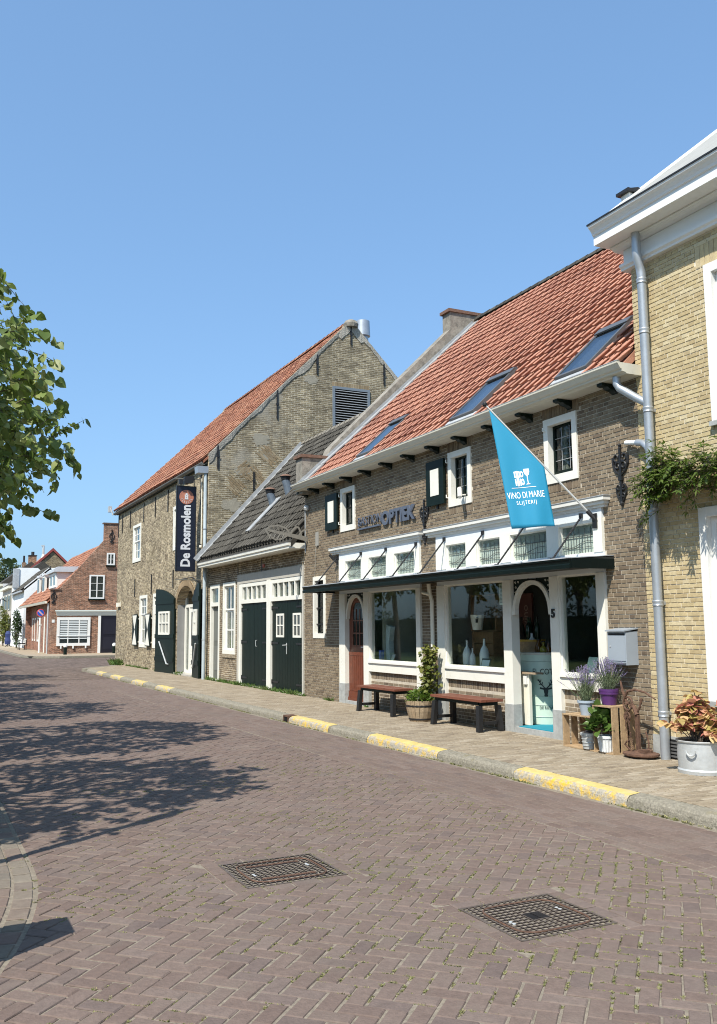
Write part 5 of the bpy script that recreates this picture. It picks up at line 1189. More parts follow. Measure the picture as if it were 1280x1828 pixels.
mb.build('pipe_collar', ZINC, bn)
mb = MB(); mb.tube([(7.80, B0 + .55, 6.25), (7.80, B0 + .55, 4.2)], .018, 6); mb.ball((7.78, B0 + .55, 4.12), .05, 8); mb.build('cable', CREAM, bn)
# windows and hourglass shutters
sash(*W1, bn, 3, .45, (.3, .32, .33), .11, rows=(2, 2)); sash(*W2, bn, 3, .45, (.3, .32, .33), .11, rows=(2, 2)); sash(*W3, bn, 2, .36, (.42, .42, .38), .12, rows=(2, 2)); sash(*W4, bn, 2, .36, (.42, .42, .38), .12, rows=(2, 2))
for (a, b) in ((35.58, 36.42), (33.42, 34.18), (31.5, 31.98)):
    mb = MB(); mb.box(D - .09, D - .05, a, b, .95, 2.17); sh = mb.build('shutter', BLACKP, bn)
    yc = (a + b) / 2; zc = 1.56; mb = MB()
    mb.prism([(D - .096, a + .04, 2.13), (D - .096, b - .04, 2.13), (D - .096, yc, zc)], (.0055, 0, 0)); mb.prism([(D - .096, a + .04, .99), (D - .096, yc, zc), (D - .096, b - .04, .99)], (.0055, 0, 0)); mb.build('hourglass', IVORY, sh)
    mb = MB()
    for z in (1.1, 2.0): mb.box(D - .05, D, a + .02, a + .06, z - .03, z + .03)
    mb.build('hinge', IVORY, sh)
# arched doorway with two thrown-back leaves
ay, ah = (AD[0] + AD[1]) / 2, (AD[1] - AD[0]) / 2
mb = MB(); N = 14; arc = [(ay + ah * math.cos(math.pi * i / N), 2.28 + .70 * math.sin(math.pi * i / N)) for i in range(N + 1)]
for sgn in (0, 1):
    half = [p for p in arc if (p[0] >= ay - 1e-6 if sgn == 0 else p[0] <= ay + 1e-6)]
    cnr = (AD[1], 3.0) if sgn == 0 else (AD[0], 3.0); half = half if sgn == 0 else half
    poly = [cnr] + half if sgn == 0 else half + [cnr]
    if sgn == 0: poly = [cnr] + list(reversed(half))
    mb.prism([(D - .001, p[0], p[1]) for p in poly], (.3, 0, 0))
mb.build('arch_spandrel', BBRICK, bn)
mb = MB()
for i in range(26):
    a = math.pi * (i + .5) / 26; c = Vector((D - .012, ay + (ah + .12) * math.cos(a), 2.28 + .82 * math.sin(a))); rd = Vector((0, math.cos(a), math.sin(a))); tg = Vector((0, -math.sin(a), math.cos(a)))
    mb.obox(c, Vector((.014, 0, 0)), rd * .11, tg * .052)
mb.build('arch_bricks', mat('arch brick', (.27, .2, .11), .9, var=[(.3, .22, .13), (.22, .16, .09)], noise=(15, .2)), bn, kind='stuff')
mb = MB(); GREYR = mat('grey painted reveal', (.22, .22, .215), .7, noise=(4, .08)); mb.box(D + .02, D + .5, AD[1] - .02, AD[1] + .2, SW, 2.98); mb.box(D + .02, D + .5, AD[0] - .2, AD[0] + .02, SW, 2.98); mb.build('reveal', GREYR, bn)
mb = MB(); x = D + .26; frame(mb, AD[0] + .03, AD[1] - .03, SW + .02, 2.97, .12, x, x + .1); mb.box(x + .002, x + .09, AD[0] + .15, AD[1] - .15, 2.3, 2.4); 
mb.box(x + .002, x + .09, AD[1] - .62, AD[1] - .54, SW + .14, 2.3); df = mb.build('door_surround', IVORY, bn)
mb = MB(); mb.box(x + .03, x + .07, AD[0] + .152, AD[1] - .622, SW + .03, 2.298); wd_ = mb.build('inner_door', IVORY, bn)
mb = MB(); mb.box(x + .02, x + .0295, AD[0] + .3, AD[1] - .78, 1.05, 2.15); mb.build('door_pane', mat('door glass', (.07, .075, .07), .06), wd_)
mb = MB()
for k in range(7): mb.box(x + .018, x + .0295, AD[0] + .2, AD[1] - .66, .22 + .11 * k, .315 + .11 * k)
mb.build('louvre_board', IVORY, wd_)
mb = MB(); mb.box(x + .04, x + .046, AD[0] + .15, AD[1] - .15, 2.4, 2.85); mb.box(x + .04, x + .046, AD[1] - .54, AD[1] - .15, SW + .14, 2.3); mb.build('fanlight', GLASSD, df)
def barn_leaf(hinge, ang, s, label):
    """a door leaf with a curved top, thrown back on its hinge; s is +1 when it runs towards +Y from the hinge"""
    L_ = 1.06; ca_, sa_ = math.cos(ang), math.sin(ang)
    def T(u, h, z): return (hinge[0] - sa_ * u - ca_ * h, hinge[1] + s * (ca_ * u - sa_ * h), z)
    out = [(0, SW + .02), (L_ * 1.8 if False else 1.9 * .56 * 1.9, SW + .02)]
    W_ = 2.02 if s > 0 else 1.0
    poly = [(0, .14), (W_, .14), (W_, 2.5)] if s < 0 else [(0, .09), (W_, .09), (W_, 3.0)]
    top = [(W_ - W_ * i / 8, (2.62 + .38 * math.sin(math.pi / 2 * (1 - i / 8)) ** .8) if True else 0) for i in range(9)]
    poly = [(0, .09), (W_, .09)] + top
    mb = MB(); mb.prism([T(u, .01, z) for u, z in poly], Vector(T(0, .06, 0)) - Vector(T(0, .01, 0))); lf_ = mb.build('door_leaf', BLACKP, bn); lf_['label'] = label
    for z in (.5, 1.28, 2.45):
        mb = MB(); mb.prism([T(u, .062, zz) for u, zz in ((.0, z), (W_, z), (W_, z + .14), (0, z + .14))], Vector(T(0, .085, 0)) - Vector(T(0, .062, 0))); mb.build('ledge', BLACKP, lf_)
    wa, wb = W_ * .2, W_ * .78
    mb = MB()
    def bar(u0, u1, z0, z1): mb.prism([T(u, .063, z) for u, z in ((u0, z0), (u1, z0), (u1, z1), (u0, z1))], Vector(T(0, .1, 0)) - Vector(T(0, .063, 0)))
    bar(wa, wa + .1, 1.40, 2.2); bar(wb - .1, wb, 1.40, 2.2); bar(wa + .1, wb - .1, 1.40, 1.47); bar(wa + .1, wb - .1, 2.13, 2.2)
    for k in (1, 2): u = wa + (wb - wa) * k / 3; bar(u - .025, u + .025, 1.47, 2.13)
    bar(wa + .1, wb - .1, 1.78, 1.82); wn = mb.build('window', IVORY, lf_)
    mb = MB(); mb.prism([T(u, .0615, z) for u, z in ((wa + .05, 1.43), (wb - .05, 1.43), (wb - .05, 2.17), (wa + .05, 2.17))], Vector(T(0, .066, 0)) - Vector(T(0, .0615, 0))); mb.build('pane', mat('grey leaf pane', (.3, .3, .27), .2), wn)
    mb = MB(); mb.tube([T(W_ * .72, .1, 1.16), T(W_ * .3, .1, .42), T(W_ * .22, .1, .42)], .025, 6); mb.build('brace_bar', GALV, lf_)
barn_leaf((D - .02, AD[1] + .08), R(4), 1, 'black arched door leaf with small white window and steel bar')
barn_leaf((D - .02, AD[0] - .03), R(5), -1, 'black arched door leaf seen edge on')
mb = MB(); mb.box(D - .1, D + .4, AD[0] + .03, AD[1] - .03, SW - .02, SW + .05); mb.build('doorstep', CONC, bn)
mb = MB(); mb.box(D - .1, D, 39.2, 39.75, 2.55, 2.72); mb.tube([(D - .05, 39.1, 2.75), (D - .05, 39.1, 2.62)], .02, 6); mb.build('wall_lamp', CREAM, bn)
mb = MB(); mb.box(7.42, 7.56, 40.2, 40.45, 6.75, 7.0); mb.tube([(7.5, 40.2, 6.9), (7.6, 40.15, 6.6)], .03, 6); mb.build('floodlight', GALV, bn)
mb = MB(); mb.tube([(D - .04, 27.3, 3.06), (D - .04, 27.9, 3.22), (D - .04, 29.5, 3.22)], .015, 6); mb.build('wall_cable', BLACK, bn)

# hanging sign
hs = thing('hanging_sign', 'long vertical black sign reading De Rosmolen with a copper round emblem', 'sign', (7.4, 27.0, 3.36))
SGN = mat('dark blue black sign', (.012, .016, .03), .35); COP = mat('copper print', (.42, .17, .11), .5, noise=(9, .3)); SGW = mat('silver letters', (.62, .64, .66), .4)
sx0, sx1, sz0, sz1 = 7.03, 7.61, 3.36, 5.97
mb = MB(); mb.box(sx0, sx1, 26.97, 27.03, sz0, sz1); bd = mb.build('board', SGN, hs)
mb = MB(); t_ = .02; mb.box(sx0 - t_, sx0, 26.96, 27.04, sz0 - t_, sz1 + t_); mb.box(sx1, sx1 + t_, 26.96, 27.04, sz0 - t_, sz1 + t_); mb.box(sx0, sx1, 26.962, 27.038, sz1, sz1 + t_); mb.box(sx0, sx1, 26.962, 27.038, sz0 - t_, sz0); mb.build('frame', BLACK, hs)
cx, cz = (sx0 + sx1) / 2 + .0, 5.64
mb = MB(); mb.prism([(cx + .225 * math.cos(a), 26.962, cz + .225 * math.sin(a)) for a in [2 * math.pi * i / 32 for i in range(32)]], (0, .007, 0)); em = mb.build('emblem', COP, bd)
mb = MB(); ww = .5
for (x0, x1, z0, z1) in ((-.055, .055, -.07, -.03), (-.05, -.02, -.03, .05), (.02, .05, -.03, .05), (-.06, .06, .05, .075), (-.03, .03, .075, .12), (-.02, .02, -.01, .03)): mb.box(cx + x0, cx + x1, 26.9575, 26.961, cz + z0, cz + z1)
for k in range(7): a = R(200 + k * 22); mb.tube([(cx + .13 * math.cos(a), 26.959, cz + .13 * math.sin(a)), (cx + .2 * math.cos(a + .1), 26.959, cz + .2 * math.sin(a + .1))], .006, 4)
mb.build('mill_mark', SGW, em)
place_text('lettering', 'De Rosmolen', .40, .003, SGW, bd, (cx + .125, 26.966, sz0 + .12), (0, 0, 1), (-1, 0, 0), off=.014, align='LEFT', fit=1.90)
mb = MB(); mb.box(6.95, D, 26.98, 27.02, 6.20, 6.235); mb.tube([(7.06, 27, 5.99), (7.06, 27, 6.22)], .012, 6); mb.tube([(7.58, 27, 5.99), (7.58, 27, 6.22)], .012, 6); mb.tube([(7.10, 27, 6.0), (7.22, 27, 6.16), (7.34, 27, 6.02), (7.46, 27, 6.16)], .015, 6); mb.box(7.0, D, 26.985, 27.015, 3.08, 3.105); mb.build('bracket', mat('bronze green bracket', (.16, .155, .13), .6), hs)
mb = MB(); mb.obox((7.36, 26.9, 6.17), Vector((.14, 0, .02)), Vector((0, .1, 0)), Vector((0, 0, .11))); mb.tube([(7.5, 26.95, 6.25), (7.75, 27, 6.55)], .012, 6); mb.obox((7.12, 26.9, 6.10), Vector((.06, 0, 0)), Vector((0, .05, 0)), Vector((0, 0, .07))); mb.build('sign_lamp', BLACK, hs)
# ------------------------------------------------------------------ houses beyond the side street
RBRICKX = brickmat('red gable brick', 'x', (.34, .16, .095), (.17, .085, .055), (.40, .32, .25), .2, .062, msize=.14)
RBRICKY = brickmat('red side brick', 'y', (.36, .16, .10), (.22, .10, .065), (.40, .31, .25), .2, .062, msize=.14)
ch = thing('red_corner_house', 'red brown brick corner house with sloping gable, orange roof and white shop window', 'house', (11, 62, 0))
GY = 57.7
mb = MB(); mb.prism([(x, GY, z) for x, z in ((7.32, 0), (7.32, 3.98), (7.85, 4.08), (10.42, 7.15), (10.42, 8.2), (12.2, 8.2), (12.2, 7.15), (14.8, 4.05), (15.2, 4.05), (15.2, 0))], (0, .35, 0)); gw_ = mb.build('gable_wall', RBRICKX, ch)
SWX = lambda y: 7.34 + .04 * (y - 58.05)
mb = MB(); mb.prism([(7.34, GY + .35, 0), (7.6, GY + .35, 0), (8.25, 74, 0), (SWX(74), 74, 0)], (0, 0, 3.25)); mb.box(14.9, 15.1, GY + .35, 74, 0, 3.25); mb.prism([(x, 73.9, z) for x, z in ((7.6, 0), (7.6, 3.3), (11.2, 7.4), (14.9, 3.3), (14.9, 0))], (0, .3, 0)); mb.build('side_wall', RBRICKY, ch)
mb = MB(); mb.box(7.25, 7.9, GY - .06, GY + .4, 3.985, 4.06); mb.box(10.34, 12.28, GY - .06, GY + .4, 8.2, 8.27); mb.build('coping', mat('dark coping', (.12, .075, .055), .9), ch)
mb = MB(); mb.prism([(7.15, GY + .36, 3.3), (10.95, GY + .36, 7.15), (14.9, GY + .36, 3.3), (14.9, GY + .36, 3.2), (10.95, GY + .36, 7.0), (7.15, GY + .36, 3.2)], (0, 16.4, 0)); crf = mb.build('roof', TILEO, ch)
tile_roof(GY + .38, 74.1, 7.13, 3.3, 1.013, 10.95, [TILEO], crf, wd=.24, ln=.34, amp=.03, nmax=0, seed=15)
mb = MB(); mb.prism([(7.05, GY + .4, 3.18), (7.0, GY + .4, 3.32), (7.2, GY + .4, 3.32), (7.2, GY + .4, 3.18)], (0, 16.2, 0)); mb.build('gutter', CREAM, ch)
mb = MB(); mb.tube([(7.25, GY + .5, 3.2), (7.25, GY + .5, .1)], .05, 8); mb.build('downpipe', GALV, ch)
def xsash(x0, x1, z0, z1, Y, parent, cols, rows, t=.09, glass=GLASSD, back=(.16, .16, .15), name='window', sill=True):
    mb = MB(); mb.box(x0, x0 + t, Y - .05, Y + .05, z0, z1); mb.box(x1 - t, x1, Y - .05, Y + .05, z0, z1); mb.box(x0 + t, x1 - t, Y - .048, Y + .05, z0, z0 + t); mb.box(x0 + t, x1 - t, Y - .048, Y + .05, z1 - t, z1)
    for c in range(1, cols): x = x0 + (x1 - x0) * c / cols; mb.box(x - .03, x + .03, Y - .045, Y + .05, z0 + t, z1 - t)
    f = mb.build(name, WHITE, parent)
    for c in range(cols):
        for r in range(rows):
            a, b = x0 + (x1 - x0) * c / cols + (t if c == 0 else .031), x0 + (x1 - x0) * (c + 1) / cols - (t if c == cols - 1 else .031)
            p, q = z0 + t + (z1 - z0 - 2 * t) * r / rows, z0 + t + (z1 - z0 - 2 * t) * (r + 1) / rows
            mb = MB(); mb.box(a, b, Y - .03, Y - .024, p + .012, q - .012); mb.build('pane', glass, f)
            if r: mb = MB(); mb.box(a, b, Y - .04, Y - .01, p - .011, p + .011); mb.build('glazing_bar', WHITE, f)
    mb = MB(); mb.box(x0 + .02, x1 - .02, Y - .016, Y - .008, z0 + .02, z1 - .02); mb.build('backing', mat('window backing', back, .9), f)
    if sill: mb = MB(); mb.box(x0 - .05, x1 + .05, Y - .12, Y, z0 - .09, z0 - .002); mb.build('sill', BLACKP, f)
    return f
xsash(9.58, 10.50, 3.46, 4.95, GY, ch, 2, 3); xsash(10.6, 11.1, 5.58, 6.35, GY, ch, 2, 2)
sf = xsash(7.72, 9.70, .58, 2.32, GY - .03, ch, 3, 1, .17, GLASSD, (.10, .11, .12), 'shop_window', False)
mb = MB()
for k in range(11): z = 1.0 + .105 * k; mb.box(7.92, 9.5, GY - .0695, GY - .0620, z, z + .062)
mb.build('blind_slats', mat('pale blind', (.62, .66, .66), .7), sf)
mb = MB(); mb.box(7.75, 9.67, GY - .12, GY - .0805, 1.18, 1.21); 
for x in (7.98, 8.7, 9.45): mb.box(x - .04, x + .04, GY - .1, GY, .42, .579)
mb.build('window_brackets', WHITE, sf)
mb = MB(); mb.box(7.6, 12.4, GY - .16, GY, 2.68, 2.76); mb.prism([(7.62, GY - .13, 2.68), (7.7, GY - .04, 2.42), (12.3, GY - .04, 2.42), (12.38, GY - .13, 2.68)], (0, .12, 0)); mb.build('fascia', mat('pale grey green fascia', (.60, .64, .60), .5), ch)
for x in (10.18, 11.5): mb = MB(); mb.box(x, x + .16, GY - .05, GY, SW, 2.41); mb.build('door_post', WHITE, ch)
mb = MB(); mb.box(10.34, 11.5, GY - .02, GY - .003, SW, 2.41); d_ = mb.build('door', mat('black blue door', (.012, .012, .02), .3), ch)
mb = MB(); mb.box(10.5, 11.35, GY - .03, GY - .021, .35, 1.1); mb.box(10.5, 11.35, GY - .03, GY - .021, 1.25, 2.2); mb.build('door_panel', mat('black blue panel', (.018, .018, .028), .3), d_)
mb = MB(); mb.box(7.42, 7.58, GY - .02, GY, 2.0, 2.18); mb.build('name_plate', WHITE, ch)
for (x, z) in ((7.48, 3.62), (10.88, 7.45)):
    mb = MB(); mb.box(x - .025, x + .025, GY - .04, GY, z - .45, z + .3); mb.ball((x, GY - .04, z + .33), .05, 6)
    for s in (-1, 1): mb.tube([(x + s * (.03 + .12 * math.sin(i / 8 * math.pi)), GY - .03, z - .25 + .45 * i / 8) for i in range(9)], .022, 5); mb.tube([(x + s * (.02 + .07 * math.sin(i / 6 * math.pi)), GY - .03, z - .5 + .22 * i / 6) for i in range(7)], .02, 5)
    mb.build('wall_anchor', BLACK, ch)
for (a, b) in ((65.85, 67.2), (69.0, 69.9), (71.0, 72.0)): sash(a, b, .75, 2.42, ch, 1, .4, (.5, .5, .46), .12, x=SWX(a) + .03)
mb = MB(); mb.box(SWX(62) - .03, SWX(62) + .1, 61.0, 61.9, SW, 2.4); mb.build('side_door', CREAM, ch)
# dormers on the street side
mb = MB()
for (a, b, x0) in ((60.2, 63.6, 7.95),):
    mb.prism([(x0, a, 3.3 + 1.013 * (x0 - 7.13)), (x0, a, 5.25), (9.2, a, 5.25)], (0, b - a, 0))
dm = mb.build('dormer', mat('pale pink dormer cheek', (.72, .68, .64), .6), ch)
mb = MB(); mb.box(7.75, 9.6, 60.0, 63.8, 5.25, 5.42); mb.prism([(7.75, 60.0, 5.42), (9.75, 60, 5.42), (9.7, 60, 5.62), (8.0, 60, 5.58)], (0, 3.8, 0)); mb.build('dormer_roof', mat('pale zinc dormer roof', (.45, .49, .53), .5, noise=(3, .08)), dm)
mb = MB(); frame(mb, 60.3, 63.5, 4.28, 5.22, .14, 7.89, 7.99); mb.box(7.9, 7.98, 61.8, 62.0, 4.42, 5.08); dw = mb.build('dormer_window', WHITE, dm)
mb = MB(); mb.box(7.93, 7.936, 60.43, 63.37, 4.41, 5.09); mb.build('pane', GLASSD, dw)
for (a, b, lab) in ((66.2, 67.5, 1), (69.3, 70.5, 1)):
    mb = MB(); mb.box(7.95, 9.0, a, b, 4.2, 5.35, 0); d2 = mb.build('dormer', IVORY, ch)
    mb = MB(); mb.box(7.9, 9.3, a - .08, b + .08, 5.352, 5.5); mb.build('dormer_roof', mat('pale grey capping', (.6, .62, .64), .5), d2)
    mb = MB(); mb.box(7.94, 7.949, a + .15, b - .15, 4.3, 5.2); mb.box(8.1, 8.7, a - .012, a - .001, 4.35, 5.2); mb.build('pane', mat('dark brown pane', (.03, .022, .02), .1), d2)

# white rendered house with dark tiled roof
wh = thing('white_house', 'white rendered house with dark tiled roof behind the orange roofed corner house', 'house', (10, 82, 0))
RENDW = mat('white render', (.76, .78, .78), .8, noise=(2, .05))
mb = MB(); mb.prism([(x, 77.5, z) for x, z in ((7.75, 0), (7.75, 5.0), (9.6, 6.6), (13, 6.6), (13, 0))], (0, .3, 0)); mb.box(7.76, 8.05, 77.8, 86, 0, 4.75); mb.build('wall', RENDW, wh)
mb = MB(); mb.prism([(7.6, 77.5, 4.75), (9.7, 77.5, 6.62), (11.8, 77.5, 4.75), (11.8, 77.5, 4.6), (9.7, 77.5, 6.45), (7.6, 77.5, 4.6)], (0, 8.4, 0)); wr = mb.build('roof', TILED, wh)
tile_roof(77.6, 86.0, 7.58, 4.75, .89, 9.7, [TILED], wr, wd=.34, ln=.42, amp=.045, nmax=0, seed=31)
mb = MB(); mb.prism([(x, 85.9, z) for x, z in ((7.62, 0), (7.62, 5.2), (7.72, 7.0), (8.1, 7.1), (9.7, 7.1), (11.8, 5.0), (11.8, 0))], (0, .45, 0)); mb.build('gable', RENDW, wh)
mb = MB(); mb.box(7.62, 8.12, 85.82, 86.4, 5.3, 7.02); mb.build('lead_clad_stack', LEAD, wh)
mb = MB(); mb.box(7.45, 7.6, 77.6, 86, 4.62, 4.74); mb.build('gutter', LEAD, wh)
# brown gable with red verge, chimneys
bh = thing('brown_gable_house', 'brown brick gable with red roof edges, brick chimney and slim flue behind the white house', 'house', (12.2, 97, 0))
mb = MB(); mb.prism([(x, 95, z) for x, z in ((9.0, 0), (9.0, 6.4), (12.1, 9.35), (15.2, 6.4), (15.2, 0))], (0, .35, 0)); mb.build('gable_wall', brickmat('brown far brick', 'x', (.30, .23, .13), (.17, .12, .075), (.3, .27, .2), .22, .08, msize=.14), bh)
mb = MB(); mb.box(9.02, 9.3, 95.35, 103, 0, 6.4); mb.box(14.9, 15.18, 95.35, 103, 0, 6.4); mb.build('side_wall', RBRICKY, bh)
mb = MB(); mb.prism([(x, 95.1, z) for x, z in ((8.7, 6.25), (12.1, 9.55), (15.5, 6.25), (15.5, 6.1), (12.1, 9.38), (8.7, 6.1))], (0, 8, 0)); mb.build('roof', TILEO, bh)
mb = MB(); 
for s in (-1, 1): mb.prism([(12.1, 94.85, 9.75), (12.1 + s * 3.5, 94.85, 6.35), (12.1 + s * 3.5, 94.85, 6.1), (12.1, 94.85, 9.45)], (0, .3, 0))
mb.build('verge', mat('dark red verge', (.24, .05, .04), .5), bh)
mb = MB(); mb.box(10.25, 11.0, 99, 99.8, 6.8, 9.2); mb.box(9.6, 9.95, 99, 99.4, 6.5, 8.5); cst = mb.build('chimney', brickmat('far chimney brick', 'x', (.3, .17, .10), (.2, .11, .07), (.3, .24, .18), .25, .09), bh)
mb = MB(); mb.box(10.2, 11.05, 98.95, 99.85, 9.2, 9.28); mb.tube([(10.65, 99.4, 9.28), (10.65, 99.4, 9.65)], .16, 8); mb.tube([(9.78, 99.2, 8.5), (9.78, 99.2, 9.2)], .1, 8); mb.build('chimney_pot', BLACK, cst)
mb = MB(); mb.tube([(11.35, 96.5, 8.4), (11.35, 96.5, 9.2)], [.24, .12], 8); mb.tube([(11.35, 96.5, 9.2), (11.35, 96.5, 10.0)], .11, 8, 1); mb.box(11.15, 11.45, 96.4, 96.6, 10.0, 10.12, 1); mb.build('flue', [WHITE, GALV], bh)
# farther terraces, one mass of fronts each its own house
RENDG = mat('grey beige render', (.50, .45, .39), .85, noise=(2, .08)); 
for (y0, y1, zt, m_, lab, rm) in ((88, 97, 5.6, RENDG, 'grey beige fronted terrace house with shutters just past the white house', TILED), (97.5, 108, 6.2, mat('pale far render', (.62, .62, .62), .85), 'pale grey far terrace house at the left edge of the street', TILED), (108.5, 122, 5.4, RENDW, 'small white far house at the very end of the street', TILEO)):
    t = thing('terrace_house', lab, 'house', (9, (y0 + y1) / 2, 0), 'far terrace houses')
    mb = MB(); mb.box(7.7, 13, y0, y1, 0, zt); mb.build('wall', m_, t)
    mb = MB(); mb.prism([(7.45, y0, zt), (10.35, y0, zt + 2.3), (13.2, y0, zt)], (0, y1 - y0, 0)); mb.build('roof', rm, t)
    mb = MB(); mb.box(7.4, 7.7, y0, y1, zt - .25, zt - .02); mb.build('cornice', CREAM, t)
    n = 3
    for k in range(n):
        for (za, zb) in ((.9, 2.6), (3.4, 4.8)):
            a = y0 + (y1 - y0) * (k + .28) / n; b = y0 + (y1 - y0) * (k + .68) / n
            mb = MB(); mb.box(7.64, 7.699, a, b, za, zb); wq = mb.build('window', WHITE, t); mb = MB(); mb.box(7.62, 7.639, a + .12, b - .12, za + .12, zb - .12); mb.build('pane', mat('far pane', (.05, .06, .06), .1), wq)
            if y0 == 88: 
                for (p, q) in ((a - .55, a - .04), (b + .04, b + .55)): mb = MB(); mb.box(7.62, 7.699, p, q, za, zb); mb.build('shutter', mat('grey green shutter', (.2, .22, .19), .6), t)

# no stopping sign on its white post
ns = thing('no_parking_sign', 'round blue no parking sign with red ring on a pale post by the brick wall', 'road sign', (7.13, 61.0, SW))
mb = MB(); mb.tube([(7.13, 61.0, SW), (7.13, 61.0, 2.40)], .07, 10); mb.box(7.02, 7.24, 60.92, 60.96, 1.85, 1.9); mb.build('post', mat('pale post', (.66, .70, .66), .5), ns)
def disc(r, y, th_, m_, name, parent, hole=0):
    mb = MB(); mb.prism([(7.13 + r * math.cos(a), y, 2.65 + r * math.sin(a)) for a in [2 * math.pi * i / 36 for i in range(36)]], (0, th_, 0)); return mb.build(name, m_, parent)
pl_ = disc(.25, 60.90, .02, mat('sign red', (.62, .08, .06), .4), 'plate', ns)
disc(.20, 60.894, .0055, mat('sign blue', (.02, .10, .50), .4), 'blue_field', pl_)
mb = MB(); mb.obox((7.13, 60.891, 2.65), Vector((.15, 0, -.15)), Vector((0, .002, 0)), Vector((.032, 0, .032))); mb.build('red_bar', mat('faded red bar', (.60, .38, .45), .4), pl_)
# bollards
def bollard(x, y, lab):
    t = thing('bollard', lab, 'bollard', (x, y, SW), 'black bollards with white tops', local=True)
    mb = MB(); mb.lathe((0, 0, 0), [(.10, 0), (.10, .42), (.095, .43)], 14); mb.build('post', BLACKP, t)
    mb = MB(); mb.lathe((0, 0, .43), [(.095, 0), (.11, .03), (.11, .10), (.08, .17), (.02, .2)], 14); mb.build('white_cap', WHITE, t)
bollard(7.96, 55.6, 'short black bollard with a white top before the white shop window'); bollard(10.98, 56.6, 'short black bollard with white top beside the dark door, half hidden by the barn corner')
# bench and plants by the side wall
fb = thing('far_bench', 'dark garden bench with pale back slats against the side of the red brick house', 'bench', (7.1, 70.6, SW))
mb = MB()
for (x, y) in ((6.85, 70.1), (6.85, 71.3), (7.28, 70.1), (7.28, 71.3)): mb.box(x - .03, x + .03, y - .03, y + .03, SW, .62)
mb.box(7.25, 7.31, 70.05, 71.35, .5, .95); mb.box(6.8, 7.3, 70.07, 70.13, .55, .62); mb.build('bench_frame', BLACK, fb)
mb = MB()
for k in range(4): mb.box(6.84 + .11 * k, 6.93 + .11 * k, 70.0, 71.4, .46, .49)
for k in range(3): mb.box(7.20 + .02 * k, 7.235 + .02 * k, 70.0, 71.4, .58 + .13 * k, .66 + .13 * k)
mb.build('slats', mat('pale weathered slats', (.62, .60, .55), .7), fb)
ub = thing('street_parasol', 'small blue wrapped street object standing on the far pavement by the yellow green bush', 'street furniture', (7.2, 84, SW))
mb = MB(); mb.lathe((7.2, 84, SW), [(.22, .2), (.26, .5), (.2, .8), (.24, 1.1), (.12, 1.35)], 10); mb.build('body', mat('navy blue cloth', (.015, .03, .12), .7), ub)
mb = MB(); mb.tube([(7.2, 84, .3), (7.5, 83.5, SW)], .03, 5); mb.tube([(7.2, 84, .3), (6.95, 83.5, SW)], .03, 5); mb.tube([(7.2, 84, .3), (7.2, 84.4, SW)], .03, 5); mb.build('stand', BLACK, ub)
sl = thing('street_lantern', 'grey lantern lamp hanging at the left edge above the far street', 'street lamp', (7.3, 92, 3.4))
mb = MB(); mb.lathe((7.0, 92, 3.3), [(.12, 0), (.3, .45), (.36, .5), (.12, .75), (.05, .9)], 8); mb.build('lamp_shade', mat('pale lantern', (.5, .52, .5), .4), sl)
mb = MB(); mb.tube([(7.7, 92, 4.2), (7.2, 92, 4.5), (7.0, 92, 4.2)], .05, 6); mb.build('arm', BLACK, sl)

# ------------------------------------------------------------------ leaves, trees and bushes
LIME = mat('lime leaf', (.06, .10, .02), .5, var=[(.08, .13, .022), (.18, .245, .05), (.12, .18, .032), (.30, .34, .12), (.15, .21, .04)], trans=.40, spec=.5)
DARKLEAF = mat('dark evergreen leaf', (.03, .06, .015), .5, var=[(.02, .045, .01), (.045, .085, .018), (.03, .06, .014)], trans=.25)
VINEL = mat('wisteria leaf', (.05, .09, .015), .45, var=[(.05, .10, .014), (.11, .165, .026), (.08, .13, .02), (.16, .20, .045)], trans=.4)
OLIVEL = mat('yellow green leaf', (.14, .16, .03), .6, var=[(.12, .14, .025), (.2, .2, .045), (.08, .12, .02)], trans=.3)
FARLEAF = mat('far tree leaf', (.06, .09, .03), .7, var=[(.045, .075, .025), (.09, .12, .04), (.06, .09, .03)], trans=.25)
BARK = mat('grey brown bark', (.11, .09, .07), .95, noise=(14, .3), bump=(30, .02))
# heart-shaped leaf, stalk at the origin, blade along +Y, folded a little on its midrib
LEAF = ([(0, 0, 0), (0, .5, -.03), (0, 1.0, -.12), (-.34, -.04, .05), (-.50, .28, .09), (-.34, .66, .03), (.34, -.04, .05), (.50, .28, .09), (.34, .66, .03)],
        [(0, 1, 4, 3), (1, 5, 4), (1, 2, 5), (0, 6, 7, 1), (1, 7, 8), (1, 8, 2)])
LEAF2 = ([(0, 0, 0), (0, .5, -.02), (0, 1, -.14), (-.26, .45, .06), (.26, .45, .06)], [(0, 1, 3), (1, 2, 3), (0, 4, 1), (1, 4, 2)])
LEAF3 = ([(0, 0, 0), (0, 1, -.1), (-.17, .45, .05), (.17, .45, .05)], [(0, 3, 1, 2)])
def basis(d, up, size, roll=0.0):
    y = np.array(d, float); y /= np.linalg.norm(y) + 1e-9; z = np.array(up, float); z = z - y * z.dot(y); n = np.linalg.norm(z)
    z = z / n if n > 1e-4 else np.cross(y, [1, 0, 0.01]); x = np.cross(y, z)
    c, s = math.cos(roll), math.sin(roll); x2 = x * c + z * s; z2 = z * c - x * s
    return np.stack([x2, y, z2], axis=1) * size
def leaf_mesh(name, trs, proto, m, parent, **kw):
    P = np.array(proto[0], float); V = np.concatenate([P @ B.T + L_ for B, L_ in trs]) if trs else np.zeros((0, 3)); k = len(P)
    F = [tuple(i + k * j for i in f) for j in range(len(trs)) for f in proto[1]]
    return link(name, np_mesh(name, V, F, m, True), parent, **kw)
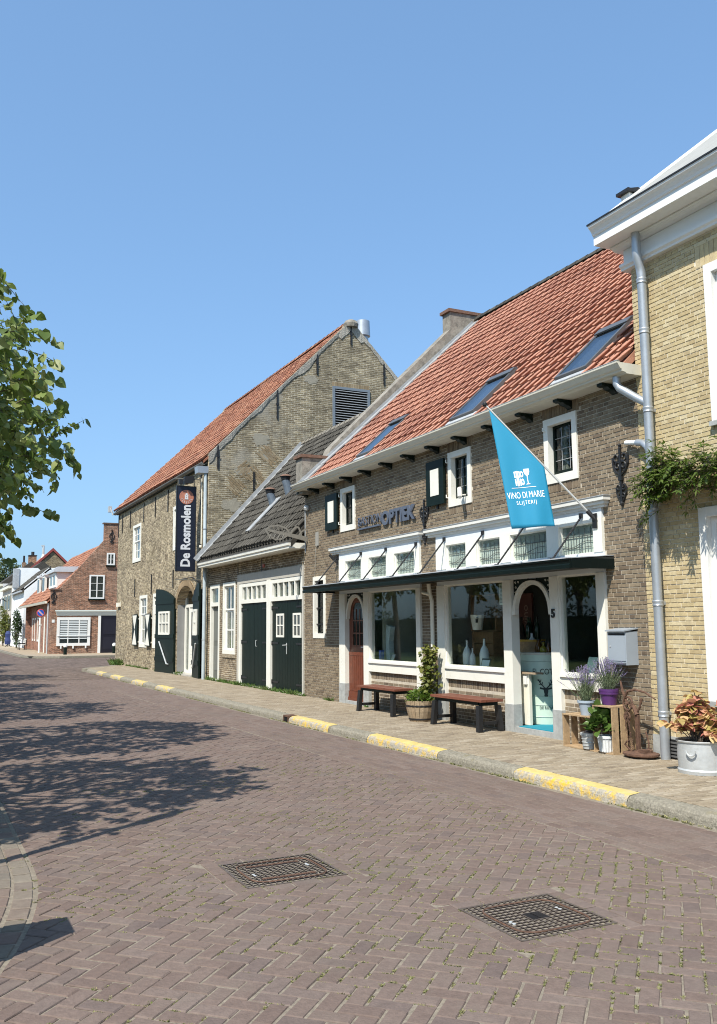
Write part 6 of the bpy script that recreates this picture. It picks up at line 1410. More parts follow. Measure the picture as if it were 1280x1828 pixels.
def lime_tree(base, cen, rad, label, seed, n_single=0, n_twig=900, leaf=.088, group='lime trees along the left side of the road'):
    rr = random.Random(seed); t = thing('lime_tree', label, 'tree', base, group, local=(n_single == 0))
    o = Vector(base) if n_single else Vector((0, 0, 0)); C_ = o + Vector(cen); zt_ = C_.z + rad[2] * .6; zb_ = C_.z - rad[2] * .8
    mb = MB(); mb.tube([o, o + Vector((.03, .02, zb_ * .6)), Vector((C_.x * .3 + o.x * .7, C_.y * .3 + o.y * .7, zb_ + .3)), Vector((C_.x, C_.y, zt_))], [.13, .105, .085, .02], 10)
    tk = mb.build('trunk', BARK, t, smooth=True)
    lb = MB(); leaves = []; ends = []
    for i in range(34):
        a = i * 2.399 + rr.uniform(-.3, .3); u = rr.uniform(-.75, .9); r = math.sqrt(1 - u * u) * rr.uniform(.7, .95)
        e = C_ + Vector((rad[0] * r * math.cos(a), rad[1] * r * math.sin(a), rad[2] * u * .9)); s0 = Vector((C_.x, C_.y, max(zb_, min(zt_, C_.z + rad[2] * (u * .6 - .45)))))
        m_ = s0.lerp(e, .5) + Vector((rr.uniform(-.15, .15), rr.uniform(-.15, .15), .12)); pts = [s0, s0.lerp(m_, .55), m_, m_.lerp(e, .5) + Vector((0, 0, .04)), e]
        lb.tube(pts, [.035, .026, .018, .011, .005], 5); ends.append(pts)
    for i in range(n_twig):
        v = Vector((rr.gauss(0, 1), rr.gauss(0, 1), rr.gauss(0, 1))).normalized(); q = rr.uniform(.42, 1.0) ** .5
        # clumps and hollows
        nz = mno.noise(Vector((v.x * 2.1 + seed, v.y * 2.1, v.z * 2.6))); q *= 1 + .22 * nz
        if nz < -.28 and rr.random() < .75: continue
        p = C_ + Vector((v.x * rad[0] * q, v.y * rad[1] * q, v.z * rad[2] * q))
        td = (v * .8 + Vector((rr.gauss(0, .55), rr.gauss(0, .55), rr.gauss(.05, .35)))).normalized(); tl = rr.uniform(.22, .5) * (1.3 if rr.random() < .1 else 1); n = 6; tp = [p - td * tl * .4]
        for s in range(n): td = (td + Vector((rr.uniform(-.13, .13), rr.uniform(-.13, .13), rr.uniform(-.2, .04)))).normalized(); tp.append(tp[-1] + td * tl / n)
        lb.tube([tp[0], tp[3], tp[6]], [.006, .004, .002], 3, 0, False)
        for s in range(1, n + 1):
            for z_ in range(2):
                sd_ = Vector((-td.y, td.x, 0)); sd_ = sd_.normalized() if sd_.length > .01 else Vector((1, 0, 0)); sg_ = 1 if (s + z_) % 2 else -1
                ld = (td * .5 + sd_ * sg_ * .9 + Vector((rr.gauss(0, .3), rr.gauss(0, .3), -.7 + rr.gauss(0, .4)))).normalized()
                leaves.append((basis(ld, (rr.gauss(0, .6), rr.gauss(0, .6), 1), leaf * rr.uniform(.6, 1.25), rr.gauss(0, .4)), np.array(tp[s].lerp(tp[s - 1], rr.random() * .6)) + np.array([rr.gauss(0, .012), rr.gauss(0, .012), rr.gauss(0, .012)])))
    lb.build('limbs', BARK, tk, kind='stuff')
    return t, leaves
t1, lv = lime_tree((-1.6, 8.0, 0), (.55, .45, 3.55), (2.08, 2.0, 1.70), 'near lime tree whose leafy crown reaches in at the left edge', 5, n_single=300, n_twig=960)
# the leaves that show largest are parts of their own
vis = []
for i, (B, L_) in enumerate(lv):
    q = pix(L_)
    if q is not None and -6 < q[0] < 260 and 380 < q[1] < 1050: vis.append((q[2], i))
vis.sort(); pick = set(i for d_, i in vis[:300])
lm = np_mesh('leaf', np.array(LEAF[0], float), LEAF[1], LIME, True)
for i in pick:
    B, L_ = lv[i]; o = bpy.data.objects.new('leaf', lm); COL.objects.link(o); o.parent = t1
    o.matrix_local = Matrix.Translation(-t1.location) @ Matrix(((B[0][0], B[0][1], B[0][2], L_[0]), (B[1][0], B[1][1], B[1][2], L_[1]), (B[2][0], B[2][1], B[2][2], L_[2]), (0, 0, 0, 1)))
leaf_mesh('crown', [lv[i] for i in range(len(lv)) if i not in pick], LEAF, LIME, t1, kind='stuff')
t2, lv = lime_tree((-.9, 12.5, 0), (.5, 0, 4.35), (1.95, 2.0, 1.75), 'second lime tree close behind the near one at the left edge', 9, n_twig=850)
leaf_mesh('crown', lv, LEAF, LIME, t2, kind='stuff')
for k, (x, y, r, s) in enumerate(((-1.3, 17.2, 1.1, 1.0), (-1.15, 21.4, 2.6, .98), (-1.2, 26.0, 4.2, 1.02), (-1.1, 31.0, .4, 1.0), (-1.0, 36.5, 3.3, 1.0), (-1.1, 43.0, 5.2, 1.0))):
    c = copy_tree(t2); c.location = (x, y, 0); c.rotation_euler = (0, 0, r); c.scale = (s, s, s)
    c['label'] = ['third lime tree of the row left of the road', 'fourth lime tree of the row left of the road', 'fifth lime tree of the row left of the road', 'sixth lime tree of the row left of the road', 'seventh lime tree of the row left of the road', 'last lime tree of the row by the side street'][k]
# bushes, hedges and trees far down the street; a hedge over the road that the shop windows mirror
def bush(name, label, cat, base, rx, ry, rz, n, leaf, m, seed, cen=None, trunk=None, group=None, proto=LEAF2, lumps=7):
    rr = random.Random(seed); t = thing(name, label, cat, base, group); trs = []
    cs = [(0, 0, 0, 1.0)] + [(rr.uniform(-.7, .7), rr.uniform(-.7, .7), rr.uniform(-.6, .75), rr.uniform(.35, .6)) for _ in range(lumps)]
    for i in range(n):
        cx, cy, cz, s = cs[rr.randrange(len(cs))]; v = np.array([rr.gauss(0, 1), rr.gauss(0, 1), rr.gauss(0, 1)]); v /= np.linalg.norm(v); r = s * (1 - abs(rr.gauss(0, .16))) 
        p = np.array([cx * (1 - s * .4), cy * (1 - s * .4), cz * (1 - s * .4)]) + v * r * .85
        P = np.array(base) + np.array([p[0] * rx, p[1] * ry, (p[2] + 1) * rz + (trunk or 0)])
        if P[2] < .12: continue
        trs.append((basis(v + np.array([rr.gauss(0, .6), rr.gauss(0, .6), rr.gauss(0, .6) - .2]), (rr.gauss(0, .6), rr.gauss(0, .6), 1), leaf * rr.uniform(.6, 1.3)), P))
    mb = MB(); b = Vector(base); mb.tube([b, b + Vector((0, 0, (trunk or 0) + rz))], [.06 + (trunk or 0) * .06, .03], 7)
    for k in range(5): a = k * 1.3; mb.tube([b + Vector((0, 0, (trunk or 0) * .8 + .1)), b + Vector((rx * .6 * math.cos(a), ry * .6 * math.sin(a), (trunk or 0) + rz * 1.2))], [.04 + (trunk or 0) * .02, .01], 5)
    mb.build('trunk' if trunk else 'stems', BARK, t)
    leaf_mesh('crown' if trunk else 'foliage', trs, proto, m, t, kind='stuff'); return t
bush('climbing_shrub', 'dark green climbing shrub on the corner of the white house', 'shrub', (7.25, 77.0, SW), .45, .9, 1.55, 1500, .16, DARKLEAF, 3)
bush('yellow_bush', 'tall yellow green bush on the pavement beyond the white house', 'shrub', (7.1, 87.5, SW), .5, 1.2, 1.8, 1600, .18, OLIVEL, 4)
for k, (x, y, rx, rz, tr, lab) in enumerate(((12.5, 140, 3.2, 4.2, 3.5, 'rounded far tree rising behind the white house'), (6.5, 138, 3.2, 3.8, 3.0, 'lower far tree at the left edge of the picture'), (17, 150, 3.0, 4.0, 3.0, 'far tree partly behind the brown gable'))):
    bush('far_tree', lab, 'tree', (x, y, 0), rx, rx, rz, 2600, .42, FARLEAF, 20 + k, trunk=tr, group='far trees behind the houses')
rr = random.Random(77); trs = []
for i in range(9000):
    y = rr.uniform(-12, 60); z = rr.uniform(.1, 2.3 + .3 * math.sin(y)); x = -11.5 + rr.uniform(-.5, .5) + .3 * math.sin(y * 2)
    trs.append((basis((rr.gauss(.4, .6), rr.gauss(0, .6), rr.gauss(0, .6)), (1, 0, .5), rr.uniform(.14, .3)), np.array([x, y, z])))
hg = thing('hedge', 'long clipped hedge across the lawn opposite the shops', 'hedge', (-11.5, 20, 0))
leaf_mesh('foliage', trs, LEAF2, DARKLEAF, hg, kind='stuff'); mb = MB(); mb.box(-11.8, -11.3, -12, 60, 0, 2.0); mb.build('core', DARKLEAF, hg)
for k, (x, y) in enumerate(((-16, 4), (-17, 12), (-15.5, 20), (-17, 29), (-16, 38))):
    if k == 0: big = bush('park_tree', 'first tall tree behind the hedge across the lawn', 'tree', (x, y, 0), 4.2, 4.2, 4.6, 4200, .40, DARKLEAF, 60, trunk=2.6, group='trees behind the hedge across the lawn')
    else: c = copy_tree(big); c['label'] = ['', 'second tall tree behind the hedge across the lawn', 'middle tall tree behind the hedge across the lawn', 'fourth tall tree behind the hedge across the lawn', 'last tall tree behind the hedge across the lawn'][k]; c.location = (x, y, 0); c.rotation_euler = (0, 0, k * 1.3); c.scale = (1, 1, .9 + .08 * k)

# lamp post known from its shadow; unseen box added to cast the corner shadow
lp = thing('lamp_post', 'slim black lamp post beside the road left of the frame', 'street lamp', (-.20, 6.55, 0))
mb = MB(); mb.tube([(-.20, 6.55, 0), (-.20, 6.55, .9), (-.20, 6.55, 3.05)], [.06, .05, .045], 10); mb.lathe((-.2, 6.55, 0), [(.11, 0), (.1, .2), (.06, .3)], 12); mb.build('post', BLACK, lp)
mb = MB(); mb.lathe((-.20, 6.55, 3.05), [(.04, 0), (.075, .12), (.085, .45), (.05, .62), (.03, .85), (.01, 1.0)], 10); mb.build('lantern', mat('frosted lantern', (.5, .5, .48), .3), lp)
cb = thing('shadow_box', 'low grey box added left of the frame to cast the corner shadow', 'cabinet', (-.35, 5.0, 0))
mb = MB(); mb.box(-.9, .20, 4.86, 5.15, 0, 1.0); bd_ = mb.build('body', mat('shadow box grey', (.35, .37, .36), .5, noise=(5, .08), stain=(9, (.22, .22, .2), .3, .56)), cb)
for k in range(2):
    mb = MB(); mb.box(-.88 + .54 * k, -.36 + .54 * k, 4.845, 4.8595, .06, .96); dd_ = mb.build('door', bpy.data.materials['shadow box grey'], cb); mb = MB(); mb.box(-.40 + .10 * k, -.37 + .10 * k, 4.825, 4.8445, .45, .6); mb.build('handle', BLACK, dd_)
    mb = MB()
    for q in range(5): mb.box(-.80 + .54 * k, -.48 + .54 * k, 4.838, 4.8445, .75 + .03 * q, .762 + .03 * q)
    mb.build('vent_slits', BLACK, dd_, kind='stuff')
mb = MB(); mb.box(-.9, .20, 4.86, 5.15, 1.002, 1.03); mb.build('lid', GALV, cb)

# ------------------------------------------------------------------ things on the sidewalk
def make_bench(label):
    t = thing('bench', label, 'bench', (0, 0, SW), 'red slatted benches before the shopfronts', local=True)
    # local: length along Y, depth along X
    for k in range(4):
        mb = MB(); x = -.20 + .10 * k; mb.box(x + .006, x + .096, -.68, .68, .425, .46); mb.build('slat', REDWOOD, t)
    mb = MB(); mb.box(-.15, .15, -.61, -.56, .37, .4245); mb.box(-.15, .15, .56, .61, .37, .4245); mb.box(-.16, -.12, -.555, .555, .375, .424); mb.box(.12, .16, -.555, .555, .375, .424); mb.build('frame', BLACKP, t)
    for sy in (-1, 1):
        for sx in (-1, 1):
            mb = MB(); c = (sx * .165, sy * .585)
            mb.add([(c[0] - .035 + sx * .02, c[1] - .04 + sy * .03, 0), (c[0] + .035 + sx * .02, c[1] - .04 + sy * .03, 0), (c[0] + .035 + sx * .02, c[1] + .04 + sy * .03, 0), (c[0] - .035 + sx * .02, c[1] + .04 + sy * .03, 0), (c[0] - .03, c[1] - .045, .37), (c[0] + .03, c[1] - .045, .37), (c[0] + .03, c[1] + .045, .37), (c[0] - .03, c[1] + .045, .37)], [(0, 3, 2, 1), (4, 5, 6, 7), (0, 1, 5, 4), (1, 2, 6, 5), (2, 3, 7, 6), (3, 0, 4, 7)]); mb.build('leg', BLACK, t)
        mb = MB(); mb.box(-.13, .13, sy * .595 - .02, sy * .595 + .02, .10, .145); mb.build('stretcher', BLACK, t)
    return t
b1 = make_bench('red slatted bench under the optician window, beside the red door'); b1.location = (7.52, 14.34, SW); b1.rotation_euler = (0, 0, R(1.5))
b2 = copy_tree(b1); b2['label'] = 'red slatted bench under the wine shop window with bottles in it'; b2.location = (7.53, 11.72, SW); b2.rotation_euler = (0, 0, R(1.0))
for b_ in (b1, b2): b_.scale = (1, 1.02, 1)

def staves(t, c, r0, r1, h, n, m, band_m, bands):
    for i in range(n):
        a0, a1 = 2 * math.pi * (i + .04) / n, 2 * math.pi * (i + .96) / n; mb = MB(); vs = []
        for (r, z) in ((r0, 0), (r0 * .45 + r1 * .55 + .006, h * .5), (r1, h)):
            for (a, q) in ((a0, r - .018), (a0, r), (a1, r), (a1, r - .018)): vs.append((c[0] + q * math.cos(a), c[1] + q * math.sin(a), c[2] + z))
        fs = [(3, 2, 1, 0), (8, 9, 10, 11)] + [(k * 4 + j, k * 4 + (j + 1) % 4, k * 4 + 4 + (j + 1) % 4, k * 4 + 4 + j) for k in range(2) for j in range(4)]
        mb.add(vs, fs); mb.build('stave', m, t)
    for (z, hh) in bands:
        r = r0 + (r1 - r0) * z / h + .009; mb = MB(); mb.lathe((c[0], c[1], c[2] + z), [(r, 0), (r + .002, hh / 2), (r + .001, hh)], 24); 
        b = mb.build('hoop', band_m, t)
SOIL = mat('potting soil', (.05, .035, .025), .95, bump=(60, .01))
def soil(c, r, t):
    mb = MB(); mb.lathe(c, [(r, -.02), (r * .9, .004), (r * .3, .012)], 14); mb.build('soil', SOIL, t)
# half barrel with a climber
pb = thing('barrel_planter', 'wooden half barrel planter with low green plant and a climber between the benches', 'planter', (7.36, 12.95, SW))
staves(pb, (7.42, 12.88, SW), .185, .255, .33, 20, mat('weathered oak stave', (.33, .25, .16), .85, var=[(.36, .28, .18), (.29, .21, .13), (.33, .25, .16)], noise=(20, .25), bump=(60, .004)), BLACK, [(.03, .025), (.235, .03)])
soil((7.42, 12.88, SW + .30), .235, pb)
def plant_leaves(t, c, n, rx, ry, rz, leaf, m, seed, proto=LEAF2, name='foliage', up=.6):
    rr = random.Random(seed); trs = []
    for i in range(n):
        v = np.array([rr.gauss(0, 1), rr.gauss(0, 1), abs(rr.gauss(0, 1))]); v /= np.linalg.norm(v); r = rr.uniform(.35, 1.0)
        trs.append((basis(v + np.array([rr.gauss(0, .5), rr.gauss(0, .5), up * rr.uniform(-.6, 1)]), (rr.gauss(0, .5), rr.gauss(0, .5), 1), leaf * rr.uniform(.6, 1.3)), np.array([c[0] + v[0] * rx * r, c[1] + v[1] * ry * r, c[2] + v[2] * rz * r])))
    leaf_mesh(name, trs, proto, m, t, kind='stuff')
FRESH = mat('fresh green leaf', (.10, .18, .02), .5, var=[(.08, .15, .018), (.14, .22, .03), (.10, .18, .025)], trans=.35)
plant_leaves(pb, (7.42, 12.88, SW + .32), 750, .25, .25, .20, .05, FRESH, 3)
rr = random.Random(12); trs = []; mb = MB()
for s in range(7):
    p = Vector((7.56, 12.90 + rr.uniform(-.12, .1), SW + .3)); pts = [p]
    for k in range(12):
        p = p + Vector((rr.uniform(-.035, .035) + (.01 if p.x < 7.68 else -.015), rr.uniform(-.05, .05), rr.uniform(.05, .085))); pts.append(p)
        for q in range(8): trs.append((basis((rr.gauss(-.6, .5), rr.gauss(0, .7), rr.gauss(-.2, .5)), (-.5 + rr.gauss(0, .4), rr.gauss(0, .4), .8), rr.uniform(.045, .08)), np.array(p) + np.array([rr.gauss(-.03, .05), rr.gauss(0, .055), rr.gauss(0, .03)])))
    mb.tube(pts, .006, 5)
mb.build('climber_stems', BARK, pb); leaf_mesh('climber_leaves', trs, LEAF, OLIVEL, pb, kind='stuff')

def crate(label, c, wx, wy, h, open_dir, seed):
    """slatted fruit crate; open_dir names the missing side"""
    rr = random.Random(seed); t = thing('wooden_crate', label, 'crate', (c[0], c[1], SW), 'wooden fruit crates by the wine shop')
    x0, x1, y0, y1, z0, z1 = c[0] - wx / 2, c[0] + wx / 2, c[1] - wy / 2, c[1] + wy / 2, SW + .002, SW + h; th_ = .016
    def bd(*a): mb = MB(); mb.box(*a); mb.build('slat', WOOD, t)
    for (y, s) in ((y0, 1), (y1, -1)):       # end walls, uprights with gaps
        n = 3
        for k in range(n): a = x0 + (x1 - x0) * k / n + .008; b = x0 + (x1 - x0) * (k + 1) / n - .03; bd(a, b, min(y, y + s * th_), max(y, y + s * th_), z0 + th_, z1 - th_)
    n = 3
    for k in range(n):
        a = x0 + (x1 - x0) * k / n + .006; b = x0 + (x1 - x0) * (k + 1) / n - .008
        bd(a, b, y0, y1, z1 - th_, z1); bd(a, b, y0, y1, z0, z0 + th_)
    for k in range(4): a = y0 + .02 + (y1 - y0 - .04) * k / 4; b = y0 + .02 + (y1 - y0 - .04) * (k + 1) / 4 - .06; bd(x1 - th_, x1, a, b, z0 + th_, z1 - th_)
    return t
crate('low wooden crate on its side next to the shop step, holding a zinc bucket', (7.64, 9.03, 0), .40, .60, .41, 'x', 1)
crate('tall wooden crate on end carrying the purple lavender pot', (7.63, 8.57, 0), .40, .34, .56, 'x', 2)
def pot(name, label, c, r0, r1, h, m, n=20, rim=.012):
    t = thing(name, label, 'plant pot', c)
    mb = MB(); mb.lathe(c, [(r0, 0), (r0 + (r1 - r0) * .5, h * .5), (r1, h - .03), (r1 + rim, h - .028), (r1 + rim, h), (r1 - .012, h), (r1 - .016, h - .04)], n); mb.build('pot', m, t, smooth=True)
    soil((c[0], c[1], c[2] + h - .02), r1 - .018, t); return t
LAVG = mat('lavender stem', (.13, .17, .09), .7, var=[(.10, .14, .06), (.16, .2, .11), (.12, .16, .09)], trans=.2); LAVP = mat('lavender flower', (.22, .17, .34), .8, var=[(.2, .15, .33), (.3, .25, .42), (.24, .2, .33)], trans=.2)
def lavender(t, c, n, spread, h, seed):
    rr = random.Random(seed); V = []; F = []; V2 = []; F2 = []
    for i in range(n):
        a = rr.uniform(0, 6.28); r = abs(rr.gauss(0, .5)); tip = Vector((c[0] + math.cos(a) * r * spread, c[1] + math.sin(a) * r * spread, c[2] + h * rr.uniform(.6, 1.05) * (1 - .18 * r))); b = Vector((c[0] + math.cos(a) * r * .07, c[1] + math.sin(a) * r * .07, c[2])); mid = b.lerp(tip, .5) + Vector((0, 0, .03))
        for (p, q) in ((b, mid), (mid, tip)):
            o = len(V); dd = Vector((rr.gauss(0, 1), rr.gauss(0, 1), .2)).normalized() * .0022; V += [tuple(p - dd), tuple(p + dd), tuple(q + dd), tuple(q - dd)]; F.append((o, o + 1, o + 2, o + 3))
        d = (tip - mid).normalized()
        for k in range(7):
            p = tip - d * (.01 + k * .011); o = len(V2); e = Vector((rr.gauss(0, 1), rr.gauss(0, 1), rr.gauss(0, .5))).normalized() * .009; g = d * .012
            V2 += [tuple(p - e), tuple(p + g * .3 + e.cross(d) * .5), tuple(p + e), tuple(p + g)]; F2 += [(o, o + 1, o + 3), (o + 1, o + 2, o + 3)]
        for k in range(6):
            p = b.lerp(mid, rr.uniform(.1, 1.0)); o = len(V); e = Vector((rr.gauss(0, .6), rr.gauss(0, .6), .8)).normalized() * rr.uniform(.03, .06); s = e.cross(Vector((rr.gauss(0, 1), rr.gauss(0, 1), 0))).normalized() * .003; V += [tuple(p - s), tuple(p + s), tuple(p + e)]; F.append((o, o + 1, o + 2))
    link('lavender_leaves', np_mesh('lavender_leaves', V, F, LAVG), t, kind='stuff'); link('lavender_flowers', np_mesh('lavender_flowers', V2, F2, LAVP), t, kind='stuff')
p1 = pot('lavender_pot', 'purple pot of flowering lavender standing on the tall crate', (7.60, 8.62, SW + .561), .085, .11, .19, mat('purple glaze', (.075, .025, .12), .35))
mb = MB(); mb.lathe((7.60, 8.62, SW + .561 + .125), [(.112, 0), (.118, .004), (.118, .05), (.112, .054)], 20); mb.build('rim_band', bpy.data.materials['purple glaze'], p1, smooth=True)
lavender(p1, (7.60, 8.62, SW + .73), 190, .30, .40, 4)
p2 = pot('lavender_pot', 'pale blue grey pot of lavender on the low crate beside the purple one', (7.55, 8.98, SW + .411), .07, .10, .18, mat('blue grey glaze', (.32, .38, .44), .4))
lavender(p2, (7.55, 8.98, SW + .58), 190, .34, .44, 5)
p3 = pot('zinc_bucket', 'small ribbed zinc bucket inside the low crate', (7.50, 8.88, SW + .02), .085, .105, .19, GALV)
p3['category'] = 'bucket'
mb = MB()
for z in (.04, .08, .12, .155): mb.tube([(7.50 + (.09 + z * .1) * math.cos(a), 8.88 + (.09 + z * .1) * math.sin(a), SW + .02 + z) for a in [2 * math.pi * i / 20 for i in range(21)]], .004, 4, 0, False)
mb.build('rib', GALV, p3); mb = MB(); mb.obox((7.52, 8.90, SW + .22), Vector((.05, .01, .02)), Vector((-.01, .06, .01)), Vector((0, 0, .003))); mb.build('folded_sheet', mat('black sheet', (.02, .02, .022), .5), p3)
p4 = pot('white_pot', 'whitewashed ribbed pot with a glossy green plant inside the tall crate', (7.49, 8.57, SW + .02), .08, .10, .19, mat('whitewashed zinc', (.62, .64, .64), .6, noise=(20, .12)))
mb = MB()
for i in range(18): a = 2 * math.pi * i / 18; mb.tube([(7.49 + .083 * math.cos(a), 8.57 + .083 * math.sin(a), SW + .03), (7.49 + .1 * math.cos(a), 8.57 + .1 * math.sin(a), SW + .18)], .006, 4)
mb.build('rib', bpy.data.materials['whitewashed zinc'], p4)
plant_leaves(p4, (7.46, 8.66, SW + .26), 150, .17, .22, .30, .085, mat('glossy leaf', (.05, .10, .02), .3, var=[(.035, .075, .015), (.09, .15, .03), (.05, .10, .02)], trans=.25), 8, LEAF)
# the rusty anchor-like ironwork
ra = thing('rusty_ironwork', 'rusty old iron machine with a chain and long arm beside the downpipe', 'iron ornament', (7.62, 8.12, SW))
mb = MB(); mb.lathe((7.60, 8.12, SW), [(.20, .015), (.23, .03), (.23, .05), (.19, .06), (.06, .07), (.05, .08)], 24, sx=.8, sy=1.0); mb.build('foot_plate', RUST, ra)
mb = MB(); mb.box(7.592, 7.608, 8.142, 8.168, SW + .06, SW + .50); mb.box(7.582, 7.618, 8.132, 8.1418, SW + .06, SW + .48); mb.box(7.582, 7.618, 8.1682, 8.178, SW + .06, SW + .48); mb.tube([(7.6, 8.155, SW + .48), (7.6, 8.20, SW + .56), (7.6, 8.24, SW + .60)], [.03, .024, .02], 8); mb.build('column', RUST, ra)
for (cy, cz, r_) in ((8.29, .60, .075), (8.31, .45, .045)):
    mb = MB(); mb.tube([(7.59, cy + r_ * math.cos(a), SW + cz + r_ * math.sin(a)) for a in [2 * math.pi * i / 20 for i in range(21)]], .013, 6, 0, False); mb.tube([(7.56, cy, SW + cz), (7.62, cy, SW + cz)], .018, 8); w1 = mb.build('wheel', RUST, ra)
    mb = MB()
    for k in range(5): a = k * 1.2566; mb.tube([(7.59, cy, SW + cz), (7.59, cy + r_ * math.cos(a), SW + cz + r_ * math.sin(a))], .006, 5)
    mb.build('spoke', RUST, w1, kind='stuff')
mb = MB(); mb.tube([(7.59, 8.36, SW + .62), (7.58, 8.28, SW + .74), (7.57, 8.14, SW + .77), (7.56, 7.97, SW + .75), (7.55, 7.80, SW + .68)], [.014, .016, .015, .012, .008], 7); mb.build('long_arm', RUST, ra)
mb = MB(); mb.tube([(7.59, 8.40, SW + .86), (7.59, 8.37, SW + .74), (7.6, 8.32, SW + .62), (7.6, 8.24, SW + .56)], [.010, .018, .016, .014], 7); mb.tube([(7.6, 8.16, SW + .5), (7.6, 8.10, SW + .58), (7.6, 8.075, SW + .67)], [.016, .013, .018], 7); mb.build('lever', RUST, ra)
mb = MB()
for (dx, dy) in ((-.02, .0), (.015, .035), (-.01, .07)):
    pts = [Vector((7.58 + dx, 8.28 + dy * .3, SW + .50)), Vector((7.57 + dx, 8.24 + dy, SW + .32)), Vector((7.55 + dx, 8.18 + dy * .5, SW + .07))]
    for k in range(14): t_ = k / 13; q = pts[0].lerp(pts[1], t_ * 2) if t_ < .5 else pts[1].lerp(pts[2], t_ * 2 - 1); mb.tube([q + Vector((.008 * math.cos(a), .003, .015 * math.sin(a)) if k % 2 else (.003, .008 * math.cos(a), .015 * math.sin(a))) for a in [2 * math.pi * i / 8 for i in range(9)]], .0036, 4, 0, False)
mb.build('chain', RUST, ra, kind='stuff')
mb = MB(); mb.tube([(7.62, 8.02, SW + .05), (7.62, 8.01, SW + .18), (7.61, 8.04, SW + .30)], .011, 6); mb.lathe((7.62, 8.02, SW + .05), [(.045, 0), (.045, .04), (.02, .06)], 12); mb.build('ratchet', RUST, ra)
mb = MB(); mb.box(7.52, 7.6, 7.98, 8.08, SW + .05, SW + .10); mb.tube([(7.55, 8.22, SW + .06), (7.5, 8.27, SW + .14), (7.5, 8.23, SW + .18)], .012, 6); mb.build('pawl', RUST, ra)
# big zinc tub with a reddish shrub
zt = thing('zinc_tub', 'large round zinc tub with handle planted with a red and yellow leaved shrub', 'planter', (7.38, 7.0, SW))
ZC = (7.40, 7.02, SW)
mb = MB(); mb.lathe(ZC, [(.245, 0), (.25, .035), (.245, .04), (.238, .05), (.245, .16), (.242, .31), (.255, .318), (.258, .33), (.25, .335), (.235, .33), (.23, .29)], 30); mb.build('tub', GALV, zt, smooth=True)
for s in (1, -1):
    mb = MB(); a0 = R(200) if s > 0 else R(20); cx, cy = ZC[0] + .255 * math.cos(a0), ZC[1] + .255 * math.sin(a0); tx, ty = -math.sin(a0), math.cos(a0)
    mb.tube([(cx + tx * .05 * math.cos(a) + math.cos(a0) * .02, cy + ty * .05 * math.cos(a) + math.sin(a0) * .02, SW + .27 + .06 * math.sin(a) - .02) for a in [math.pi + math.pi * i / 10 for i in range(11)]], .009, 6); mb.build('handle', GALV, zt)
soil((ZC[0], ZC[1], SW + .31), .23, zt)
REDL = mat('reddening leaf', (.35, .12, .08), .6, var=[(.50, .20, .15), (.46, .16, .13), (.58, .32, .20), (.60, .43, .20), (.50, .40, .14), (.38, .33, .10), (.55, .26, .18)], trans=.35)
rr = random.Random(31); trs = []; mb = MB()
for i in range(60):
    a = rr.uniform(0, 6.28); r = abs(rr.gauss(0, .27)); r = min(r, .46); top = Vector((ZC[0] + math.cos(a) * r * .8, ZC[1] + math.sin(a) * r, SW + .33 + rr.uniform(.10, .50) * (1.08 - r))); b = Vector((ZC[0] + math.cos(a) * .08, ZC[1] + math.sin(a) * .08, SW + .3)); mb.tube([b, b.lerp(top, .5) + Vector((0, 0, .05)), top], .004, 4, 0, False)
    for k in range(5):
        q = b.lerp(top, .45 + .55 * k / 4) + Vector((0, 0, .05 * math.sin(math.pi * (.45 + .55 * k / 4))))
        for z_ in range(3): d_ = np.array([rr.gauss(0, 1), rr.gauss(0, 1), rr.gauss(-.25, .35)]); trs.append((basis(d_, (rr.gauss(0, .3), rr.gauss(0, .3), 1), rr.uniform(.065, .115), rr.gauss(0, .3)), np.array(q)))
mb.build('stems', BARK, zt); leaf_mesh('foliage', trs, LEAF, REDL, zt, kind='stuff')
# wall mailbox
ml = thing('mailbox', 'grey metal mailbox on the brown brick wall beside the wine shop', 'mailbox', (D - .1, 8.62, 1.15))
MBX = mat('mailbox grey', (.30, .34, .38), .35, noise=(4, .04))
mx0, mx1, my0, my1, mz0, mz1 = D - .19, D - .004, 8.35, 8.67, 1.15, 1.55
mb = MB(); mb.box(mx0, mx1, my0, my1, mz0, mz1); bd_ = mb.build('box', MBX, ml)
mb = MB(); mb.prism([(mx0 - .03, my0 - .01, mz1 + .002), (mx1, my0 - .01, mz1 + .03), (mx1, my0 - .01, mz1 + .045), (mx0 - .03, my0 - .01, mz1 + .018)], (0, my1 - my0 + .02, 0)); mb.build('lid', MBX, ml)
mb = MB(); mb.box(mx0 - .007, mx0 - .0005, my0 + .012, my1 - .012, mz0 + .05, mz1 - .05); dd_ = mb.build('door', MBX, ml)
mb = MB(); mb.box(mx0 - .002, mx0 - .0003, my0 + .02, my1 - .02, mz1 - .045, mz1 - .02); mb.build('slot', BLACK, ml)
mb = MB(); mb.lathe((0, 0, 0), [(.011, 0), (.011, .005)], 10); 
mb.v = [(mx0 - .0075 - p[2], my1 - .05 + p[0], mz0 + .22 + p[1]) for p in mb.v]; mb.build('lock', GALV, dd_)
mb = MB(); mb.box(mx0 - .012, mx0 - .0005, my0 + .01, my1 - .01, mz0 + .012, mz0 + .03); mb.build('lower_rail', mat('dark mailbox rail', (.12, .13, .15), .4), ml)
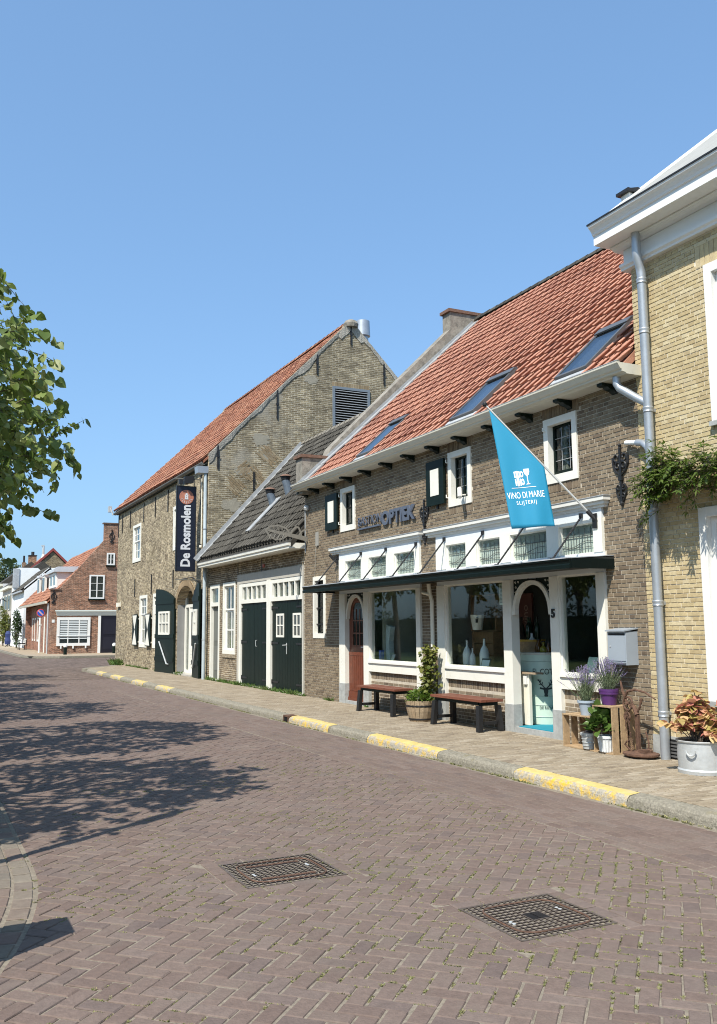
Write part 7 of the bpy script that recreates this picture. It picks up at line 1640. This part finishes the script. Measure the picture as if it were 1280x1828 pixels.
# flag
fl = thing('flag', 'blue shop flag with white barrel emblem, lettering VINO DI MARIE SLIJTERIJ, slanting pole', 'flag', (D, 8.97, 2.97))
P0 = Vector((7.80, 8.97, 2.99)); P1 = Vector((6.78, 9.86, 4.58)); PD = (P1 - P0); 
mb = MB(); mb.tube([P0, P0.lerp(P1, .45)], .014, 8); mb.tube([P0.lerp(P1, .44), P1], .012, 8); mb.build('pole', mat('pole metal', (.55, .54, .5), .35, metal=.5), fl)
mb = MB(); mb.ball(P1 + PD.normalized() * .03, .035, 10); mb.build('finial', BLACK, fl)
mb = MB(); mb.box(D - .06, D - .045, 8.93, 9.01, 2.87, 3.06); mb.tube([P0 - PD.normalized() * .05, P0 + PD.normalized() * .14], .028, 8); mb.build('pole_socket', BLACK, fl)
FA_, FB_ = P0.lerp(P1, .975), P0.lerp(P1, .455)      # sleeve edge on the pole
BA_, BB_ = Vector((6.86, 9.47, 2.87)), Vector((7.30, 9.16, 2.90))   # the hem
def FL(s, t):  # s along the pole from its tip, t down from the pole
    p = FA_.lerp(FB_, s).lerp(BA_.lerp(BB_, s), t); q = t * (1.1 - .5 * t)
    return p + Vector((-.7, -.7, 0)) * (q * (.038 * math.sin(s * 9.5 + t * 1.9) + .04 * math.sin(s * 3.1 + .4) + .012 * math.sin(t * 7 + s * 4)))
NS, NT = 22, 26; vs = []; fs = []
for i in range(NS + 1):
    for j in range(NT + 1): vs.append(tuple(FL(i / NS, j / NT)))
for i in range(NS):
    for j in range(NT): a = i * (NT + 1) + j; fs.append((a, a + 1, a + NT + 2, a + NT + 1))
mb = MB(); mb.add(vs, fs); FLM = mat('flag blue cloth', (.015, .26, .44), .75, trans=.22); cl = mb.build('cloth', FLM, fl, smooth=True)
so = cl.modifiers.new('thickness', 'SOLIDIFY'); so.thickness = .002
FW = mat('flag white print', (.80, .84, .86), .8)
# flat print follows the cloth: u runs from the tip edge to the inner edge in metres, v upwards from the lower hem
def cloth_uv(u, v):      # metres along the hem from the tip side and metres above the hem, to a point just before the cloth
    s_ = min(max(u / FWID, 0), 1); top = FA_.lerp(FB_, s_); bot = BA_.lerp(BB_, s_); t = min(1, max(0, 1 - v / (top.z - bot.z)))
    p = FL(s_, t); e = FL(min(1, s_ + .02), t) - FL(max(0, s_ - .02), t); dn = FL(s_, min(1, t + .02)) - FL(s_, max(0, t - .02)); n = e.cross(dn).normalized()
    if n.dot(Vector((-.7, -.7, 0))) < 0: n = -n
    return p + n * .005
FWID = math.hypot((FB_ - FA_).x, (FB_ - FA_).y)
def cloth_shape(name, polys, parent, sub=0):
    mb = MB()
    for po in polys: mb.add([cloth_uv(x, y) for x, y in po], [tuple(range(len(po)))])
    return mb.build(name, FW, parent)
def cloth_text(name, s, size, cx, v, off=0.0, sp_=1.0, fit=None):
    me = text_mesh(s, size, 0.0, off, 'CENTER', sp_); n = len(me.vertices); co = np.empty(n * 3); me.vertices.foreach_get('co', co); co = co.reshape(-1, 3)
    if fit: co[:, 0] *= fit / (co[:, 0].max() - co[:, 0].min())
    P = np.array([tuple(cloth_uv(cx + x, v + y)) for x, y, z in co]); me.vertices.foreach_set('co', P.ravel()); me.materials.clear(); me.materials.append(FW)
    for p in me.polygons: p.material_index = 0
    me.update(); link(name, me, cl)
cloth_text('lettering', 'VINO DI MARIE', .125, FWID * .47, .395, fit=.60)
cloth_text('small_lettering', 'SLIJTERIJ', .072, FWID * .46, .31, .0, 1.3, fit=.33)
cx = FWID * .46; cloth_shape('rule', [[(cx - .2 + .4 * i / 12, .535), (cx - .2 + .4 * (i + 1) / 12, .535), (cx - .2 + .4 * (i + 1) / 12, .541), (cx - .2 + .4 * i / 12, .541)] for i in range(12)], cl)
def barrel_mark(x, z, w_, h):
    n = 10; out = []
    for i in range(n):
        a, b = i / n, (i + 1) / n; f_ = lambda t: h * (.40 + .10 * math.sin(math.pi * t))
        if i in (2, 7): continue
        out.append([(x + w_ * a, z - f_(a)), (x + w_ * b, z - f_(b)), (x + w_ * b, z + f_(b)), (x + w_ * a, z + f_(a))])
    return out
def ring(x, z, rx, rz, th_):
    n = 16; return [[(x + rx * math.cos(2 * math.pi * i / n) * q, z + rz * math.sin(2 * math.pi * i / n) * q) for q in (1, th_)] + [(x + rx * math.cos(2 * math.pi * (i + 1) / n) * q, z + rz * math.sin(2 * math.pi * (i + 1) / n) * q) for q in (th_, 1)] for i in range(n)]
pol = barrel_mark(cx - .125, .72, .10, .10) + barrel_mark(cx - .125, .615, .10, .11) + ring(cx + .0, .72, .026, .043, .5) + ring(cx + .0, .615, .026, .046, .5)
gx = cx + .085
pol += [[(gx - .045, .79), (gx + .045, .79), (gx + .047, .75), (gx - .047, .75)], [(gx - .047, .75), (gx + .047, .75), (gx + .03, .71), (gx - .03, .71)], [(gx - .03, .71), (gx + .03, .71), (gx + .008, .69), (gx - .008, .69)], [(gx - .006, .69), (gx + .006, .69), (gx + .006, .59), (gx - .006, .59)], [(gx - .04, .575), (gx + .04, .575), (gx + .01, .592), (gx - .01, .592)]]
cloth_shape('emblem', pol, cl)

# wisteria on the yellow house
wi = thing('wisteria', 'leafy green climber trained along the yellow brick wall over the pipe', 'climbing plant', (D, 7.2, 2.9))
rr = random.Random(41); trs = []; mb = MB()
for (z0_, y1_, y0_) in ((3.35, 8.0, 4.6), (3.15, 7.9, 4.6)):
    mb.tube([(D - .08, y1_ + (y0_ - y1_) * k / 12, z0_ + .05 * math.sin(k * 1.3)) for k in range(13)], .018, 6)
def frond(p, d, L_, n):
    d = Vector(d).normalized(); sd_ = d.cross(Vector((0, 0, 1))); sd_ = sd_.normalized() if sd_.length > .05 else Vector((1, 0, 0)); pts = [p]
    for k in range(n):
        d = (d + Vector((0, 0, -.10))).normalized(); q = pts[-1] + d * L_ / n; pts.append(q)
        for s in (-1, 1):
            ld = d * .55 + sd_ * s * .8 + Vector((rr.gauss(0, .15), rr.gauss(0, .15), rr.gauss(-.15, .2))); trs.append((basis(ld, (rr.gauss(-.3, .3), rr.gauss(0, .3), 1), rr.uniform(.065, .095)), np.array(q)))
    trs.append((basis(d, (0, 0, 1), .08), np.array(pts[-1]))); mb.tube([pts[0], pts[n // 2], pts[-1]], .003, 3, 0, False)
for i in range(620):
    y = 7.82 - abs(rr.gauss(0, 1)) * .3 if rr.random() < .14 else rr.uniform(4.6, 7.75)
    zt = 3.31 + .06 * math.sin(y * 3.1) + (.10 if 7.3 < y < 7.7 else 0) + rr.gauss(0, .10); thin = .55 if y > 7.75 else 1
    p = Vector((D - rr.uniform(.03, .34) * thin, y, zt)); frond(p, (rr.gauss(-.6, .35), rr.gauss(.1, .7), rr.gauss(0, .5)), rr.uniform(.14, .26), 5)
for k in range(9): p = Vector((D - .12, 7.62 + rr.gauss(0, .06), 3.40 + k * .035)); frond(p, (rr.gauss(-.4, .3), rr.gauss(.2, .6), rr.gauss(.6, .4)), .2, 5)
for k in range(5): p = Vector((D - .2, 7.80 + k * .02, 3.32 + rr.gauss(0, .05))); frond(p, (rr.gauss(-.3, .3), .9, rr.gauss(0, .3)), .2, 5)
mb.build('stems', BARK, wi, kind='stuff'); leaf_mesh('foliage', trs, ([(0, 0, 0), (0, .5, 0), (0, 1, -.1), (-.17, .4, .04), (.17, .4, .04)], [(0, 1, 3), (1, 2, 3), (0, 4, 1), (1, 4, 2)]), VINEL, wi, kind='stuff')

# ------------------------------------------------------------------ goods behind the shop windows
bc = thing('barrel_counter', 'pale green printed barrel counter inside the open arched doorway', 'barrel', (8.95, 10.95, .15))
PG = mat('pale green barrel', (.52, .64, .54), .45, noise=(4, .04)); PRN = mat('black print', (.02, .03, .03), .6)
BC = Vector((8.53, 11.06, .197)); BR = .375
prof = [(BR * .94, 0), (BR * .965, .15), (BR * .99, .35), (BR, .5), (BR * .99, .68), (BR * .965, .86), (BR * .94, 1.0), (BR * .90, 1.0), (BR * .90, .985)]
mb = MB(); mb.lathe(BC, prof, 48); bb = mb.build('body', PG, bc, smooth=True)
mb = MB()
for z in (.10, .27, .40, .74, .90): r = BR * (1 - .06 * ((z - .5) / .5) ** 2) + .001; mb.lathe((BC.x, BC.y, BC.z + z), [(r, 0), (r + .004, .003), (r + .004, .008), (r, .011)], 48)
mb.build('hoop', mat('green hoop', (.40, .50, .43), .4), bc)
mb = MB(); mb.lathe((BC.x, BC.y, BC.z + .99), [(BR * .97, .012), (BR * .97, .04), (BR * .95, .045)], 40); mb.build('top', mat('pale counter top', (.5, .5, .44), .4), bc)
face = math.atan2(-BC.y, -BC.x) + .02
def wrap(P):
    out = np.empty_like(P)
    for i, (x, y, z) in enumerate(P):
        r = BR * (1 - .06 * ((y - .5) / .5) ** 2) + .006; a = face + x / BR; out[i] = (BC.x + r * math.cos(a), BC.y + r * math.sin(a), BC.z + y)
    return out
def barrel_text(name, s, size, cx, v, fit):
    me = text_mesh(s, size, 0, .0); n = len(me.vertices); co = np.empty(n * 3); me.vertices.foreach_get('co', co); co = co.reshape(-1, 3); co[:, 0] *= fit / (co[:, 0].max() - co[:, 0].min()); co[:, 0] += cx; co[:, 1] += v
    me.vertices.foreach_set('co', wrap(co).ravel()); me.materials.clear(); me.materials.append(PRN)
    for p in me.polygons: p.material_index = 0
    me.update(); link(name, me, bb)
barrel_text('lettering', 'EL COTO', .12, -.005, .72, .37); barrel_text('small_lettering', 'DE RIOJA', .06, .0, .22, .20)
def flat_on_barrel(name, polys):
    mb = MB()
    for po in polys: mb.add([tuple(p) for p in wrap(np.array([(x, y, 0) for x, y in po]))], [tuple(range(len(po)))])
    mb.build(name, PRN, bb)
def stroke(pts, w_):
    out = []
    for (a, b) in zip(pts[:-1], pts[1:]):
        dx, dy = b[0] - a[0], b[1] - a[1]; l = math.hypot(dx, dy); nx, ny = -dy / l * w_, dx / l * w_; out.append([(a[0] - nx, a[1] - ny), (b[0] - nx, b[1] - ny), (b[0] + nx, b[1] + ny), (a[0] + nx, a[1] + ny)])
    return out
st = []
for s in (-1, 1):
    st += stroke([(s * .02, .53), (s * .055, .565), (s * .085, .605), (s * .10, .65)], .007) + stroke([(s * .055, .565), (s * .045, .61)], .005) + stroke([(s * .082, .60), (s * .065, .645)], .005) + stroke([(s * .092, .62), (s * .125, .645)], .005) + stroke([(s * .06, .57), (s * .1, .575)], .005) + stroke([(s * .025, .51), (s * .085, .525)], .012)
st += [[(-.035, .53), (-.03, .47), (-.02, .43), (.02, .43), (.03, .47), (.035, .53)], [(-.028, .43), (-.022, .40), (.022, .40), (.028, .43)]]
flat_on_barrel('stag_mark', st)
def bottle(label, c, s, m, group='bottles in the wine shop', prof=None):
    p = prof or [(.038, 0), (.042, .02), (.042, .17), (.036, .21), (.016, .25), (.013, .30), (.016, .305), (.016, .325)]
    t = thing('bottle', label, 'bottle', c, group)
    mb = MB(); mb.lathe(c, [(r * s, z * s) for r, z in p], 14); mb.build('body', m, t, smooth=True)
    mb = MB(); r, z = p[-1]; mb.lathe(c, [(r * s * 1.05, z * s), (r * s * 1.05, z * s + .012), (r * s * .5, z * s + .016)], 10); mb.build('cap', BLACK, t)
    return t
WB = mat('white stoneware', (.62, .68, .72), .35, noise=(6, .05)); GB = mat('dark green glass', (.012, .03, .015), .08); AMB = mat('amber glass', (.10, .045, .008), .1); OLV = mat('yellow oil glass', (.22, .20, .03), .1)
TALL = [(.075, 0), (.085, .02), (.085, .26), (.06, .34), (.022, .40), (.02, .5), (.024, .51)]
z0 = BC.z + 1.035
bottle('white stoneware bottle on the green barrel counter', (8.47, 11.27, z0), .9, WB, prof=[(.06, 0), (.075, .03), (.08, .13), (.06, .2), (.025, .24), (.02, .31)])
bottle('brown decanter second from left on the barrel counter', (8.47, 11.11, z0), .8, AMB, prof=[(.06, 0), (.075, .05), (.06, .12), (.03, .17), (.03, .21), (.04, .22)])
bottle('squat yellow oil bottle on the barrel counter', (8.45, 10.97, z0), .75, OLV, prof=[(.07, 0), (.08, .04), (.06, .1), (.025, .13), (.02, .18), (.035, .2)])
bottle('small amber bottle nearest the door post on the barrel counter', (8.45, 10.85, z0), .7, AMB, prof=[(.05, 0), (.055, .08), (.025, .13), (.02, .2)])
zf = .985
ws = thing('window_stage', 'low display floor covered in cork behind the wine shop window', 'display', (8.3, 11.9, .9))
mb = MB(); mb.box(D + .1, 8.9, 11.1, 12.72, .88, .955); mb.build('board', WOOD, ws)
mb = MB(); rr = random.Random(5)
for k in range(420):
    y = rr.uniform(11.72, 12.70); x = D + rr.uniform(.10, .26); a = rr.uniform(0, 3.1); d = Vector((math.cos(a), math.sin(a), rr.uniform(-.2, .2))) * .018; c = Vector((x, y, .965 + rr.uniform(0, .035))); mb.tube([c - d, c + d], .010, 5)
mb.build('corks', mat('cork', (.42, .30, .17), .9, var=[(.46, .34, .2), (.36, .25, .14), (.5, .4, .27)]), ws, kind='stuff')
bottle('large white stoneware bottle left in the wine shop window', (8.12, 12.55, .956), .86, WB, prof=TALL); bottle('small white bottle between two large ones in the shop window', (8.10, 12.36, .956), .62, WB, prof=TALL); bottle('large white stoneware bottle in the middle of the shop window', (8.12, 12.05, .956), .92, WB, prof=TALL)
for k in range(4): bottle(['leftmost', 'second', 'third', 'rightmost'][k] + ' of the four dark wine bottles on the gold rimmed tub', (8.5 + .1 * (k % 2), 11.56 - .085 * k, 1.42), 1, GB, 'dark wine bottles on the tub')
for (lab, c, sx, sy, h) in (('dark wooden wine case at the bottom of the window stack', (8.55, 12.42, .956), .40, .62, .58), ('open wooden case with vine branches on top of the stack', (8.6, 12.48, 1.54), .40, .72, .60)):
    t = thing('wine_case', lab, 'crate', c, 'stacked wine cases'); x0, x1, y0, y1 = c[0] - sx / 2, c[0] + sx / 2, c[1] - sy / 2, c[1] + sy / 2; zt = c[2] + h
    WD = mat('dark case wood', (.20, .11, .05), .7, noise=(15, .25)) if h < .6 else bpy.data.materials['dark case wood']
    for bx in ((x0, x1, y0, y0 + .02, c[2], zt), (x0, x1, y1 - .02, y1, c[2], zt), (x0, x1, y0 + .02, y1 - .02, c[2], c[2] + .02), (x0, x1, y0 + .02, y1 - .02, zt - .02, zt), (x1 - .02, x1, y0 + .02, y1 - .02, c[2] + .02, zt - .02)): mb = MB(); mb.box(*bx); mb.build('board', WD, t)
    if h < .6:
        mb = MB()
        for k in range(3): mb.box(x0 - .012, x0, y0 + .003, y1 - .003, c[2] + .01 + .19 * k, c[2] + .19 * (k + 1))
        mb.build('front_board', WD, t)
bk = thing('wine_bucket', 'white enamel bucket with a small crest hanging among the cases in the window', 'bucket', (8.32, 12.50, 1.56))
mb = MB(); mb.lathe((8.30, 12.50, 1.562), [(.075, 0), (.08, .01), (.115, .24), (.12, .245), (.11, .25)], 20); mb.build('body', WHITE, bk, smooth=True)
mb = MB(); mb.obox((8.222, 12.40, 1.71), Vector((.012, -.016, 0)), Vector((.002, .002, 0)), Vector((0, 0, .03))); mb.ball((8.225, 12.395, 1.76), .014, 6); mb.build('crest', BLACK, bk)
gt = thing('gold_tub', 'round wooden tub with gold rim at the right of the shop window', 'tub', (8.5, 11.42, .956))
mb = MB(); mb.lathe((8.5, 11.42, .956), [(.24, 0), (.27, .2), (.26, .43)], 20); mb.build('tub_side', WOOD, gt, smooth=True); mb = MB(); mb.lathe((8.5, 11.42, 1.386), [(.275, 0), (.275, .03)], 20); mb.build('rim', mat('gold rim', (.5, .33, .06), .35), gt)
mc = thing('menu_card', 'white printed price list hanging inside the shop window', 'poster', (D + .06, 11.22, 1.94))
mb = MB(); mb.box(D + .06, D + .064, 11.10, 11.30, 1.94, 2.26); mb.build('sheet', mat('paper', (.62, .66, .58), .9), mc); mb = MB()
for k in range(14): y = 11.285; mb.box(D + .0575, D + .0595, 11.285 - rng.uniform(.06, .16), 11.285, 2.235 - .02 * k, 2.243 - .02 * k)
mb.build('print_lines', PRN, mc)
pf = thing('picture_frame', 'small black framed picture at the foot of the shop window', 'picture', (D + .14, 11.9, .99))
mb = MB(); mb.obox((8.03, 11.88, 1.05), Vector((.006, 0, 0)), Vector((0, .12, 0)), Vector((.02, 0, .07))); mb.build('frame', BLACK, pf); mb = MB(); mb.obox((8.021, 11.88, 1.05), Vector((.002, 0, 0)), Vector((0, .10, 0)), Vector((.015, 0, .05))); mb.build('picture', mat('pale blue print', (.45, .55, .65), .5), pf)
pk = thing('orange_packet', 'little orange packet in the corner of the shop window', 'packet', (D + .08, 11.13, .99)); mb = MB(); mb.box(D + .07, D + .12, 11.10, 11.15, .956, 1.10); mb.build('box', mat('orange card', (.75, .28, .02), .5), pk)
# inside the doorway: cream half door with a wooden ledge, hanging sign, shelf with bottles, wall
dk = thing('half_door_stand', 'cream painted stand with wooden ledge just inside the open shop doorway', 'stand', (8.12, 10.98, .2))
mb = MB(); mb.box(8.04, 8.085, 10.80, 11.08, .20, .93); mb.build('panel', CREAM, dk); mb = MB(); mb.box(8.0, 8.14, 10.60, 11.08, .931, .958); mb.build('ledge', mat('ledge wood', (.33, .25, .17), .6, noise=(20, .2)), dk)
mb = MB(); mb.box(8.01, 8.039, 10.83, 10.90, .78, .90); mb.build('switch_box', WHITE, dk)
hg2 = thing('hanging_wine_sign', 'dark red wooden sign with pale writing hanging in the doorway', 'sign', (8.6, 11.6, 1.55))
mb = MB(); mb.box(8.75, 8.78, 11.62, 11.96, 1.55, 2.14); mb.build('board', mat('dark red board', (.10, .03, .022), .6), hg2); place_text('lettering', 'vino', .2, .002, mat('faded letters', (.26, .17, .14), .8), hg2, (8.745, 11.72, 1.62), (0, 0, 1), (0, 1, 0), align='LEFT')
bs = thing('bottle_silhouette', 'tall bottle shaped rack filled with corks inside the doorway', 'rack', (8.35, 11.38, .2))
mb = MB(); y_ = 11.56; mb.prism([(8.4, y_ + dy, z) for dy, z in ((-.15, .2), (.15, .2), (.15, 1.3), (.10, 1.45), (.05, 1.52), (.05, 1.75), (-.05, 1.75), (-.05, 1.52), (-.10, 1.45), (-.15, 1.3))], (.08, 0, 0)); mb.build('rack', mat('dark rack wood', (.05, .035, .025), .7), bs)
mb = MB(); rr = random.Random(3)
for k in range(160): mb.tube([(8.39, y_ + rr.uniform(-.13, .13), rr.uniform(.22, 1.3)), (8.4, y_ + rr.uniform(-.13, .13), rr.uniform(.22, 1.3))] if False else [Vector((8.385, y_ + rr.uniform(-.12, .12), rr.uniform(.24, 1.28))) + Vector((0, dx, 0)) for dx in (-.015, .015)], .011, 5)
mb.build('corks', bpy.data.materials['cork'], bs, kind='stuff')
pw = thing('partition', 'grey plaster wall pier inside the wine shop', 'wall', (9.6, 12.2, .15)); mb = MB(); mb.box(9.7, 9.8, 12.3, 13.1, .15, 3.29); mb.build('plaster', MIDIN, pw)
sh_ = thing('wine_shelf', 'dark tall shelf lined with wine bottles at the back of the shop', 'shelf', (11.7, 12.2, .15))
mb = MB(); 
for k in range(6): mb.box(11.45, 11.95, 9.0, 13.1, .5 + .45 * k, .53 + .45 * k)
mb.box(11.9, 11.95, 9, 13.1, .15, 3.2); mb.build('boards', DARKIN, sh_)
ptv = None; NTH = 'first second third fourth fifth sixth seventh eighth ninth tenth eleventh twelfth thirteenth fourteenth'.split()
for r in range(6):
    for k in range(14):
        c = (11.65, 13.0 - .16 * k, .531 + .45 * r)
        if ptv is None: ptv = bottle('wine bottle on the back shelf, row first from the floor, place first from the pier', c, 1.05, GB, 'wine bottles on the back shelf'); mb = MB(); mb.lathe((c[0], c[1], c[2] + .05), [(.046, 0), (.046, .09)], 12); mb.build('label', mat('paper label', (.6, .58, .5), .8), ptv); p0_ = Vector(c)
        else: cc = copy_tree(ptv); cc.location = c; cc['label'] = 'wine bottle on the back shelf, row %s from the floor, place %s from the pier' % (NTH[r], NTH[k])
# optician's window: display things
od = thing('display_drape', 'pale blue and white draped display stand in the optician window', 'display', (8.2, 15.3, .99))
mb = MB(); mb.prism([(8.15, 15.46, .99), (8.15, 15.30, .99), (8.15, 15.33, 1.35), (8.15, 15.25, 1.62), (8.15, 15.42, 1.66), (8.15, 15.47, 1.4)], (.1, 0, 0)); mb.build('drape', mat('pale blue drape', (.45, .55, .6), .7, noise=(6, .2)), od); mb = MB(); mb.box(8.0, 8.08, 15.40, 15.46, 1.0, 1.18); mb.build('blue_card', mat('blue card', (.05, .1, .4), .5), od)
os_ = thing('side_wall_panel', 'pale green painted side of the optician display window', 'panel', (8.4, 15.5, .9)); mb = MB(); mb.box(D + .25, 9.3, 15.45, 15.5, .16, 2.9); mb.build('board', MIDIN, os_)
oc = thing('price_card', 'small grey card standing in the optician window', 'card', (8.05, 14.98, .99)); mb = MB(); mb.obox((8.05, 14.98, 1.04), Vector((.01, .0, 0)), Vector((0, .05, 0)), Vector((.03, 0, .07))); mb.build('card', mat('grey card', (.4, .42, .44), .5), oc)
mb = MB(); mb.box(D + .1, 8.7, 13.68, 15.45, .9, .955); mb.build('display_board', mat('dark display board', (.06, .06, .06), .6), shop)
rc = thing('green_card', 'pale green card behind the lavender in the right window', 'card', (8.02, 9.45, .99)); mb = MB(); mb.obox((8.02, 9.40, 1.09), Vector((.008, 0, 0)), Vector((0, .09, 0)), Vector((.04, 0, .12))); mb.build('card', mat('pale green card', (.45, .58, .52), .6), rc)
mb = MB(); mb.box(D + .1, 8.6, 9.02, 9.79, .9, .955); mb.build('display_board', WOOD, shop)
for o in list(SC.objects):
    if 'world_coords' in o: del o['world_coords']
